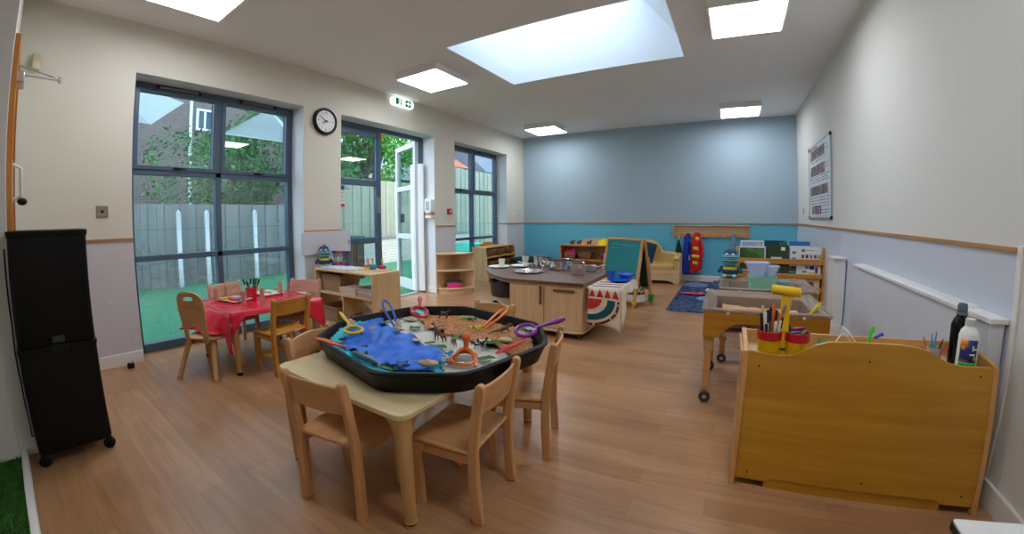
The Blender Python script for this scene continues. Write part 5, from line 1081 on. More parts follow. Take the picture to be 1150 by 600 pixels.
bar_handle(None, (-1.41 - KX, y0 - .016, .432), (-1.225 - KX, y0 - .016, .432), d_)
for zz in (.16, .20, .24): MB().cyl((x1 - .05, y0 - .0165, zz), (x1 - .05, y0 - .0175, zz), .004, n=8).build('screw_hole', BLACKP, d_)
for (lx, ly) in ((-1.18, 3.22), (-1.18, 4.05), (-1.95, 3.35), (-1.95, 4.05)): MB().cyl((lx - KX, ly - KY, 0), (lx - KX, ly - KY, .055), .013, .02, 12).build('leg', W('brown_handle', 'z'), t)
def rbasket(lab, x, y, z, r, h, m):
    t = thing('round_basket', lab, 'basket', (x, y, z)); MB().lathe([(.0001, .0), (r * .93, 0), (r * .97, h * .4), (r, h), (r - .014, h), (r - .016, h * .4), (r * .9, .01), (.0001, .01)], (0, 0, 0), 32).build('basket_body', m, t)
    MB().tube([(r * .985 * math.cos(a), r * .985 * math.sin(a), h) for a in [2 * PI * i / 32 for i in range(32)]], .009, 8, closed=True).build('rim', m, t); return t
rbasket('round dark wicker basket on upper shelf at left end of kitchen island', -2.215, 3.74, .222, .205, .15, WD)
rbasket('round dark wicker tray basket below at left end of kitchen island', -2.20, 3.74, .076, .20, .055, WD)
tag(MB().ball((-2.26, 3.66, .36), .045, (1.1, .9, .5)).build('blue_toy_food', pm('royal_blue', (20, 70, 210), .3)), 'blue toy piece in the round dark basket', 'toy')
t = thing('metal_pan', 'small steel pan in the lower round tray basket', 'pan', (-2.23, 3.64, .088)); cup_of(t, .06, .065, .06, CHROME, 'pan_body'); MB().tube([(.06, 0, .05), (.13, .05, .055)], .006, 8).build('handle', CHROME, t)
ZK = .5095
def plate(lab, x, y, r, m, z, name='plate'):
    return tag(MB().lathe([(.0001, .003), (r * .55, 0), (r * .62, 0), (r, .013), (r, .0155), (r * .66, .006), (.0001, .006)], (x, y, z), 32).build(name, m), lab, 'plate')
def paper_cup(lab, x, y, z, h=.105, r0=.028, r1=.039, m=None):
    t = thing('cup', lab, 'cup', (x, y, z)); cup_of(t, r0, r1, h, m or pm('cup_white', (232, 226, 214), .5), 'cup_body'); MB().tube([(r1 * math.cos(a), r1 * math.sin(a), h) for a in [2 * PI * i / 20 for i in range(20)]], .002, 6, closed=True).build('rim', m or MATS['cup_white'], t); return t
plate('white plate at the rounded left end of kitchen island', -2.39, 3.83, .125, WHITEP, ZK); paper_cup('pale cup standing on white plate at left end of island', -2.375, 3.86, ZK + .007, .085)
plate('white plate on back of kitchen island, second from left', -2.20, 4.02, .125, WHITEP, ZK); paper_cup('pale cup standing on the second white plate at back of island', -2.14, 4.0, ZK + .007, .11)
t = thing('serving_plate', 'large silver plate of metal cutlery in front centre of island counter', 'plate', (-1.90, 3.62, ZK)); MB().lathe([(.0001, .004), (.11, .002), (.12, .001), (.16, .012), (.16, .015), (.12, .005), (.0001, .007)], (0, 0, 0), 36).build('dish', CHROME, t)
for i in range(7):
    a = i * .9; x, y = .07 * math.cos(a * 2.1), .06 * math.sin(a * 1.7); q = thing('spoon', ['metal spoon on silver plate, pointing at the left plate', 'metal spoon lying across middle of silver plate', 'metal spoon at back of silver plate', 'metal spoon at right of silver plate', 'metal spoon near the front rim of silver plate', 'metal spoon topmost on the silver plate', 'metal spoon at left of silver plate'][i], 'spoon', (-1.90 + x, 3.62 + y, ZK + .010 + i * .002), a, 'cutlery on the silver plate')
    MB().tube([(-.05, 0, 0), (.02, 0, 0)], .0035, 6).build('handle', CHROME, q); MB().ball((.036, 0, 0), .018, (1.1, .75, .22), 12, 6).build('bowl', CHROME, q)
def pot(lab, x, y, z, r, h, rz, m=CHROME, handle=.16, cat='saucepan', name='saucepan', lid=False, hm=None, two=False):
    t = thing(name, lab, cat, (x, y, z), rz); MB().lathe([(.0001, 0), (r * .92, 0), (r, .008), (r, h), (r + .004, h + .003), (r - .003, h), (r - .004, .01), (.0001, .008)], (0, 0, 0), 28).build('pan_body', m, t)
    if handle: MB().tube([(r, 0, h * .8), (r + handle * .3, 0, h * .95), (r + handle, 0, h * 1.25)], [.008, .008, .010], 8, flat=.6).build('handle', hm or m, t)
    if two:
        for s in (-1, 1): MB().tube([(s * r, -.03, h * .75), (s * (r + .03), -.025, h * .8), (s * (r + .03), .025, h * .8), (s * r, .03, h * .75)], .005, 8).build('side_handle', m, t)
    if lid: MB().lathe([(r + .003, h + .003), (r * .8, h + .018), (.012, h + .026), (.008, h + .04), (.016, h + .05), (.0001, h + .053)], (0, 0, 0), 28).build('lid', m, t)
    return t
pot('wide shiny steel frying pot at back of kitchen island', -1.70, 3.98, ZK, .145, .10, .3, two=True, handle=0)
pot('steel saucepan with long black handle behind the wide pot', -2.0, 4.10, ZK, .075, .12, PI - .1, handle=.15, hm=BLACKP)
pot('tall ribbed steel pot nearest right front corner of counter', -1.375, 3.68, ZK, .07, .115, 0, two=True, handle=0)
pot('dull metal bowl pan behind the tall ribbed pot', -1.36, 3.98, ZK, .075, .05, .35, STEEL, .1)
pot('small steel cup pan beside the second white plate', -2.0, 3.88, ZK, .04, .055, PI - .1, STEEL, .14)
t = thing('whisk', 'silver whisk standing head up behind silver plate', 'whisk', (-1.80, 3.74, ZK)); MB().cyl((0, 0, .0), (.01, 0, .05), .012, .009).build('handle', CHROME, t)
for i in range(4):
    a = PI * i / 4; MB().tube([(.01 + .03 * math.sin(k / 8 * PI) * math.cos(a) * (1 if True else 0), .03 * math.sin(k / 8 * PI) * math.sin(a), .05 + .07 * k / 8) for k in range(9)] + [(.01 - .03 * math.sin(k / 8 * PI) * math.cos(a), -.03 * math.sin(k / 8 * PI) * math.sin(a), .05 + .07 * k / 8) for k in range(8, -1, -1)], .0016, 5).build('wire', CHROME, t)
t = thing('colander_scoop', 'blue grey toy scoop lying between wide pot and tall pot', 'scoop', (-1.50, 3.86, ZK + .012), .5); MB().ball((0, 0, 0), .035, (1.2, .8, .3), 14, 7).build('scoop_head', pm('scoop_blue', (120, 160, 186), .3, metal=.5), t); MB().tube([(-.035, 0, 0), (-.10, .01, .01)], .006, 8).build('handle', MATS['scoop_blue'], t)
fl = MB().box(-1.134 - KX, -.84 - KX, 3.235 - KY, 3.79 - KY, .455, .472).build('side_flap', BP, ISL, bevel=.003)
for yy in (3.32, 3.68): MB().prism([(-1.153 - KX, .455), (-.92 - KX, .455), (-1.153 - KX, .24)], 'y', yy - .009 - KY, yy + .009 - KY).build('bracket', BPZ, fl)
CL = pm('cream_cloth', (226, 214, 192), .9, var=.06, nscale=14, bump=.2, bscale=120)
t = thing('patterned_cloth', 'cream cloth with red triangles and teal arc draped over flap beside kitchen island', 'tablecloth', (0, 0, 0)); b = MB(); TX0, TX1, TY0, TY1, TZ = -1.105, -.83, 3.225, 3.80, .476
b.grid(lambda u, v: V((TX0 + u * (TX1 - TX0), TY0 + v * (TY1 - TY0), TZ + .002 * NZ.noise(V((u * 5, v * 9, 2))))), 12, 20)
def fr_(u, v): L_ = .31 + .03 * u + .03 * max(0, u - .75) * 4; return V((TX0 + u * (TX1 - TX0) + v * (u - .2) * .03, TY0 - .004 - v * .02 - .008 * v * math.sin(u * 9), TZ - v * L_))
def rt_(u, v): return V((TX1 + .004 + v * (.02 + .012 * math.sin(u * 14)), TY0 + u * (TY1 - TY0) * (1 - .0 * v), TZ - v * (.36 - .30 * min(1, u * 3.2) + .03 * u)))
b.grid(fr_, 14, 10); b.grid(rt_, 20, 8); b.build('cloth', CL, t, smooth=60, solid=.0015)
CR, CT, CDK, CBL = pm('cloth_red', (196, 44, 36), .9), pm('cloth_teal', (14, 84, 96), .9), pm('cloth_maroon', (96, 24, 34), .9), pm('cloth_blue', (30, 90, 150), .9)
def onf(u, v): p = fr_(u, v); return p + V((0, -.0035, 0))
def patch(P, m, nm):
    b = MB(); a = [b.bm.verts.new(onf(*p)) for p in P]; c = [b.bm.verts.new(onf(*p) + V((0, .001, 0))) for p in P]; n = len(P); b._f(a); b._f(c[::-1])
    for i in range(n): b._f([a[i], a[(i + 1) % n], c[(i + 1) % n], c[i]])
    return b.build(nm, m, t, smooth=0)
for i in range(4): patch([(.015 + i * .245, .25), (.235 + i * .245, .25), (.125 + i * .245, .04)], CR, 'red_triangle')
def arc(r0, r1, h0, h1, m, nm, a0=0, a1=PI / 2, n=12):
    A = [(.01 + r1 * math.cos(a), .30 + h1 * math.sin(a)) for a in [a0 + (a1 - a0) * i / n for i in range(n + 1)]]; B = [(.01 + r0 * math.cos(a), .30 + h0 * math.sin(a)) for a in [a0 + (a1 - a0) * i / n for i in range(n + 1)]]
    for i in range(n): pass
    b = MB(); vs = []
    for p, q in zip(A, B): vs.append([b.bm.verts.new(onf(*p)), b.bm.verts.new(onf(*q))])
    for x_, y_ in zip(vs, vs[1:]): b._f([x_[0], x_[1], y_[1], y_[0]])
    return b.build(nm, m, t, smooth=0, solid=.001)
arc(.005, .42, .004, .30, CR, 'red_quarter_disc'); arc(.60, .84, .44, .60, CT, 'teal_arc'); arc(.90, .97, .68, .74, CDK, 'maroon_arc')
for i in range(10): a = .08 + i * .155; arc(.915, .955, .69, .73, CR if i % 2 else CL, 'bead', a, a + .07, 2)
b = MB()
def ontop(x, y): return V((TX0 + x * (TX1 - TX0), TY0 + y * (TY1 - TY0), TZ + .0035))
for i, (m, nm) in enumerate([(CBL, 'blue_stripe'), (CR, 'red_stripe'), (MATS['cloth_blue'], 'blue_stripe'), (pm('cloth_orange', (226, 130, 50), .9), 'orange_stripe'), (CR, 'red_stripe')]):
    b = MB(); y_ = .06 + i * .2; q = [ontop(.05, y_), ontop(.95, y_ + .04), ontop(.95, y_ + .11), ontop(.05, y_ + .07)]; b.hexa(q + [p + V((0, 0, .001)) for p in q]); b.build(nm, m, t, smooth=0)
BLU = pm('royal_blue_plastic', (16, 88, 200), .25, coat=.3)
plate('royal blue plate on the patterned cloth', -.93, 3.60, .10, BLU, TZ + .005); t = thing('cup', 'royal blue cup on the patterned cloth beside blue plate', 'cup', (-1.035, 3.66, TZ + .005)); cup_of(t, .032, .042, .085, BLU, 'cup_body')
t = thing('bowl', 'royal blue bowl behind the blue plate on patterned cloth', 'bowl', (-.91, 3.76, TZ + .005)); cup_of(t, .05, .088, .05, BLU, 'bowl_body', n=28); MB().tube([(.086 * math.cos(a), .086 * math.sin(a), .05) for a in [2 * PI * i / 28 for i in range(28)]], .004, 6, closed=True).build('rim', BLU, t)
# ---------------------------------------------------------------- easel
t = thing('easel', 'double sided wooden chalkboard easel behind the kitchen island', 'easel', (-1.185, 4.87, 0), math.radians(-30)); EW = W('pine', 'z'); HW = .29
TEAL = pm('chalkboard_teal', (20, 126, 132), .55, var=.06, nscale=4); DKG = pm('chalkboard_dark', (20, 56, 44), .6)
def slopeY(s, z): return s * (.165 - .150 * z / .81)
for s in (-1, 1):
    for sx in (-1, 1):
        b = MB(); x = sx * HW; q = [(x - .013, slopeY(s, 0) - .018, 0), (x + .013, slopeY(s, 0) - .018, 0), (x + .013, slopeY(s, 0) + .018, 0), (x - .013, slopeY(s, 0) + .018, 0)]; r = [(x - .013, slopeY(s, .81) - .015, .815), (x + .013, slopeY(s, .81) - .015, .815), (x + .013, slopeY(s, .81) + .015, .815), (x - .013, slopeY(s, .81) + .015, .815)]
        b.hexa([V(p) for p in q + r]); b.build('leg', EW, t, bevel=.003)
    b = MB(); z0_, z1_ = .22, .79; e = s * .012
    b.hexa([V(p) for p in ((-HW + .012, slopeY(s, z0_) - .004 + e * 0, z0_), (HW - .012, slopeY(s, z0_) - .004, z0_), (HW - .012, slopeY(s, z0_) + .004, z0_), (-HW + .012, slopeY(s, z0_) + .004, z0_), (-HW + .012, slopeY(s, z1_) - .004, z1_), (HW - .012, slopeY(s, z1_) - .004, z1_), (HW - .012, slopeY(s, z1_) + .004, z1_), (-HW + .012, slopeY(s, z1_) + .004, z1_))])
    plabel(b.build('chalkboard', TEAL if s < 0 else DKG, t), 'teal green writing board' if s < 0 else 'dark green writing board')
    MB().box(-HW + .012, HW - .012, slopeY(s, .79) - .012, slopeY(s, .79) + .012, .79, .815).build('top_rail', W('pine', 'x'), t, bevel=.003); MB().box(-HW + .012, HW - .012, slopeY(s, .21) - .012, slopeY(s, .21) + .012, .19, .22).build('bottom_rail', W('pine', 'x'), t, bevel=.003)
    for sx in (-1, 1): MB().tube([(sx * (HW + .022), slopeY(s, .62) * 1.1 + s * .01, .60), (sx * (HW + .022), slopeY(s, .3) + s * .012, .26)], .011, 8).build('dowel', W('pinkwood', 'z'), t)
for (sx, s, c) in ((1, -1, 'y'), (1, 1, 'g')): MB().box(sx * HW - .02, sx * HW + .02, slopeY(s, .1) - .026, slopeY(s, .1) + .026, .045, .14 if c == 'g' else .09).build('foot_clamp', pm('clamp_green', (30, 150, 60), .4) if c == 'g' else pm('clamp_yellow', (226, 190, 30), .4), t, bevel=.004)
MB().box(-HW + .02, HW - .02, -.13, .13, .05, .065).build('lower_tray', W('pine', 'x'), t)
bM = MB(); M = Matrix.Rotation(0, 4, 'X')
scribble(t, pm('chalk', (190, 220, 210), .9), [(.735, -.20, .12)], x=slopeY(-1, .735) - .006, h=.016, s=.005, seed=5, ax='x'); scribble(t, MATS['chalk'], [(.69, -.20, -.08)], x=slopeY(-1, .69) - .006, h=.016, s=.005, seed=6, ax='x')
tb = thing('storage_tub', 'white tub on the lower tray of the easel', 'tub', (-1.02, 4.74, .067), math.radians(-33.5)); b = MB(); 
MB().prism(rrect(-.10, .10, -.07, .07, .02), 'z', 0, .07).build('tub_body', WHITEP, tb, bevel=.004); MB().prism(rrect(-.105, .105, -.075, .075, .02), 'z', .07, .08).build('rim', WHITEP, tb)
lump('spotted_cloth', -1.02, 4.76, .15, .10, .08, .17, cells('spotted', [(30, 30, 34), (30, 30, 34), (40, 38, 42), (200, 170, 130)], 40), 'dark spotted fabric heaped on the white tub under easel', 'cloth', 5)
# ---------------------------------------------------------------- shelf by the back wall
t = thing('back_shelf', 'wooden shelf unit with arched top against the blue wall', 'shelf unit', (-2.30, 6.74, 0))
for s in (-1, 1): MB().box(s * .50 - .01, s * .50 + .01, -.16, .16, 0, .57).build('side_panel', PX, t, bevel=.003)
MB().box(-.51, .51, -.165, .165, .565, .585).build('top_board', W('pine', 'x'), t, bevel=.003); MB().box(-.49, .49, .145, .16, .03, .565).build('back_panel', W('pine', 'x'), t)
for zz in (.04, .31): MB().box(-.49, .49, -.16, .145, zz, zz + .018).build('shelf', W('pine', 'x'), t, bevel=.002)
MB().prism([(-.30, .585)] + [(.02 + .30 * math.cos(PI - PI * i / 14), .585 + .105 * math.sin(PI * i / 14)) for i in range(15)], 'y', .14, .16).build('arched_back', W('maple', 'x'), t)
basket('wicker basket of bright fabric at left on the back wall shelf', -2.63, 6.69, .328, .22, .2, .10, WR); basket('wide wicker basket in middle of the back wall shelf', -2.35, 6.69, .328, .26, .2, .12, WR, flare=.75)
t = thing('bowl', 'small wicker bowl of toys at right on the back wall shelf', 'bowl', (-2.02, 6.69, .329)); cup_of(t, .05, .085, .06, WR, 'bowl_body')
for i, (c, dx, dy) in enumerate([((30, 90, 200), -.03, 0), ((40, 170, 90), .02, -.02), ((220, 50, 60), .03, .03), ((60, 60, 180), 0, -.04)]): tag(MB().ball((-2.02 + dx, 6.69 + dy, .40), .026).build('toy_ball', pm('ball%d' % i, c, .4)), ['blue', 'green', 'red', 'violet blue'][i] + ' small ball in the wicker bowl on back wall shelf', 'ball', 'balls in the wicker bowl')
lump('folded_fabric', -2.66, 6.66, .42, .10, .07, .09, pm('fab_red', (230, 30, 60), .8), 'bright red fabric heaped in left basket of back wall shelf', 'fabric', 8); lump('folded_fabric', -2.58, 6.66, .42, .05, .06, .11, pm('fab_pink', (220, 50, 190), .8), 'magenta fabric beside the red fabric in left basket', 'fabric', 9)
lump('wooden_pieces', -2.35, 6.68, .43, .09, .06, .04, pm('grey_bits', (150, 140, 130), .8), 'heap of grey pieces in the middle basket of back wall shelf', 'toy', 12)
for i, xx in enumerate((-2.60, -2.47, -2.28)):
    t = thing('toy_animal', ['brown wooden toy animal at left on top of back wall shelf', 'brown wooden toy animal second from left on top of back wall shelf', 'brown wooden toy animal third from left on top of back wall shelf'][i], 'toy animal', (xx, 6.66, .586), 0, 'wooden animals on the back wall shelf'); MB().ball((0, 0, .045), .034, (1.3, .7, .75), 12, 8).build('body', W('brown_handle', 'x'), t); MB().ball((.04, 0, .068), .02).build('head', W('brown_handle', 'x'), t)
    for sx in (-.025, .025): MB().box(sx - .008, sx + .008, -.015, .015, 0, .035).build('leg', W('brown_handle', 'z'), t)
t = thing('toy_helmet', 'yellow toy builder helmet on top of back wall shelf', 'helmet', (-2.02, 6.66, .587)); YH = pm('helmet_yellow', (250, 216, 10), .35)
MB().lathe([(.1, .0), (.102, .03), (.09, .075), (.06, .105), (.02, .118), (.0001, .12)], (0, 0, 0), 26, 1, 1.15).build('shell', YH, t); MB().prism([(.13 * math.cos(a) * 1.05, .15 * math.sin(a) * 1.05 - .02) for a in [2 * PI * i / 26 for i in range(26)]], 'z', 0, .008).build('brim', YH, t, bevel=.002)
MB().tube([(0, .11, .03), (0, .08, .09), (0, 0, .125), (0, -.08, .09), (0, -.11, .03)], .012, 8).build('ridge', YH, t)
t = thing('storage_tub', 'dark green tub on floor behind the kitchen island', 'tub', (-3.30, 6.40, 0)); DG_ = pm('tub_green', (10, 62, 52), .4); b = MB()
rings = [[b.bm.verts.new((p[0], p[1], z)) for p in rrect(-.32 * s, .32 * s, -.22 * s, .22 * s, .08 * s)] for s, z in ((.85, 0), (1, .30), (1.06, .30), (1.06, .335), (1.0, .335), (.97, .31), (.83, .01))]; n = len(rings[0])
for A, B in zip(rings, rings[1:]):
    for j in range(n): b._f([A[j], A[(j + 1) % n], B[(j + 1) % n], B[j]])
b._f(rings[0][::-1]); b._f(rings[-1]); b.build('tub_body', DG_, t, bevel=.003)
# ---------------------------------------------------------------- armchair
t = thing('child_armchair', 'small wooden framed armchair with tan cushions by the blue wall', 'armchair', (-1.10, 6.49, 0)); TN = pm('tan_leatherette', (206, 172, 104), .45, var=.05, nscale=6, bump=.1, bscale=40)
XA, XB = -.66, .385
arch_ = [(XA, 0), (XA + .06, 0), (XA + .09, .035), (XA + .17, .055), (.2, .055), (.28, .035), (.31, 0), (.37, 0), (XB, .24), (XA, .24)]
MB().prism(arch_, 'y', -.005, .02).build('front_panel', W('maple', 'x'), t, bevel=.004)
for xx, s in ((XA, -1), (XB, 1)):
    MB().prism([(0, 0), (.05, 0), (.08, .04), (.34, .04), (.37, 0), (.42, 0), (.43, .42), (.38, .45), (.02, .43), (-.01, .36)], 'x', xx - .011, xx + .011).build('side_panel', W('maple', 'y'), t, bevel=.004)
    MB().tube([(xx - s * .04, -.012, .385), (xx - s * .04, .02, .415), (xx - s * .04, .38, .43)], [.045, .055, .055], 14).build('armrest', TN, t)
    MB().box(xx - s * .04 - .038, xx - s * .04 + .038, -.01, .40, .24, .40).build('arm_side', TN, t, bevel=.015)
MB().box(XA + .07, XB - .07, -.012, .34, .215, .315).build('seat_cushion', TN, t, bevel=.03, seg=3)
P = [(XA + .05, .28), (XA + .05, .50)] + [(-.20 + .27 * math.cos(PI - PI * i / 16), .50 + .19 * math.sin(PI * i / 16)) for i in range(17)] + [(XB - .05, .485), (XB - .05, .28)]
MB().prism(P, 'y', .33, .42).build('back_cushion', TN, t, bevel=.03, seg=3)
t = thing('cushion', 'navy blue cushion leaning at left on the tan armchair', 'cushion', (-1.33, 6.56, .32), .15); Mx = Matrix.Rotation(-.25, 4, 'X') @ Matrix.Rotation(.25, 4, 'Y')
b = MB(); b.grid(lambda u, v: Mx @ V(((u - .5) * .34, -.05 * (1 - abs(2 * u - 1) ** 2.5) * (1 - abs(2 * v - 1) ** 2.5), .02 + v * .34)), 14, 14); b.grid(lambda u, v: Mx @ V(((u - .5) * .34, .05 * (1 - abs(2 * u - 1) ** 2.5) * (1 - abs(2 * v - 1) ** 2.5), .02 + v * .34)), 14, 14); b.build('cushion_cover', pm('navy', (22, 44, 76), .9, var=.1), t, smooth=60)
# ---------------------------------------------------------------- coat rail
t = thing('coat_rail', 'wooden coat rail with eight pegs on the blue wall', 'coat rail', (-.256, YB, .84)); RW = W('maple', 'x'); hw = .605
MB().box(-hw, hw, -.018, -.006, -.10, .095).build('back_board', RW, t); MB().box(-hw, hw, -.075, -.006, .082, .095).build('top_shelf', RW, t, bevel=.002); MB().box(-hw, hw, -.03, -.018, -.10, -.045).build('peg_rail', W('pine', 'x'), t, bevel=.003); MB().box(-hw, hw, -.026, -.018, .05, .07).build('upper_rail', RW, t)
for s in (-1, 1): MB().prism([(-.085, .095), (-.006, .095), (-.006, -.10), (-.04, -.10), (-.075, -.04)], 'x', s * hw - .008, s * hw + .008).build('end_panel', RW, t, bevel=.002)
HKX = [-.764, -.617, -.472, -.328, -.186, -.038, .109, .254]
for x in HKX: MB().tube([(x + .256, -.03, -.055), (x + .256, -.055, -.075), (x + .256, -.075, -.065)], [.011, .009, .013], 10).build('peg', pm('peg_brass', (226, 150, 30), .3), t)
def hang(name, lab, cat, x, ztop, prof, m, yd=.06, folds=5, seed=0, extra=None):
    """hanging cloth: prof = [(dz, xl, xr)...] outline below the hook"""
    t = thing(name, lab, cat, (x, YB - .10, ztop)); b = MB(); k = 26
    def ring(dz, xl, xr):
        cx, hw_ = (xl + xr) / 2, (xr - xl) / 2; R = []
        for j in range(k):
            a = 2 * PI * j / k; w = 1 + .10 * math.sin(a * folds + seed) * min(1, -dz * 6); R.append(b.bm.verts.new((cx + hw_ * math.cos(a), yd * .5 * math.sin(a) * w * min(1, .3 - dz * 5) + .012 * math.sin(cx * 40 + a * folds), dz)))
        return R
    P = []
    for (a, b0) in zip(prof, prof[1:]):
        for i in range(3): u = i / 3; P.append(tuple(a[q] * (1 - u) + b0[q] * u for q in range(3)))
    P.append(prof[-1]); rings = [ring(*p) for p in P]
    for A, B in zip(rings, rings[1:]):
        for j in range(k): b._f([A[j], A[(j + 1) % k], B[(j + 1) % k], B[j]])
    b._f(rings[0]); b._f(rings[-1][::-1]); b.build('garment', m, t, smooth=60); return t
t = hang('fabric_bag', 'dark green fabric bag hanging from leftmost peg of coat rail', 'bag', -.764, .70, [(0, -.008, .008), (-.06, -.03, .02), (-.18, -.055, .05), (-.27, -.06, .06), (-.29, -.03, .04)], pm('bottle_green', (18, 54, 44), .9)); MB().tube([(0, 0, 0), (0, .02, .06)], .005, 6).build('loop', WHITEP, t)
t = hang('coat', 'bright blue coat hanging from second peg of coat rail', 'coat', -.617, .805, [(0, -.02, .02), (-.06, -.06, .045), (-.12, -.065, .03), (-.28, -.075, .03), (-.45, -.085, .02), (-.62, -.085, .03), (-.655, -.06, .02)], pm('coat_blue', (26, 56, 170), .75, var=.15, nscale=14))
MB().tube([(.03, -.01, -.15), (.05, -.02, -.30), (.055, -.02, -.42)], [.035, .03, .03], 10, flat=.6).build('sleeve', pm('coat_navy', (20, 34, 96), .8), t); MB().box(.02, .05, -.03, -.01, -.44, -.36).build('white_cuff', WHITEP, t)
t = hang('fireman_jacket', 'red dressing-up firefighter jacket with yellow bands on third peg', 'jacket', -.472, .82, [(0, -.03, .03), (-.04, -.055, .055), (-.12, -.085, .075), (-.36, -.105, .08), (-.52, -.11, .09), (-.60, -.115, .085), (-.64, -.11, .03), (-.665, -.105, -.02)], pm('jacket_red', (214, 24, 40), .7, var=.1, nscale=14))
MB().tube([(.05, -.01, -.07), (.085, -.02, -.25), (.10, -.02, -.42)], [.035, .035, .033], 10, flat=.6).build('sleeve', MATS['jacket_red'], t); YL = pm('hivis_yellow', (216, 230, 50), .6)
for zz, xa, xb in ((-.12, -.02, .04), (-.28, -.05, .03), (-.41, -.09, .045), (-.52, -.06, .02)):
    MB().grid(lambda u, v, zz=zz, xa=xa, xb=xb: V((xa + u * (xb - xa), -.036 - .004 * math.sin(u * 3), zz + v * .05 - u * .012)), 6, 2).build('reflective_band', YL, t, solid=.003)
hang('denim_garment', 'pale denim garment hanging from seventh peg of coat rail', 'garment', .109, .81, [(0, -.015, .015), (-.05, -.045, .04), (-.15, -.06, .055), (-.30, -.07, .06), (-.36, -.05, .05)], pm('denim_pale', (110, 146, 176), .85, var=.15, nscale=20))
# ---------------------------------------------------------------- rug
def rugmat():
    m, nt, b = newmat('rug_navy'); L = nt.links; tc = nt.nodes.new('ShaderNodeTexCoord'); n = nt.nodes.new('ShaderNodeTexNoise'); n.inputs['Scale'].default_value = 22; n.inputs['Detail'].default_value = 8; L.new(tc.outputs['Object'], n.inputs['Vector'])
    r = nt.nodes.new('ShaderNodeValToRGB'); r.color_ramp.elements[0].position = .38; r.color_ramp.elements[1].position = .66; r.color_ramp.elements[0].color = lin((18, 34, 66)); r.color_ramp.elements[1].color = lin((76, 98, 136)); L.new(n.outputs['Fac'], r.inputs[0]); L.new(r.outputs[0], b.inputs['Base Color']); b.inputs['Roughness'].default_value = 1
    bp = nt.nodes.new('ShaderNodeBump'); bp.inputs['Distance'].default_value = .03; L.new(n.outputs['Fac'], bp.inputs['Height']); L.new(bp.outputs[0], b.inputs['Normal']); return m
b = MB(); nx, ny = 70, 130
def rug(u, v): e = min(u, 1 - u, v, 1 - v); return V((-.65 + u * 1.20 + .012 * NZ.noise(V((v * 30, 1, 0))) * (u < .02), 4.63 + v * 2.22 + .012 * NZ.noise(V((u * 30, 5, 0))) * (v < .02), .004 + min(1, e * 40) * (.016 + .010 * NZ.noise(V((u * 60, v * 110, 0))))))
b.grid(rug, nx, ny); b.box(-.645, .545, 4.64, 6.84, .001, .006); tag(b.build('rug', rugmat(), smooth=80), 'shaggy navy blue rug on floor below the coat rail', 'rug')
lump('crumpled_cloth', -.44, 6.40, .02, .20, .18, .05, pm('cloth_bluegrey', (96, 112, 150), .9, var=.15, nscale=20), 'crumpled blue grey cloth at far left of the navy rug', 'cloth', 21); lump('crumpled_cloth', -.12, 6.50, .02, .12, .12, .09, pm('cloth_slate', (70, 86, 126), .9, var=.2, nscale=20), 'crumpled slate cloth at far right of the navy rug', 'cloth', 23)
t = thing('toy_guitar', 'pink flat toy with orange bits lying on the navy rug', 'toy', (-.40, 5.65, .032), .25); PK = pm('hot_pink', (236, 70, 150), .5)
MB().prism([(-.20, .02), (-.12, -.02), (0, -.09), (.10, -.08), (.14, 0), (.10, .07), (0, .05), (-.1, .04)], 'z', 0, .012).build('body', PK, t, bevel=.004); MB().prism([(0, -.03), (.06, -.03), (.06, .02), (0, .02)], 'z', .0125, .018).build('patch', pm('patch_dark', (110, 60, 60), .6), t); MB().box(-.08, -.02, -.01, .02, .0125, .018).build('tab', pm('orange_plastic', (234, 108, 20)), t)
tag(MB().ball((-.235, 5.72, .065), .035, n=18, m=12).build('silver_ball', CHROME), 'small silver ball on the rug beside pink toy', 'ball'); tag(MB().box(-.27, -.17, 6.0, 6.04, .03, .045).build('toy_stick', pm('salmon', (220, 120, 110), .6), bevel=.004), 'salmon coloured stick lying on rug behind silver ball', 'toy')
lump('crumpled_cloth', -.27, 5.35, .02, .09, .1, .03, pm('cloth_lblue', (120, 150, 190), .9), 'small pale blue cloth on rug in front of silver ball', 'cloth', 27)
# ---------------------------------------------------------------- front facing book display
t = thing('book_rack', 'wooden book display with slatted rails by the right wall', 'book rack', (.595, 5.0, 0)); BK = W('orange_beech', 'x'); hw = .475
for s in (-1, 1): MB().prism([(-.02, 0), (.32, 0), (.32, .05), (.20, .70), (.14, .735), (.0, .70), (-.012, .6)][:2] + [(.30, .10), (.06, .735), (0, .735), (-.02, .70)], 'x', s * hw - .011, s * hw + .011).build('side_panel', W('orange_beech', 'z'), t, bevel=.004)
for a, b_ in ((.545, .605), (.385, .44), (.245, .29), (.06, .11)): MB().box(-hw + .011, hw - .011, -.012, .006, a, b_).build('rail', BK, t, bevel=.004)
for i, (z_, y_) in enumerate(((.570, .06), (.41, .08), (.265, .11))): MB().box(-hw + .011, hw - .011, .0, y_ + .02, z_ - .012, z_).build('ledge', BK, t)
MB().hexa([V(q) for q in ((-hw, .26, .05), (hw, .26, .05), (hw, .27, .05), (-hw, .27, .05), (-hw, .10, .55), (hw, .10, .55), (hw, .11, .55), (-hw, .11, .55))]).build('back_panel', BK, t)
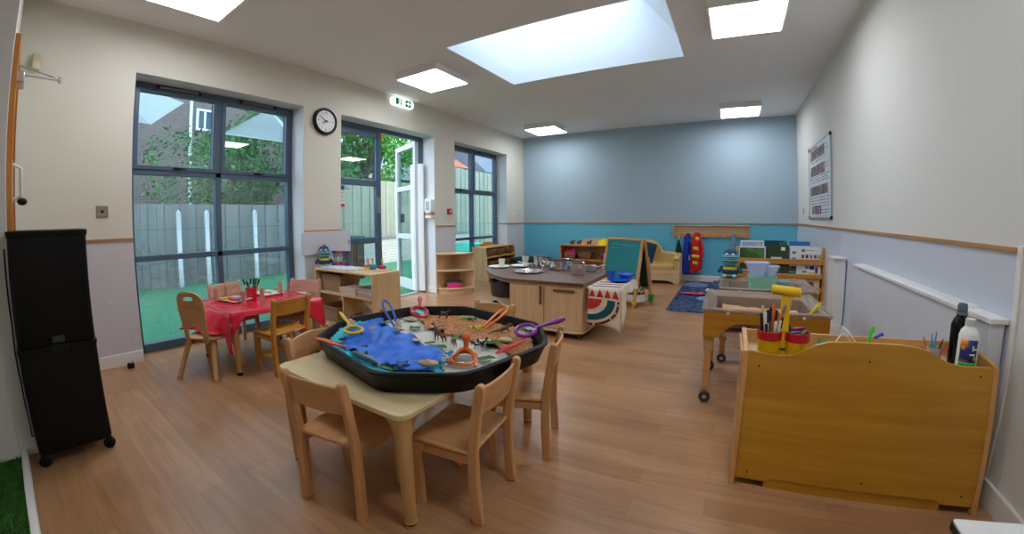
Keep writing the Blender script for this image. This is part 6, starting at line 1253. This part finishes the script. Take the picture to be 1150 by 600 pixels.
def facing(lab, x0, x1, z0, z1, y, cover, extras=(), border=None):
    """book standing face forward: x0..x1, z0..z1 world, leaning back slightly"""
    t = thing('picture_book', lab, 'book', ((x0 + x1) / 2, y, z0), 0, 'books on the display rack'); w, h = (x1 - x0) / 2, z1 - z0; k = .10
    def q(x, z, d): return V((x, z * k + d, z))
    def slab(xa, xb, za, zb, d0, d1): return [q(xa, za, d0), q(xb, za, d0), q(xb, za, d1), q(xa, za, d1), q(xa, zb, d0), q(xb, zb, d0), q(xb, zb, d1), q(xa, zb, d1)]
    MB().hexa(slab(-w, w, 0, h, 0, .012)).build('cover', border or cover, t, smooth=0)
    if border: MB().hexa(slab(-w + .012, w - .012, .012, h - .014, -.0015, .0005)).build('picture', cover, t, smooth=0)
    for (a, b_, c_, d_, m, nm) in extras: MB().hexa(slab(a, b_, c_, d_, -.003, -.001)).build(nm, m, t, smooth=0)
    return t
WB = pm('book_white', (232, 234, 236), .5, var=.01); DGN = pm('book_dark_green', (34, 62, 30), .5, var=.25, nscale=12); SKY = cells('book_sky', [(120, 150, 190), (150, 176, 206), (196, 190, 180), (100, 130, 170)], 9)
GRB = cells('book_garden', [(60, 110, 50), (50, 96, 40), (90, 60, 50), (70, 120, 60)], 12); PNK = cells('book_pink', [(230, 60, 140), (240, 90, 160), (200, 50, 60)], 20)
facing('white bordered landscape book at back left of the display rack', .16, .42, .56, .80, 5.07, SKY, border=WB)
facing('dark teal book at back centre of the display rack', .43, .68, .56, .805, 5.07, cells('book_teal', [(16, 66, 86), (10, 56, 74), (30, 110, 96), (180, 200, 60)], 8))
facing('white and blue striped book at back right of the display rack', .70, .93, .56, .80, 5.072, WB, extras=[(-.115, .115, .19, .24, pm('stripe_blue', (30, 120, 190), .5), 'blue_stripe'), (-.115, .10, .11, .16, MATS['stripe_blue'], 'blue_stripe')])
facing('white bordered garden picture book behind the top rail at left', .14, .44, .455, .735, 5.03, GRB, border=WB)
facing('dark green book with pale flower behind the top rail', .46, .70, .455, .755, 5.028, DGN, extras=[(.03, .075, .24, .28, WB, 'flower'), (-.08, .04, .14, .165, WB, 'cover_title')])
dots = [(-.09 + .045 * i, -.06 + .045 * i, .17, .21, pm('dot%d' % i, c, .5), 'picture_square') for i, c in enumerate([(180, 60, 60), (60, 90, 60), (200, 120, 120), (90, 100, 180), (206, 140, 60)])]
facing('narrow white book left of the large white book on display rack', .71, .82, .40, .735, 5.036, WB, extras=[(-.03, .01, .26, .29, pm('print_grey', (120, 130, 150)), 'code_patch'), (-.03, .01, .19, .22, MATS['print_grey'], 'code_patch')])
facing('large white book with rows of small pictures at right of display rack', .80, 1.045, .40, .745, 5.022, WB, extras=[(a, b_, c + .045, d + .045, m, n) for a, b_, c, d, m, n in dots] + [(-.09, -.05, .285, .315, MATS['print_grey'], 'code_patch'), (-.04, .05, .30, .306, MATS['print_grey'], 'printed_line'), (-.08, -.03, .055, .075, pm('d_green', (60, 170, 80)), 'blob'), (.0, .05, .09, .13, pm('d_navy', (40, 40, 110)), 'blob'), (-.05, -.01, .10, .13, pm('d_sky', (60, 150, 200)), 'blob'), (.06, .09, .05, .12, pm('d_purple', (110, 40, 110)), 'blob'), (-.02, .08, .045, .06, pm('d_yellow', (230, 200, 40)), 'blob')])
facing('pink covered book low at left of display rack', .14, .33, .30, .52, 5.02, PNK)
facing('dark floral book low at centre of display rack', .56, .78, .30, .52, 5.022, cells('book_floral', [(40, 50, 40), (60, 40, 40), (220, 60, 140), (60, 90, 60)], 16), extras=[(-.10, .10, .15, .165, pm('band_teal', (90, 180, 190), .5), 'band')])
facing('cream book with red and blue figure low at right of display rack', .85, 1.04, .20, .385, 5.015, pm('book_cream', (226, 206, 180), .5), extras=[(-.03, .01, .05, .15, pm('d_navy', (40, 40, 110)), 'figure'), (.0, .03, .06, .14, pm('jacket_red', (214, 24, 40)), 'figure')])
monster('striped knitted monster soft toy sitting on far corner of the water table', .035, 3.69, .563, math.radians(-8), 1.12)
# ---------------------------------------------------------------- sand and water tables
def tray_table(x, y, lab, fill):
    t = thing('tray_table', lab, 'sand table', (x, y, 0), 0); HX, HY = .335, .30; SW = W('sand_table_wood', 'x'); SY_ = W('sand_table_wood', 'y')
    arch = [(-HX, .545), (HX, .545), (HX, .395), (HX - .08, .395)] + [(HX - .08 - .13 * i / 8, .395 + .09 * math.sin(PI / 2 * i / 8)) for i in range(1, 9)] + [(-HX + .21 - .13 * i / 8, .395 + .09 * math.cos(PI / 2 * i / 8)) for i in range(0, 8)] + [(-HX + .08, .395), (-HX, .395)]
    for s in (-1, 1): MB().prism(arch, 'y', s * HY - .008, s * HY + .008).build('apron', SW, t, bevel=.003)
    arch2 = [(q[0] * (HY - .008) / HX, q[1]) for q in arch]
    for s in (-1, 1): MB().prism(arch2, 'x', s * HX - .016 if s > 0 else -HX, HX if s > 0 else -HX + .016).build('apron', SY_, t, bevel=.003)
    for sx in (-1, 1):
        for sy in (-1, 1):
            lx, ly = sx * (HX - .035), sy * (HY - .03)
            MB().prism([(-.033, .40), (.033, .40), (.026, .31), (-.026, .31)], 'y', ly - .018, ly + .018, Matrix.Translation((lx, 0, 0))).build('leg_bracket', W('leg_wood', 'z'), t, bevel=.003)
            MB().box(lx - .020, lx + .020, ly - .014, ly + .014, .055, .34).build('leg', W('pine', 'z'), t, bevel=.003)
            for zz in (.12, .18, .24): MB().cyl((lx - .0215, ly, zz), (lx - .018, ly, zz), .005, n=8).build('peg_hole', BLACKP, t)
            w = MB(); Mw = Matrix.Translation((lx - sx * .0, ly - .034, .034)) @ Matrix.Rotation(PI / 2, 4, 'X'); w.lathe([(.012, -.012), (.028, -.012), (.0335, -.008), (.0335, .008), (.028, .012), (.012, .012)], (0, 0, 0), 22, M=Mw)
            wo = w.build('wheel', pm('tyre_grey', (50, 60, 70), .5), t); MB().lathe([(.0001, -.014), (.013, -.014), (.013, .014), (.0001, .014)], (0, 0, 0), 14, M=Mw).build('hub', STEEL, wo)
            MB().cyl((lx, ly - .03, .034), (lx, ly + .01, .034), .005, n=8).box(lx - .01, lx + .01, ly - .012, ly + .012, .025, .06).build('axle', STEEL, t)
    CLR = cloudy('clear_tray', (214, 204, 192), .3, .12); b = MB(); R = lambda k: rrect(-HX - .012 + k, HX + .012 - k, -HY - .012 + k, HY + .012 - k, .02, 4)
    rings = [[b.bm.verts.new((p[0], p[1], z)) for p in R(k)] for k, z in ((0, .545), (0, .560), (.018, .566), (.075, .535), (.085, .44), (.10, .43))]; n = len(rings[0])
    for A, B in zip(rings, rings[1:]):
        for j in range(n): b._f([A[j], A[(j + 1) % n], B[(j + 1) % n], B[j]])
    b._f(rings[-1]); b.build('clear_tray', CLR, t, solid=.003, smooth=40)
    MB().prism(rrect(-HX + .02, HX - .02, -HY + .02, HY - .02, .01), 'z', .40, .415).build('under_tray', pm('pinkish_under', (196, 160, 160), .6), t)
    for sx in (-1, 1): MB().box(sx * .2 - .008, sx * .2 + .008, -HY - .014, -HY - .008, .535, .55).build('clip', WHITEP, t)
    if fill:
        o = MB().grid(lambda u, v: V((x - .235 + u * .47, y - .2 + v * .4, .475 + .02 * NZ.noise(V((u * 5, v * 4, 3))) + .035 * max(0, .5 - u) + .005 * NZ.noise(V((u * 40, v * 40, 3))))), 60, 50).build('sand', pm('play_sand', (206, 160, 112), .95, var=.15, nscale=80, bump=.5, bscale=120)); tag(o, 'brown play sand inside the nearer tray table', 'sand', None, 'stuff')
    return t
tray_table(.222, 2.665, 'golden wooden sand table on castors behind the pen caddy', True)
tray_table(.30, 3.39, 'golden wooden water table with clear tubs, beyond the sand table', False)
# things in the tables
def tub(lab, x, y, z, w, d, h, m, fl=.8, name='plastic_tub', rz=0, rim=True):
    t = thing(name, lab, 'tub', (x, y, z), rz); b = MB(); R = lambda s, k=0: rrect(-w / 2 * s + k, w / 2 * s - k, -d / 2 * s + k, d / 2 * s - k, .02, 4)
    rings = [[b.bm.verts.new((p[0], p[1], zz)) for p in R(s, k)] for s, k, zz in ((fl, 0, 0), (1, 0, h), (1, .004, h), (fl, .004, .004))]; n = len(rings[0])
    for A, B in zip(rings, rings[1:]):
        for j in range(n): b._f([A[j], A[(j + 1) % n], B[(j + 1) % n], B[j]])
    b._f(rings[0][::-1]); b._f(rings[-1]); b.build('tub_body', m, t)
    if rim: MB().tube([(p[0], p[1], h) for p in R(1.02)], .004, 6, closed=True).build('rim', m, t)
    return t
GT, MC = cloudy('green_tint', (190, 236, 220), .55), cloudy('milky', (220, 228, 244), .45)
tub('green tinted clear storage box standing in the water table', .265, 3.27, .47, .20, .16, .165, GT, .94)
tub('large milky white tub stacked on left of the green tinted box', .225, 3.27, .637, .17, .15, .10, MC, .62); tub('smaller milky tub stacked on right of the green tinted box', .325, 3.27, .637, .12, .12, .075, MC, .6)
tub('small clear cup standing alone at right in water table', .42, 3.27, .535, .075, .07, .065, cloudy('aqua_tint', (170, 214, 220), .6), .75)
spindle('toy_shovel', 'yellow shovel handle sticking up at right of the sand table', 'shovel', (.46, 2.56, .47), (.535, 2.50, .61), .013, (236, 220, 40), 1.0)
t = thing('toy_spade', 'pink spade with pale handle standing in the sand behind caddy', 'spade', (.37, 2.62, .47)); MB().tube([(0, 0, .03), (.02, .02, .10), (.03, .03, .17)], [.008, .007, .008], 8).build('handle', W('pinkwood', 'z'), t); MB().ball((-.005, -.01, .02), .035, (1, .6, .8)).build('blade', pm('hot_pink2', (226, 30, 100), .4), t)
# ---------------------------------------------------------------- golden art storage unit
t = thing('art_unit', 'large golden wooden art storage unit with wavy top edge', 'storage unit', (.547, 1.66, 0)); GX, GZ = W('birch_gold', 'x'), W('birch_gold', 'z'); LW = W('pine', 'y')
def fpl(x, z): return V((x, -.055 + .065 * z / .6, z))
pts = [(-.445, .02), (-.445, .555)]
wave = [(-.435, .557), (-.33, .548), (-.28, .553), (-.24, .572), (-.20, .597), (-.15, .613), (-.05, .618), (.10, .619), (.17, .612), (.22, .598), (.255, .575), (.29, .560), (.33, .553), (.435, .553)]
P = [(-.445, .03)] + [(-.445, .557)] + wave + [(.445, .553), (.445, .03), (.33, .03), (.31, .045), (-.31, .045), (-.33, .03)]
b = MB(); A = [b.bm.verts.new(fpl(*p)) for p in P]; B = [b.bm.verts.new(fpl(*p) + V((0, .015, 0))) for p in P]; n = len(P); b._f(A); b._f(B[::-1])
for i in range(n): b._f([A[i], A[(i + 1) % n], B[(i + 1) % n], B[i]])
b.build('front_panel', GX, t, bevel=.002)
for s in (-1, 1):
    b = MB(); b.prism([(-.062, .0), (-.03, .0), (-.02, .03), (.24, .03), (.25, .0), (.285, .0), (.285, .56), (.275, .58), (.25, .58), (.05, .566), (.002, .556)], 'x', s * .455 - .010, s * .455 + .010); b.build('side_panel', W('pine', 'z'), t, bevel=.003)
MB().box(-.445, .445, .012, .275, .50, .515).build('top_shelf', W('laminate_birch', 'x'), t); MB().box(-.445, .445, .262, .277, .50, .575).build('back_rail', W('pine', 'x'), t, bevel=.003); MB().box(-.445, .445, -.04, .275, .06, .075).build('lower_shelf', GX, t); MB().box(-.445, .445, -.02, .275, .28, .292).build('middle_shelf', GX, t)
MB().box(-.33, .33, -.045, -.03, .0, .048).build('plinth', GX, t)
for (x, z) in ((-.40, .50), (.40, .52), (.0, .55), (-.40, .06), (.40, .07), (.03, .08)): p = fpl(x, z); MB().cyl(p + V((0, -.0008, 0)), p + V((0, .003, 0)), .0045, n=10).build('screw', pm('screw_dark', (60, 44, 20), .6), t)
MB().box(-.474, -.465, .0, .26, .52, .555).build('batten', W('pine', 'y'), t, bevel=.002)
ZA = .516
# pen caddy
t = thing('pen_caddy', 'yellow T-handled caddy with two red rimmed cups on golden unit', 'caddy', (.236, 1.735, ZA)); YC = pm('caddy_yellow', (240, 196, 24), .35, var=.03); RC2 = pm('caddy_red', (196, 14, 34), .35)
MB().prism(rrect(-.10, .10, -.045, .045, .03), 'z', 0, .012).build('base', YC, t, bevel=.003)
MB().prism([(-.035, .008), (.035, .008), (.022, .05), (.017, .12), (.017, .255), (-.017, .255), (-.017, .12), (-.022, .05)], 'y', -.010, .010).build('stem', YC, t, bevel=.003)
MB().tube([(-.055, .0, .278), (-.053, 0, .278), (.053, -.0, .268), (.055, 0, .268)], [.016, .019, .019, .016], 18).build('t_handle', YC, t)
MB().box(-.022, .022, -.0125, -.0105, .035, .045).build('label_plate', pm('label_brown', (90, 70, 20), .6), t)
for s in (-1, 1):
    cx = s * .053; MB().lathe([(.0001, .002), (.040, .002), (.042, .006), (.046, .095), (.0435, .095), (.0395, .008), (.0001, .008)], (cx, 0, 0), 26).build('cup', YC, t); MB().lathe([(.0465, .078), (.0482, .078), (.0488, .112), (.0465, .114), (.0445, .112), (.0445, .078)], (cx, 0, 0), 26).build('cup_rim', RC2, t)
CXA, CYA = .236, 1.735
gp = 'pens in the left cup of the yellow caddy'
pens = [(-.02, -.02, .20, (226, 226, 224), (226, 226, 224), 'white marker pen leaning left at front of the left caddy cup'), (-.03, .0, .19, (24, 24, 26), (24, 24, 26), 'black marker pen leaning furthest left in the left caddy cup'), (-.025, .02, .215, (24, 24, 26), (206, 180, 150), 'black pen with tan top at back left of left caddy cup'), (-.01, .0, .205, (232, 232, 232), (30, 40, 60), 'white pen with navy top in middle of left caddy cup'), (.0, .02, .21, (40, 110, 110), (24, 24, 26), 'teal pen with black cap at back of left caddy cup'), (.01, .015, .225, (236, 110, 40), (236, 110, 40), 'orange pencil standing tallest at back of left caddy cup'), (.02, .02, .20, (226, 70, 40), (30, 30, 30), 'red orange pen at back right of left caddy cup'), (.015, -.02, .165, (236, 236, 236), (230, 230, 230), 'short white marker at front right of left caddy cup'), (.028, -.015, .168, (236, 236, 236), (226, 226, 230), 'short white marker second from right in left caddy cup'), (.036, -.005, .18, (230, 230, 232), (24, 24, 26), 'white marker with black cap rightmost in left caddy cup'), (.03, .01, .16, (24, 24, 26), (24, 24, 26), 'black marker at right rear of the left caddy cup'), (-.015, -.03, .155, (232, 232, 230), (40, 40, 44), 'white marker with dark cap at very front of left caddy cup')]
for dx, dy, h, c1, c2, lab in pens: pen(lab, (CXA - .053 + dx * .7, CYA + dy * .7, ZA + .012), (CXA - .053 + dx * 1.25, CYA + dy * 1.25, ZA + h - .01), .0055, c1, c2, gp)
pen('paint brush with orange handle and mauve bristles crossing the left caddy cup', (CXA - .065, CYA - .02, ZA + .05), (CXA + .0, CYA - .02, ZA + .222), .0052, (232, 130, 40), (150, 120, 140), gp, 'paint_brush', 'brush', .2, True)
gp = 'crayons in the right cup of the yellow caddy'
for i, (dx, dy, dx2, dy2, z0_, z1_, c, lab) in enumerate([(-.03, -.01, .02, .0, .108, .112, (30, 110, 190), 'blue crayon lying across front of the right caddy cup'), (-.02, .01, .036, .012, .118, .128, (160, 30, 90), 'magenta crayon lying on top at back of the right caddy cup'), (-.03, -.025, .0, -.028, .103, .1, (230, 210, 40), 'yellow crayon low at front left of the right caddy cup'), (.01, -.02, .036, .0, .106, .12, (20, 130, 80), 'green crayon at right of the right caddy cup'), (-.03, .02, -.025, .03, .09, .135, (20, 40, 60), 'navy crayon standing at back left of the right caddy cup')]):
    spindle('crayon', lab, 'crayon', (CXA + .053 + dx, CYA + dy, ZA + z0_), (CXA + .053 + dx2, CYA + dy2, ZA + z1_), .0065, c, 1.0)['group'] = gp
# bottles
t = thing('glue_bottle', 'white paint bottle with blue sun label on right of golden unit', 'bottle', (.925, 1.735, ZA)); WBt = pm('bottle_white', (240, 240, 238), .3, var=.01)
MB().lathe([(.0001, 0), (.034, 0), (.036, .006), (.036, .135), (.030, .155), (.019, .168), (.018, .172), (.0001, .173)], (0, 0, 0), 28).build('bottle_body', WBt, t); MB().lathe([(.0001, .171), (.019, .171), (.0185, .196), (.016, .199), (.0001, .199)], (0, 0, 0), 22).build('cap', pm('cap_grey_white', (206, 210, 214), .4), t)
def wrap(a0, a1, z0_, z1_, m, nm, par, r=.0366, ext=.0005, n=12):
    b = MB(); b.grid(lambda u, v: V((r * math.cos(a0 + (a1 - a0) * u), r * math.sin(a0 + (a1 - a0) * u), z0_ + (z1_ - z0_) * v)), n, 1); return b.build(nm, m, par, smooth=60, solid=ext)
A0, A1 = math.radians(-162), math.radians(-62)
wrap(A0, A1, .018, .125, pm('label_navy', (24, 44, 120), .4), 'label', t); wrap(A0, A1, .018, .042, pm('label_green', (50, 150, 60), .4), 'label_green_band', t, .0370); wrap(A0, A0 + .75, .098, .125, pm('label_sun', (240, 160, 20), .4), 'sun', t, .0370); wrap(A0 + .12, A0 + .55, .088, .10, MATS['label_sun'], 'sun_lower', t, .0370)
wrap(A1 - .55, A1 - .40, .085, .105, WHITEP, 'lettering', t, .0371, n=3); wrap(A1 - .35, A1 - .05, .088, .094, WHITEP, 'lettering', t, .0371, n=4); wrap(A1 - .75, A1 - .2, .068, .074, WHITEP, 'lettering', t, .0371, n=5); wrap(A1 - .35, A1 - .1, .050, .064, pm('lime_spot', (150, 200, 50), .4), 'lime_spot', t, .0371, n=3); wrap(A0 + .1, A0 + .9, .046, .049, pm('label_red', (200, 50, 70), .4), 'lettering', t, .0371, n=5)
t = thing('paint_bottle', 'black paint bottle with grey cap behind the white bottle', 'bottle', (.935, 1.825, ZA)); MB().lathe([(.0001, 0), (.033, 0), (.035, .006), (.035, .155), (.028, .175), (.019, .188), (.019, .195), (.0001, .195)], (0, 0, 0), 26).build('bottle_body', pm('black_gloss', (14, 12, 16), .12), t); MB().lathe([(.0001, .194), (.0215, .194), (.0215, .2), (.018, .203), (.0185, .228), (.015, .238), (.0001, .24)], (0, 0, 0), 20).build('cap', pm('cap_grey', (90, 104, 120), .4), t)
# bits lying on the unit
tag(MB().box(.40, .47, 1.83, 1.89, ZA, ZA + .045).build('green_sponge', pm('sponge_green', (10, 120, 80), .9, bump=.5, bscale=100), bevel=.008), 'dark green sponge on top shelf right of the yellow caddy', 'sponge')
t = thing('plastic_tongs', 'white thin plastic tongs on top shelf behind the wavy edge', 'tongs', (.50, 1.87, ZA + .06)); MB().tube([(-.04, .0, -.03), (-.01, 0, .02), (.0, 0, .022), (.03, .01, -.01)], .0035, 6).build('arm', WHITEP, t); MB().tube([(.0, .01, .035), (.03, .01, .015), (.05, .01, -.01)], .0035, 6).build('arm', WHITEP, t)
pen('bright green felt pen leaning above the wavy edge of golden unit', (.59, 1.86, ZA + .03), (.615, 1.87, ZA + .12), .007, (60, 220, 50), (60, 220, 50), None); pen('blue felt pen lying beside the bright green pen', (.62, 1.87, ZA + .07), (.655, 1.87, ZA + .092), .007, (30, 60, 190), (30, 60, 190), None)
t = thing('clear_cup', 'small clear cup of craft spatulas near right end of golden unit', 'cup', (.842, 1.83, ZA)); cup_of(t, .028, .034, .06, cloudy('clear_cup_m', (226, 226, 226), .3), 'cup_body')
for i, (dx, h, dy, c, lab) in enumerate([(-.045, .10, .0, (206, 24, 40), 'red spatula at left in clear cup on golden unit'), (-.012, .115, .0, (30, 160, 220), 'sky blue spatula left of a matching one in clear cup'), (.015, .12, .01, (30, 160, 220), 'sky blue spatula right of a matching one in clear cup'), (.035, .095, .0, (40, 24, 40), 'dark plum spatula in clear cup on golden unit'), (.045, .08, -.01, (220, 40, 60), 'red spatula leaning right in clear cup on golden unit'), (-.035, .07, -.01, (230, 200, 30), 'yellow spatula low at left in clear cup on golden unit')]): spindle('spatula', lab, 'spatula', (.842 + dx * .3, 1.83 + dy, ZA + .01), (.842 + dx, 1.83 + dy * 2, ZA + h), .006, c, .5)['group'] = 'spatulas in the clear cup'
spindle('spatula', 'teal green spatula lying over edge right of the clear cup', 'spatula', (.84, 1.76, ZA + .03), (.885, 1.74, ZA + .005), .008, (20, 140, 100), .4)
# ---------------------------------------------------------------- black trolley of stacked cases
t = thing('trolley_case', 'tall black plastic trolley of two stacked cases on castors', 'trolley', (-2.60, .08, 0)); BK_ = pm('case_black', (9, 9, 10), .5, var=.1, bump=.15, bscale=90); w, hy = .217, .160
def case(z0_, z1_, nm, k0=.0, k1=.006):
    b = MB(); R = lambda k: rrect(-w + k, w - k, -hy + k, hy - k, .02, 4)
    rings = [[b.bm.verts.new((p[0], p[1], z)) for p in R(k)] for k, z in ((k0 + .01, z0_), (k0 + .002, z0_ + .015), (k1, z1_ - .03), (.0, z1_ - .028), (-.003, z1_ - .004), (.006, z1_))]; n = len(rings[0])
    for A, B in zip(rings, rings[1:]):
        for j in range(n): b._f([A[j], A[(j + 1) % n], B[(j + 1) % n], B[j]])
    b._f(rings[0][::-1]); b._f(rings[-1]); return b.build(nm, BK_, t, smooth=30)
c1 = case(.055, .545, 'lower_case', .0, .0); c2 = case(.548, 1.065, 'upper_case', .0, .003)
MB().prism([(-.037, .965), (.045, .965), (.045, .998), (-.037, .998)], 'x', w - .012, w - .0085, Matrix.Translation((0, .01, 0))).build('handle_recess', pm('recess_black', (6, 6, 7), .7), c2)
f = MB(); frame_rect(f, w - .012, w - .001, -.032, .060, .958, 1.004, .007); f.build('handle_rim', BK_, c2, bevel=.002)
MB().box(w - .004, w + .012, -.03, .045, .525, .56).build('latch', BK_, t, bevel=.004); MB().box(w + .0, w + .006, -.02, .03, .565, .595).build('latch_window', pm('latch_grey', (44, 54, 52), .4), t, bevel=.002)
MB().box(-w - .003, w + .003, -hy - .003, hy + .003, .543, .551).build('seam', BLACKP, t, bevel=.002)
for sx in (-1, 1):
    for sy in (-1, 1):
        M = Matrix.Translation((sx * (w - .02), sy * (hy - .02), .027)) @ Matrix.Rotation(PI / 2, 4, 'Y') @ Matrix.Rotation(.4, 4, 'X')
        MB().lathe([(.005, -.012), (.024, -.012), (.027, -.008), (.027, .008), (.024, .012), (.005, .012)], (0, 0, 0), 18, M=M).build('castor_wheel', BLACKP, t); MB().box(sx * (w - .02) - .014, sx * (w - .02) + .014, sy * (hy - .02) - .014, sy * (hy - .02) + .014, .04, .058).build('castor_fork', BLACKP, t)
t = thing('power_cable', 'thin black cable hanging down left edge of the black trolley', 'cable', (-2.42, -.088, 0)); MB().tube([(0, .0, .99), (.01, -.0, .9), (.0, .0, .78), (.02, .003, .66), (.04, 0, .55), (.02, .002, .42), (.05, .003, .32), (.09, .006, .24), (.12, .004, .20), (.10, .012, .19)], .0035, 6).build('cable', BLACKP, t); MB().tube([(-.02, .0, .99), (-.03, .002, .8), (-.02, .002, .62), (.0, .002, .5)], .003, 6).build('cable_white', WHITEP, t)
# ---------------------------------------------------------------- turf mat and white table near the camera
b = MB(); b.box(-2.565, -1.05, -.80, -.158, .0, .012)
rnd = random.Random(5)
for i in range(5200):
    x, y = rnd.uniform(-2.56, -1.3), rnd.uniform(-.45, -.162); a = rnd.uniform(0, PI); d = V((math.cos(a), math.sin(a), 0)) * .003; tip = V((x + rnd.uniform(-.01, .01), y + rnd.uniform(-.01, .01), .012 + rnd.uniform(.010, .022))); b._f([b.bm.verts.new(V((x, y, .012)) - d), b.bm.verts.new(V((x, y, .012)) + d), b.bm.verts.new(tip)])
t = tag(b.build('turf_mat', pm('turf_green', (52, 104, 30), .9, var=.3, nscale=30), smooth=0), 'green artificial turf mat behind white strip at lower left', 'mat')
t = thing('white_table', 'white topped low table with black edge at lower right', 'table', (.86, .58, 0)); TTM = pm('table_white', (222, 224, 222), .4, var=.01); Mt = Matrix.Identity(4)
tp = [(-.352, .295), (.20, .295), (.20, -.32), (-.352, -.32)]
MB().prism(roundpoly(tp, .012), 'z', .464, .48).build('table_top', TTM, t); MB().prism(roundpoly([(a * 1.008, b_ * 1.008) for a, b_ in tp], .012), 'z', .458, .476).build('black_edge', BLACKP, t, bevel=.002)
for (lx, ly) in ((-.33, .26), (.17, .26), (-.33, -.29), (.17, -.29)): MB().cyl((lx, ly, 0), (lx, ly, .458), .013, n=14).build('leg', STEEL, t)
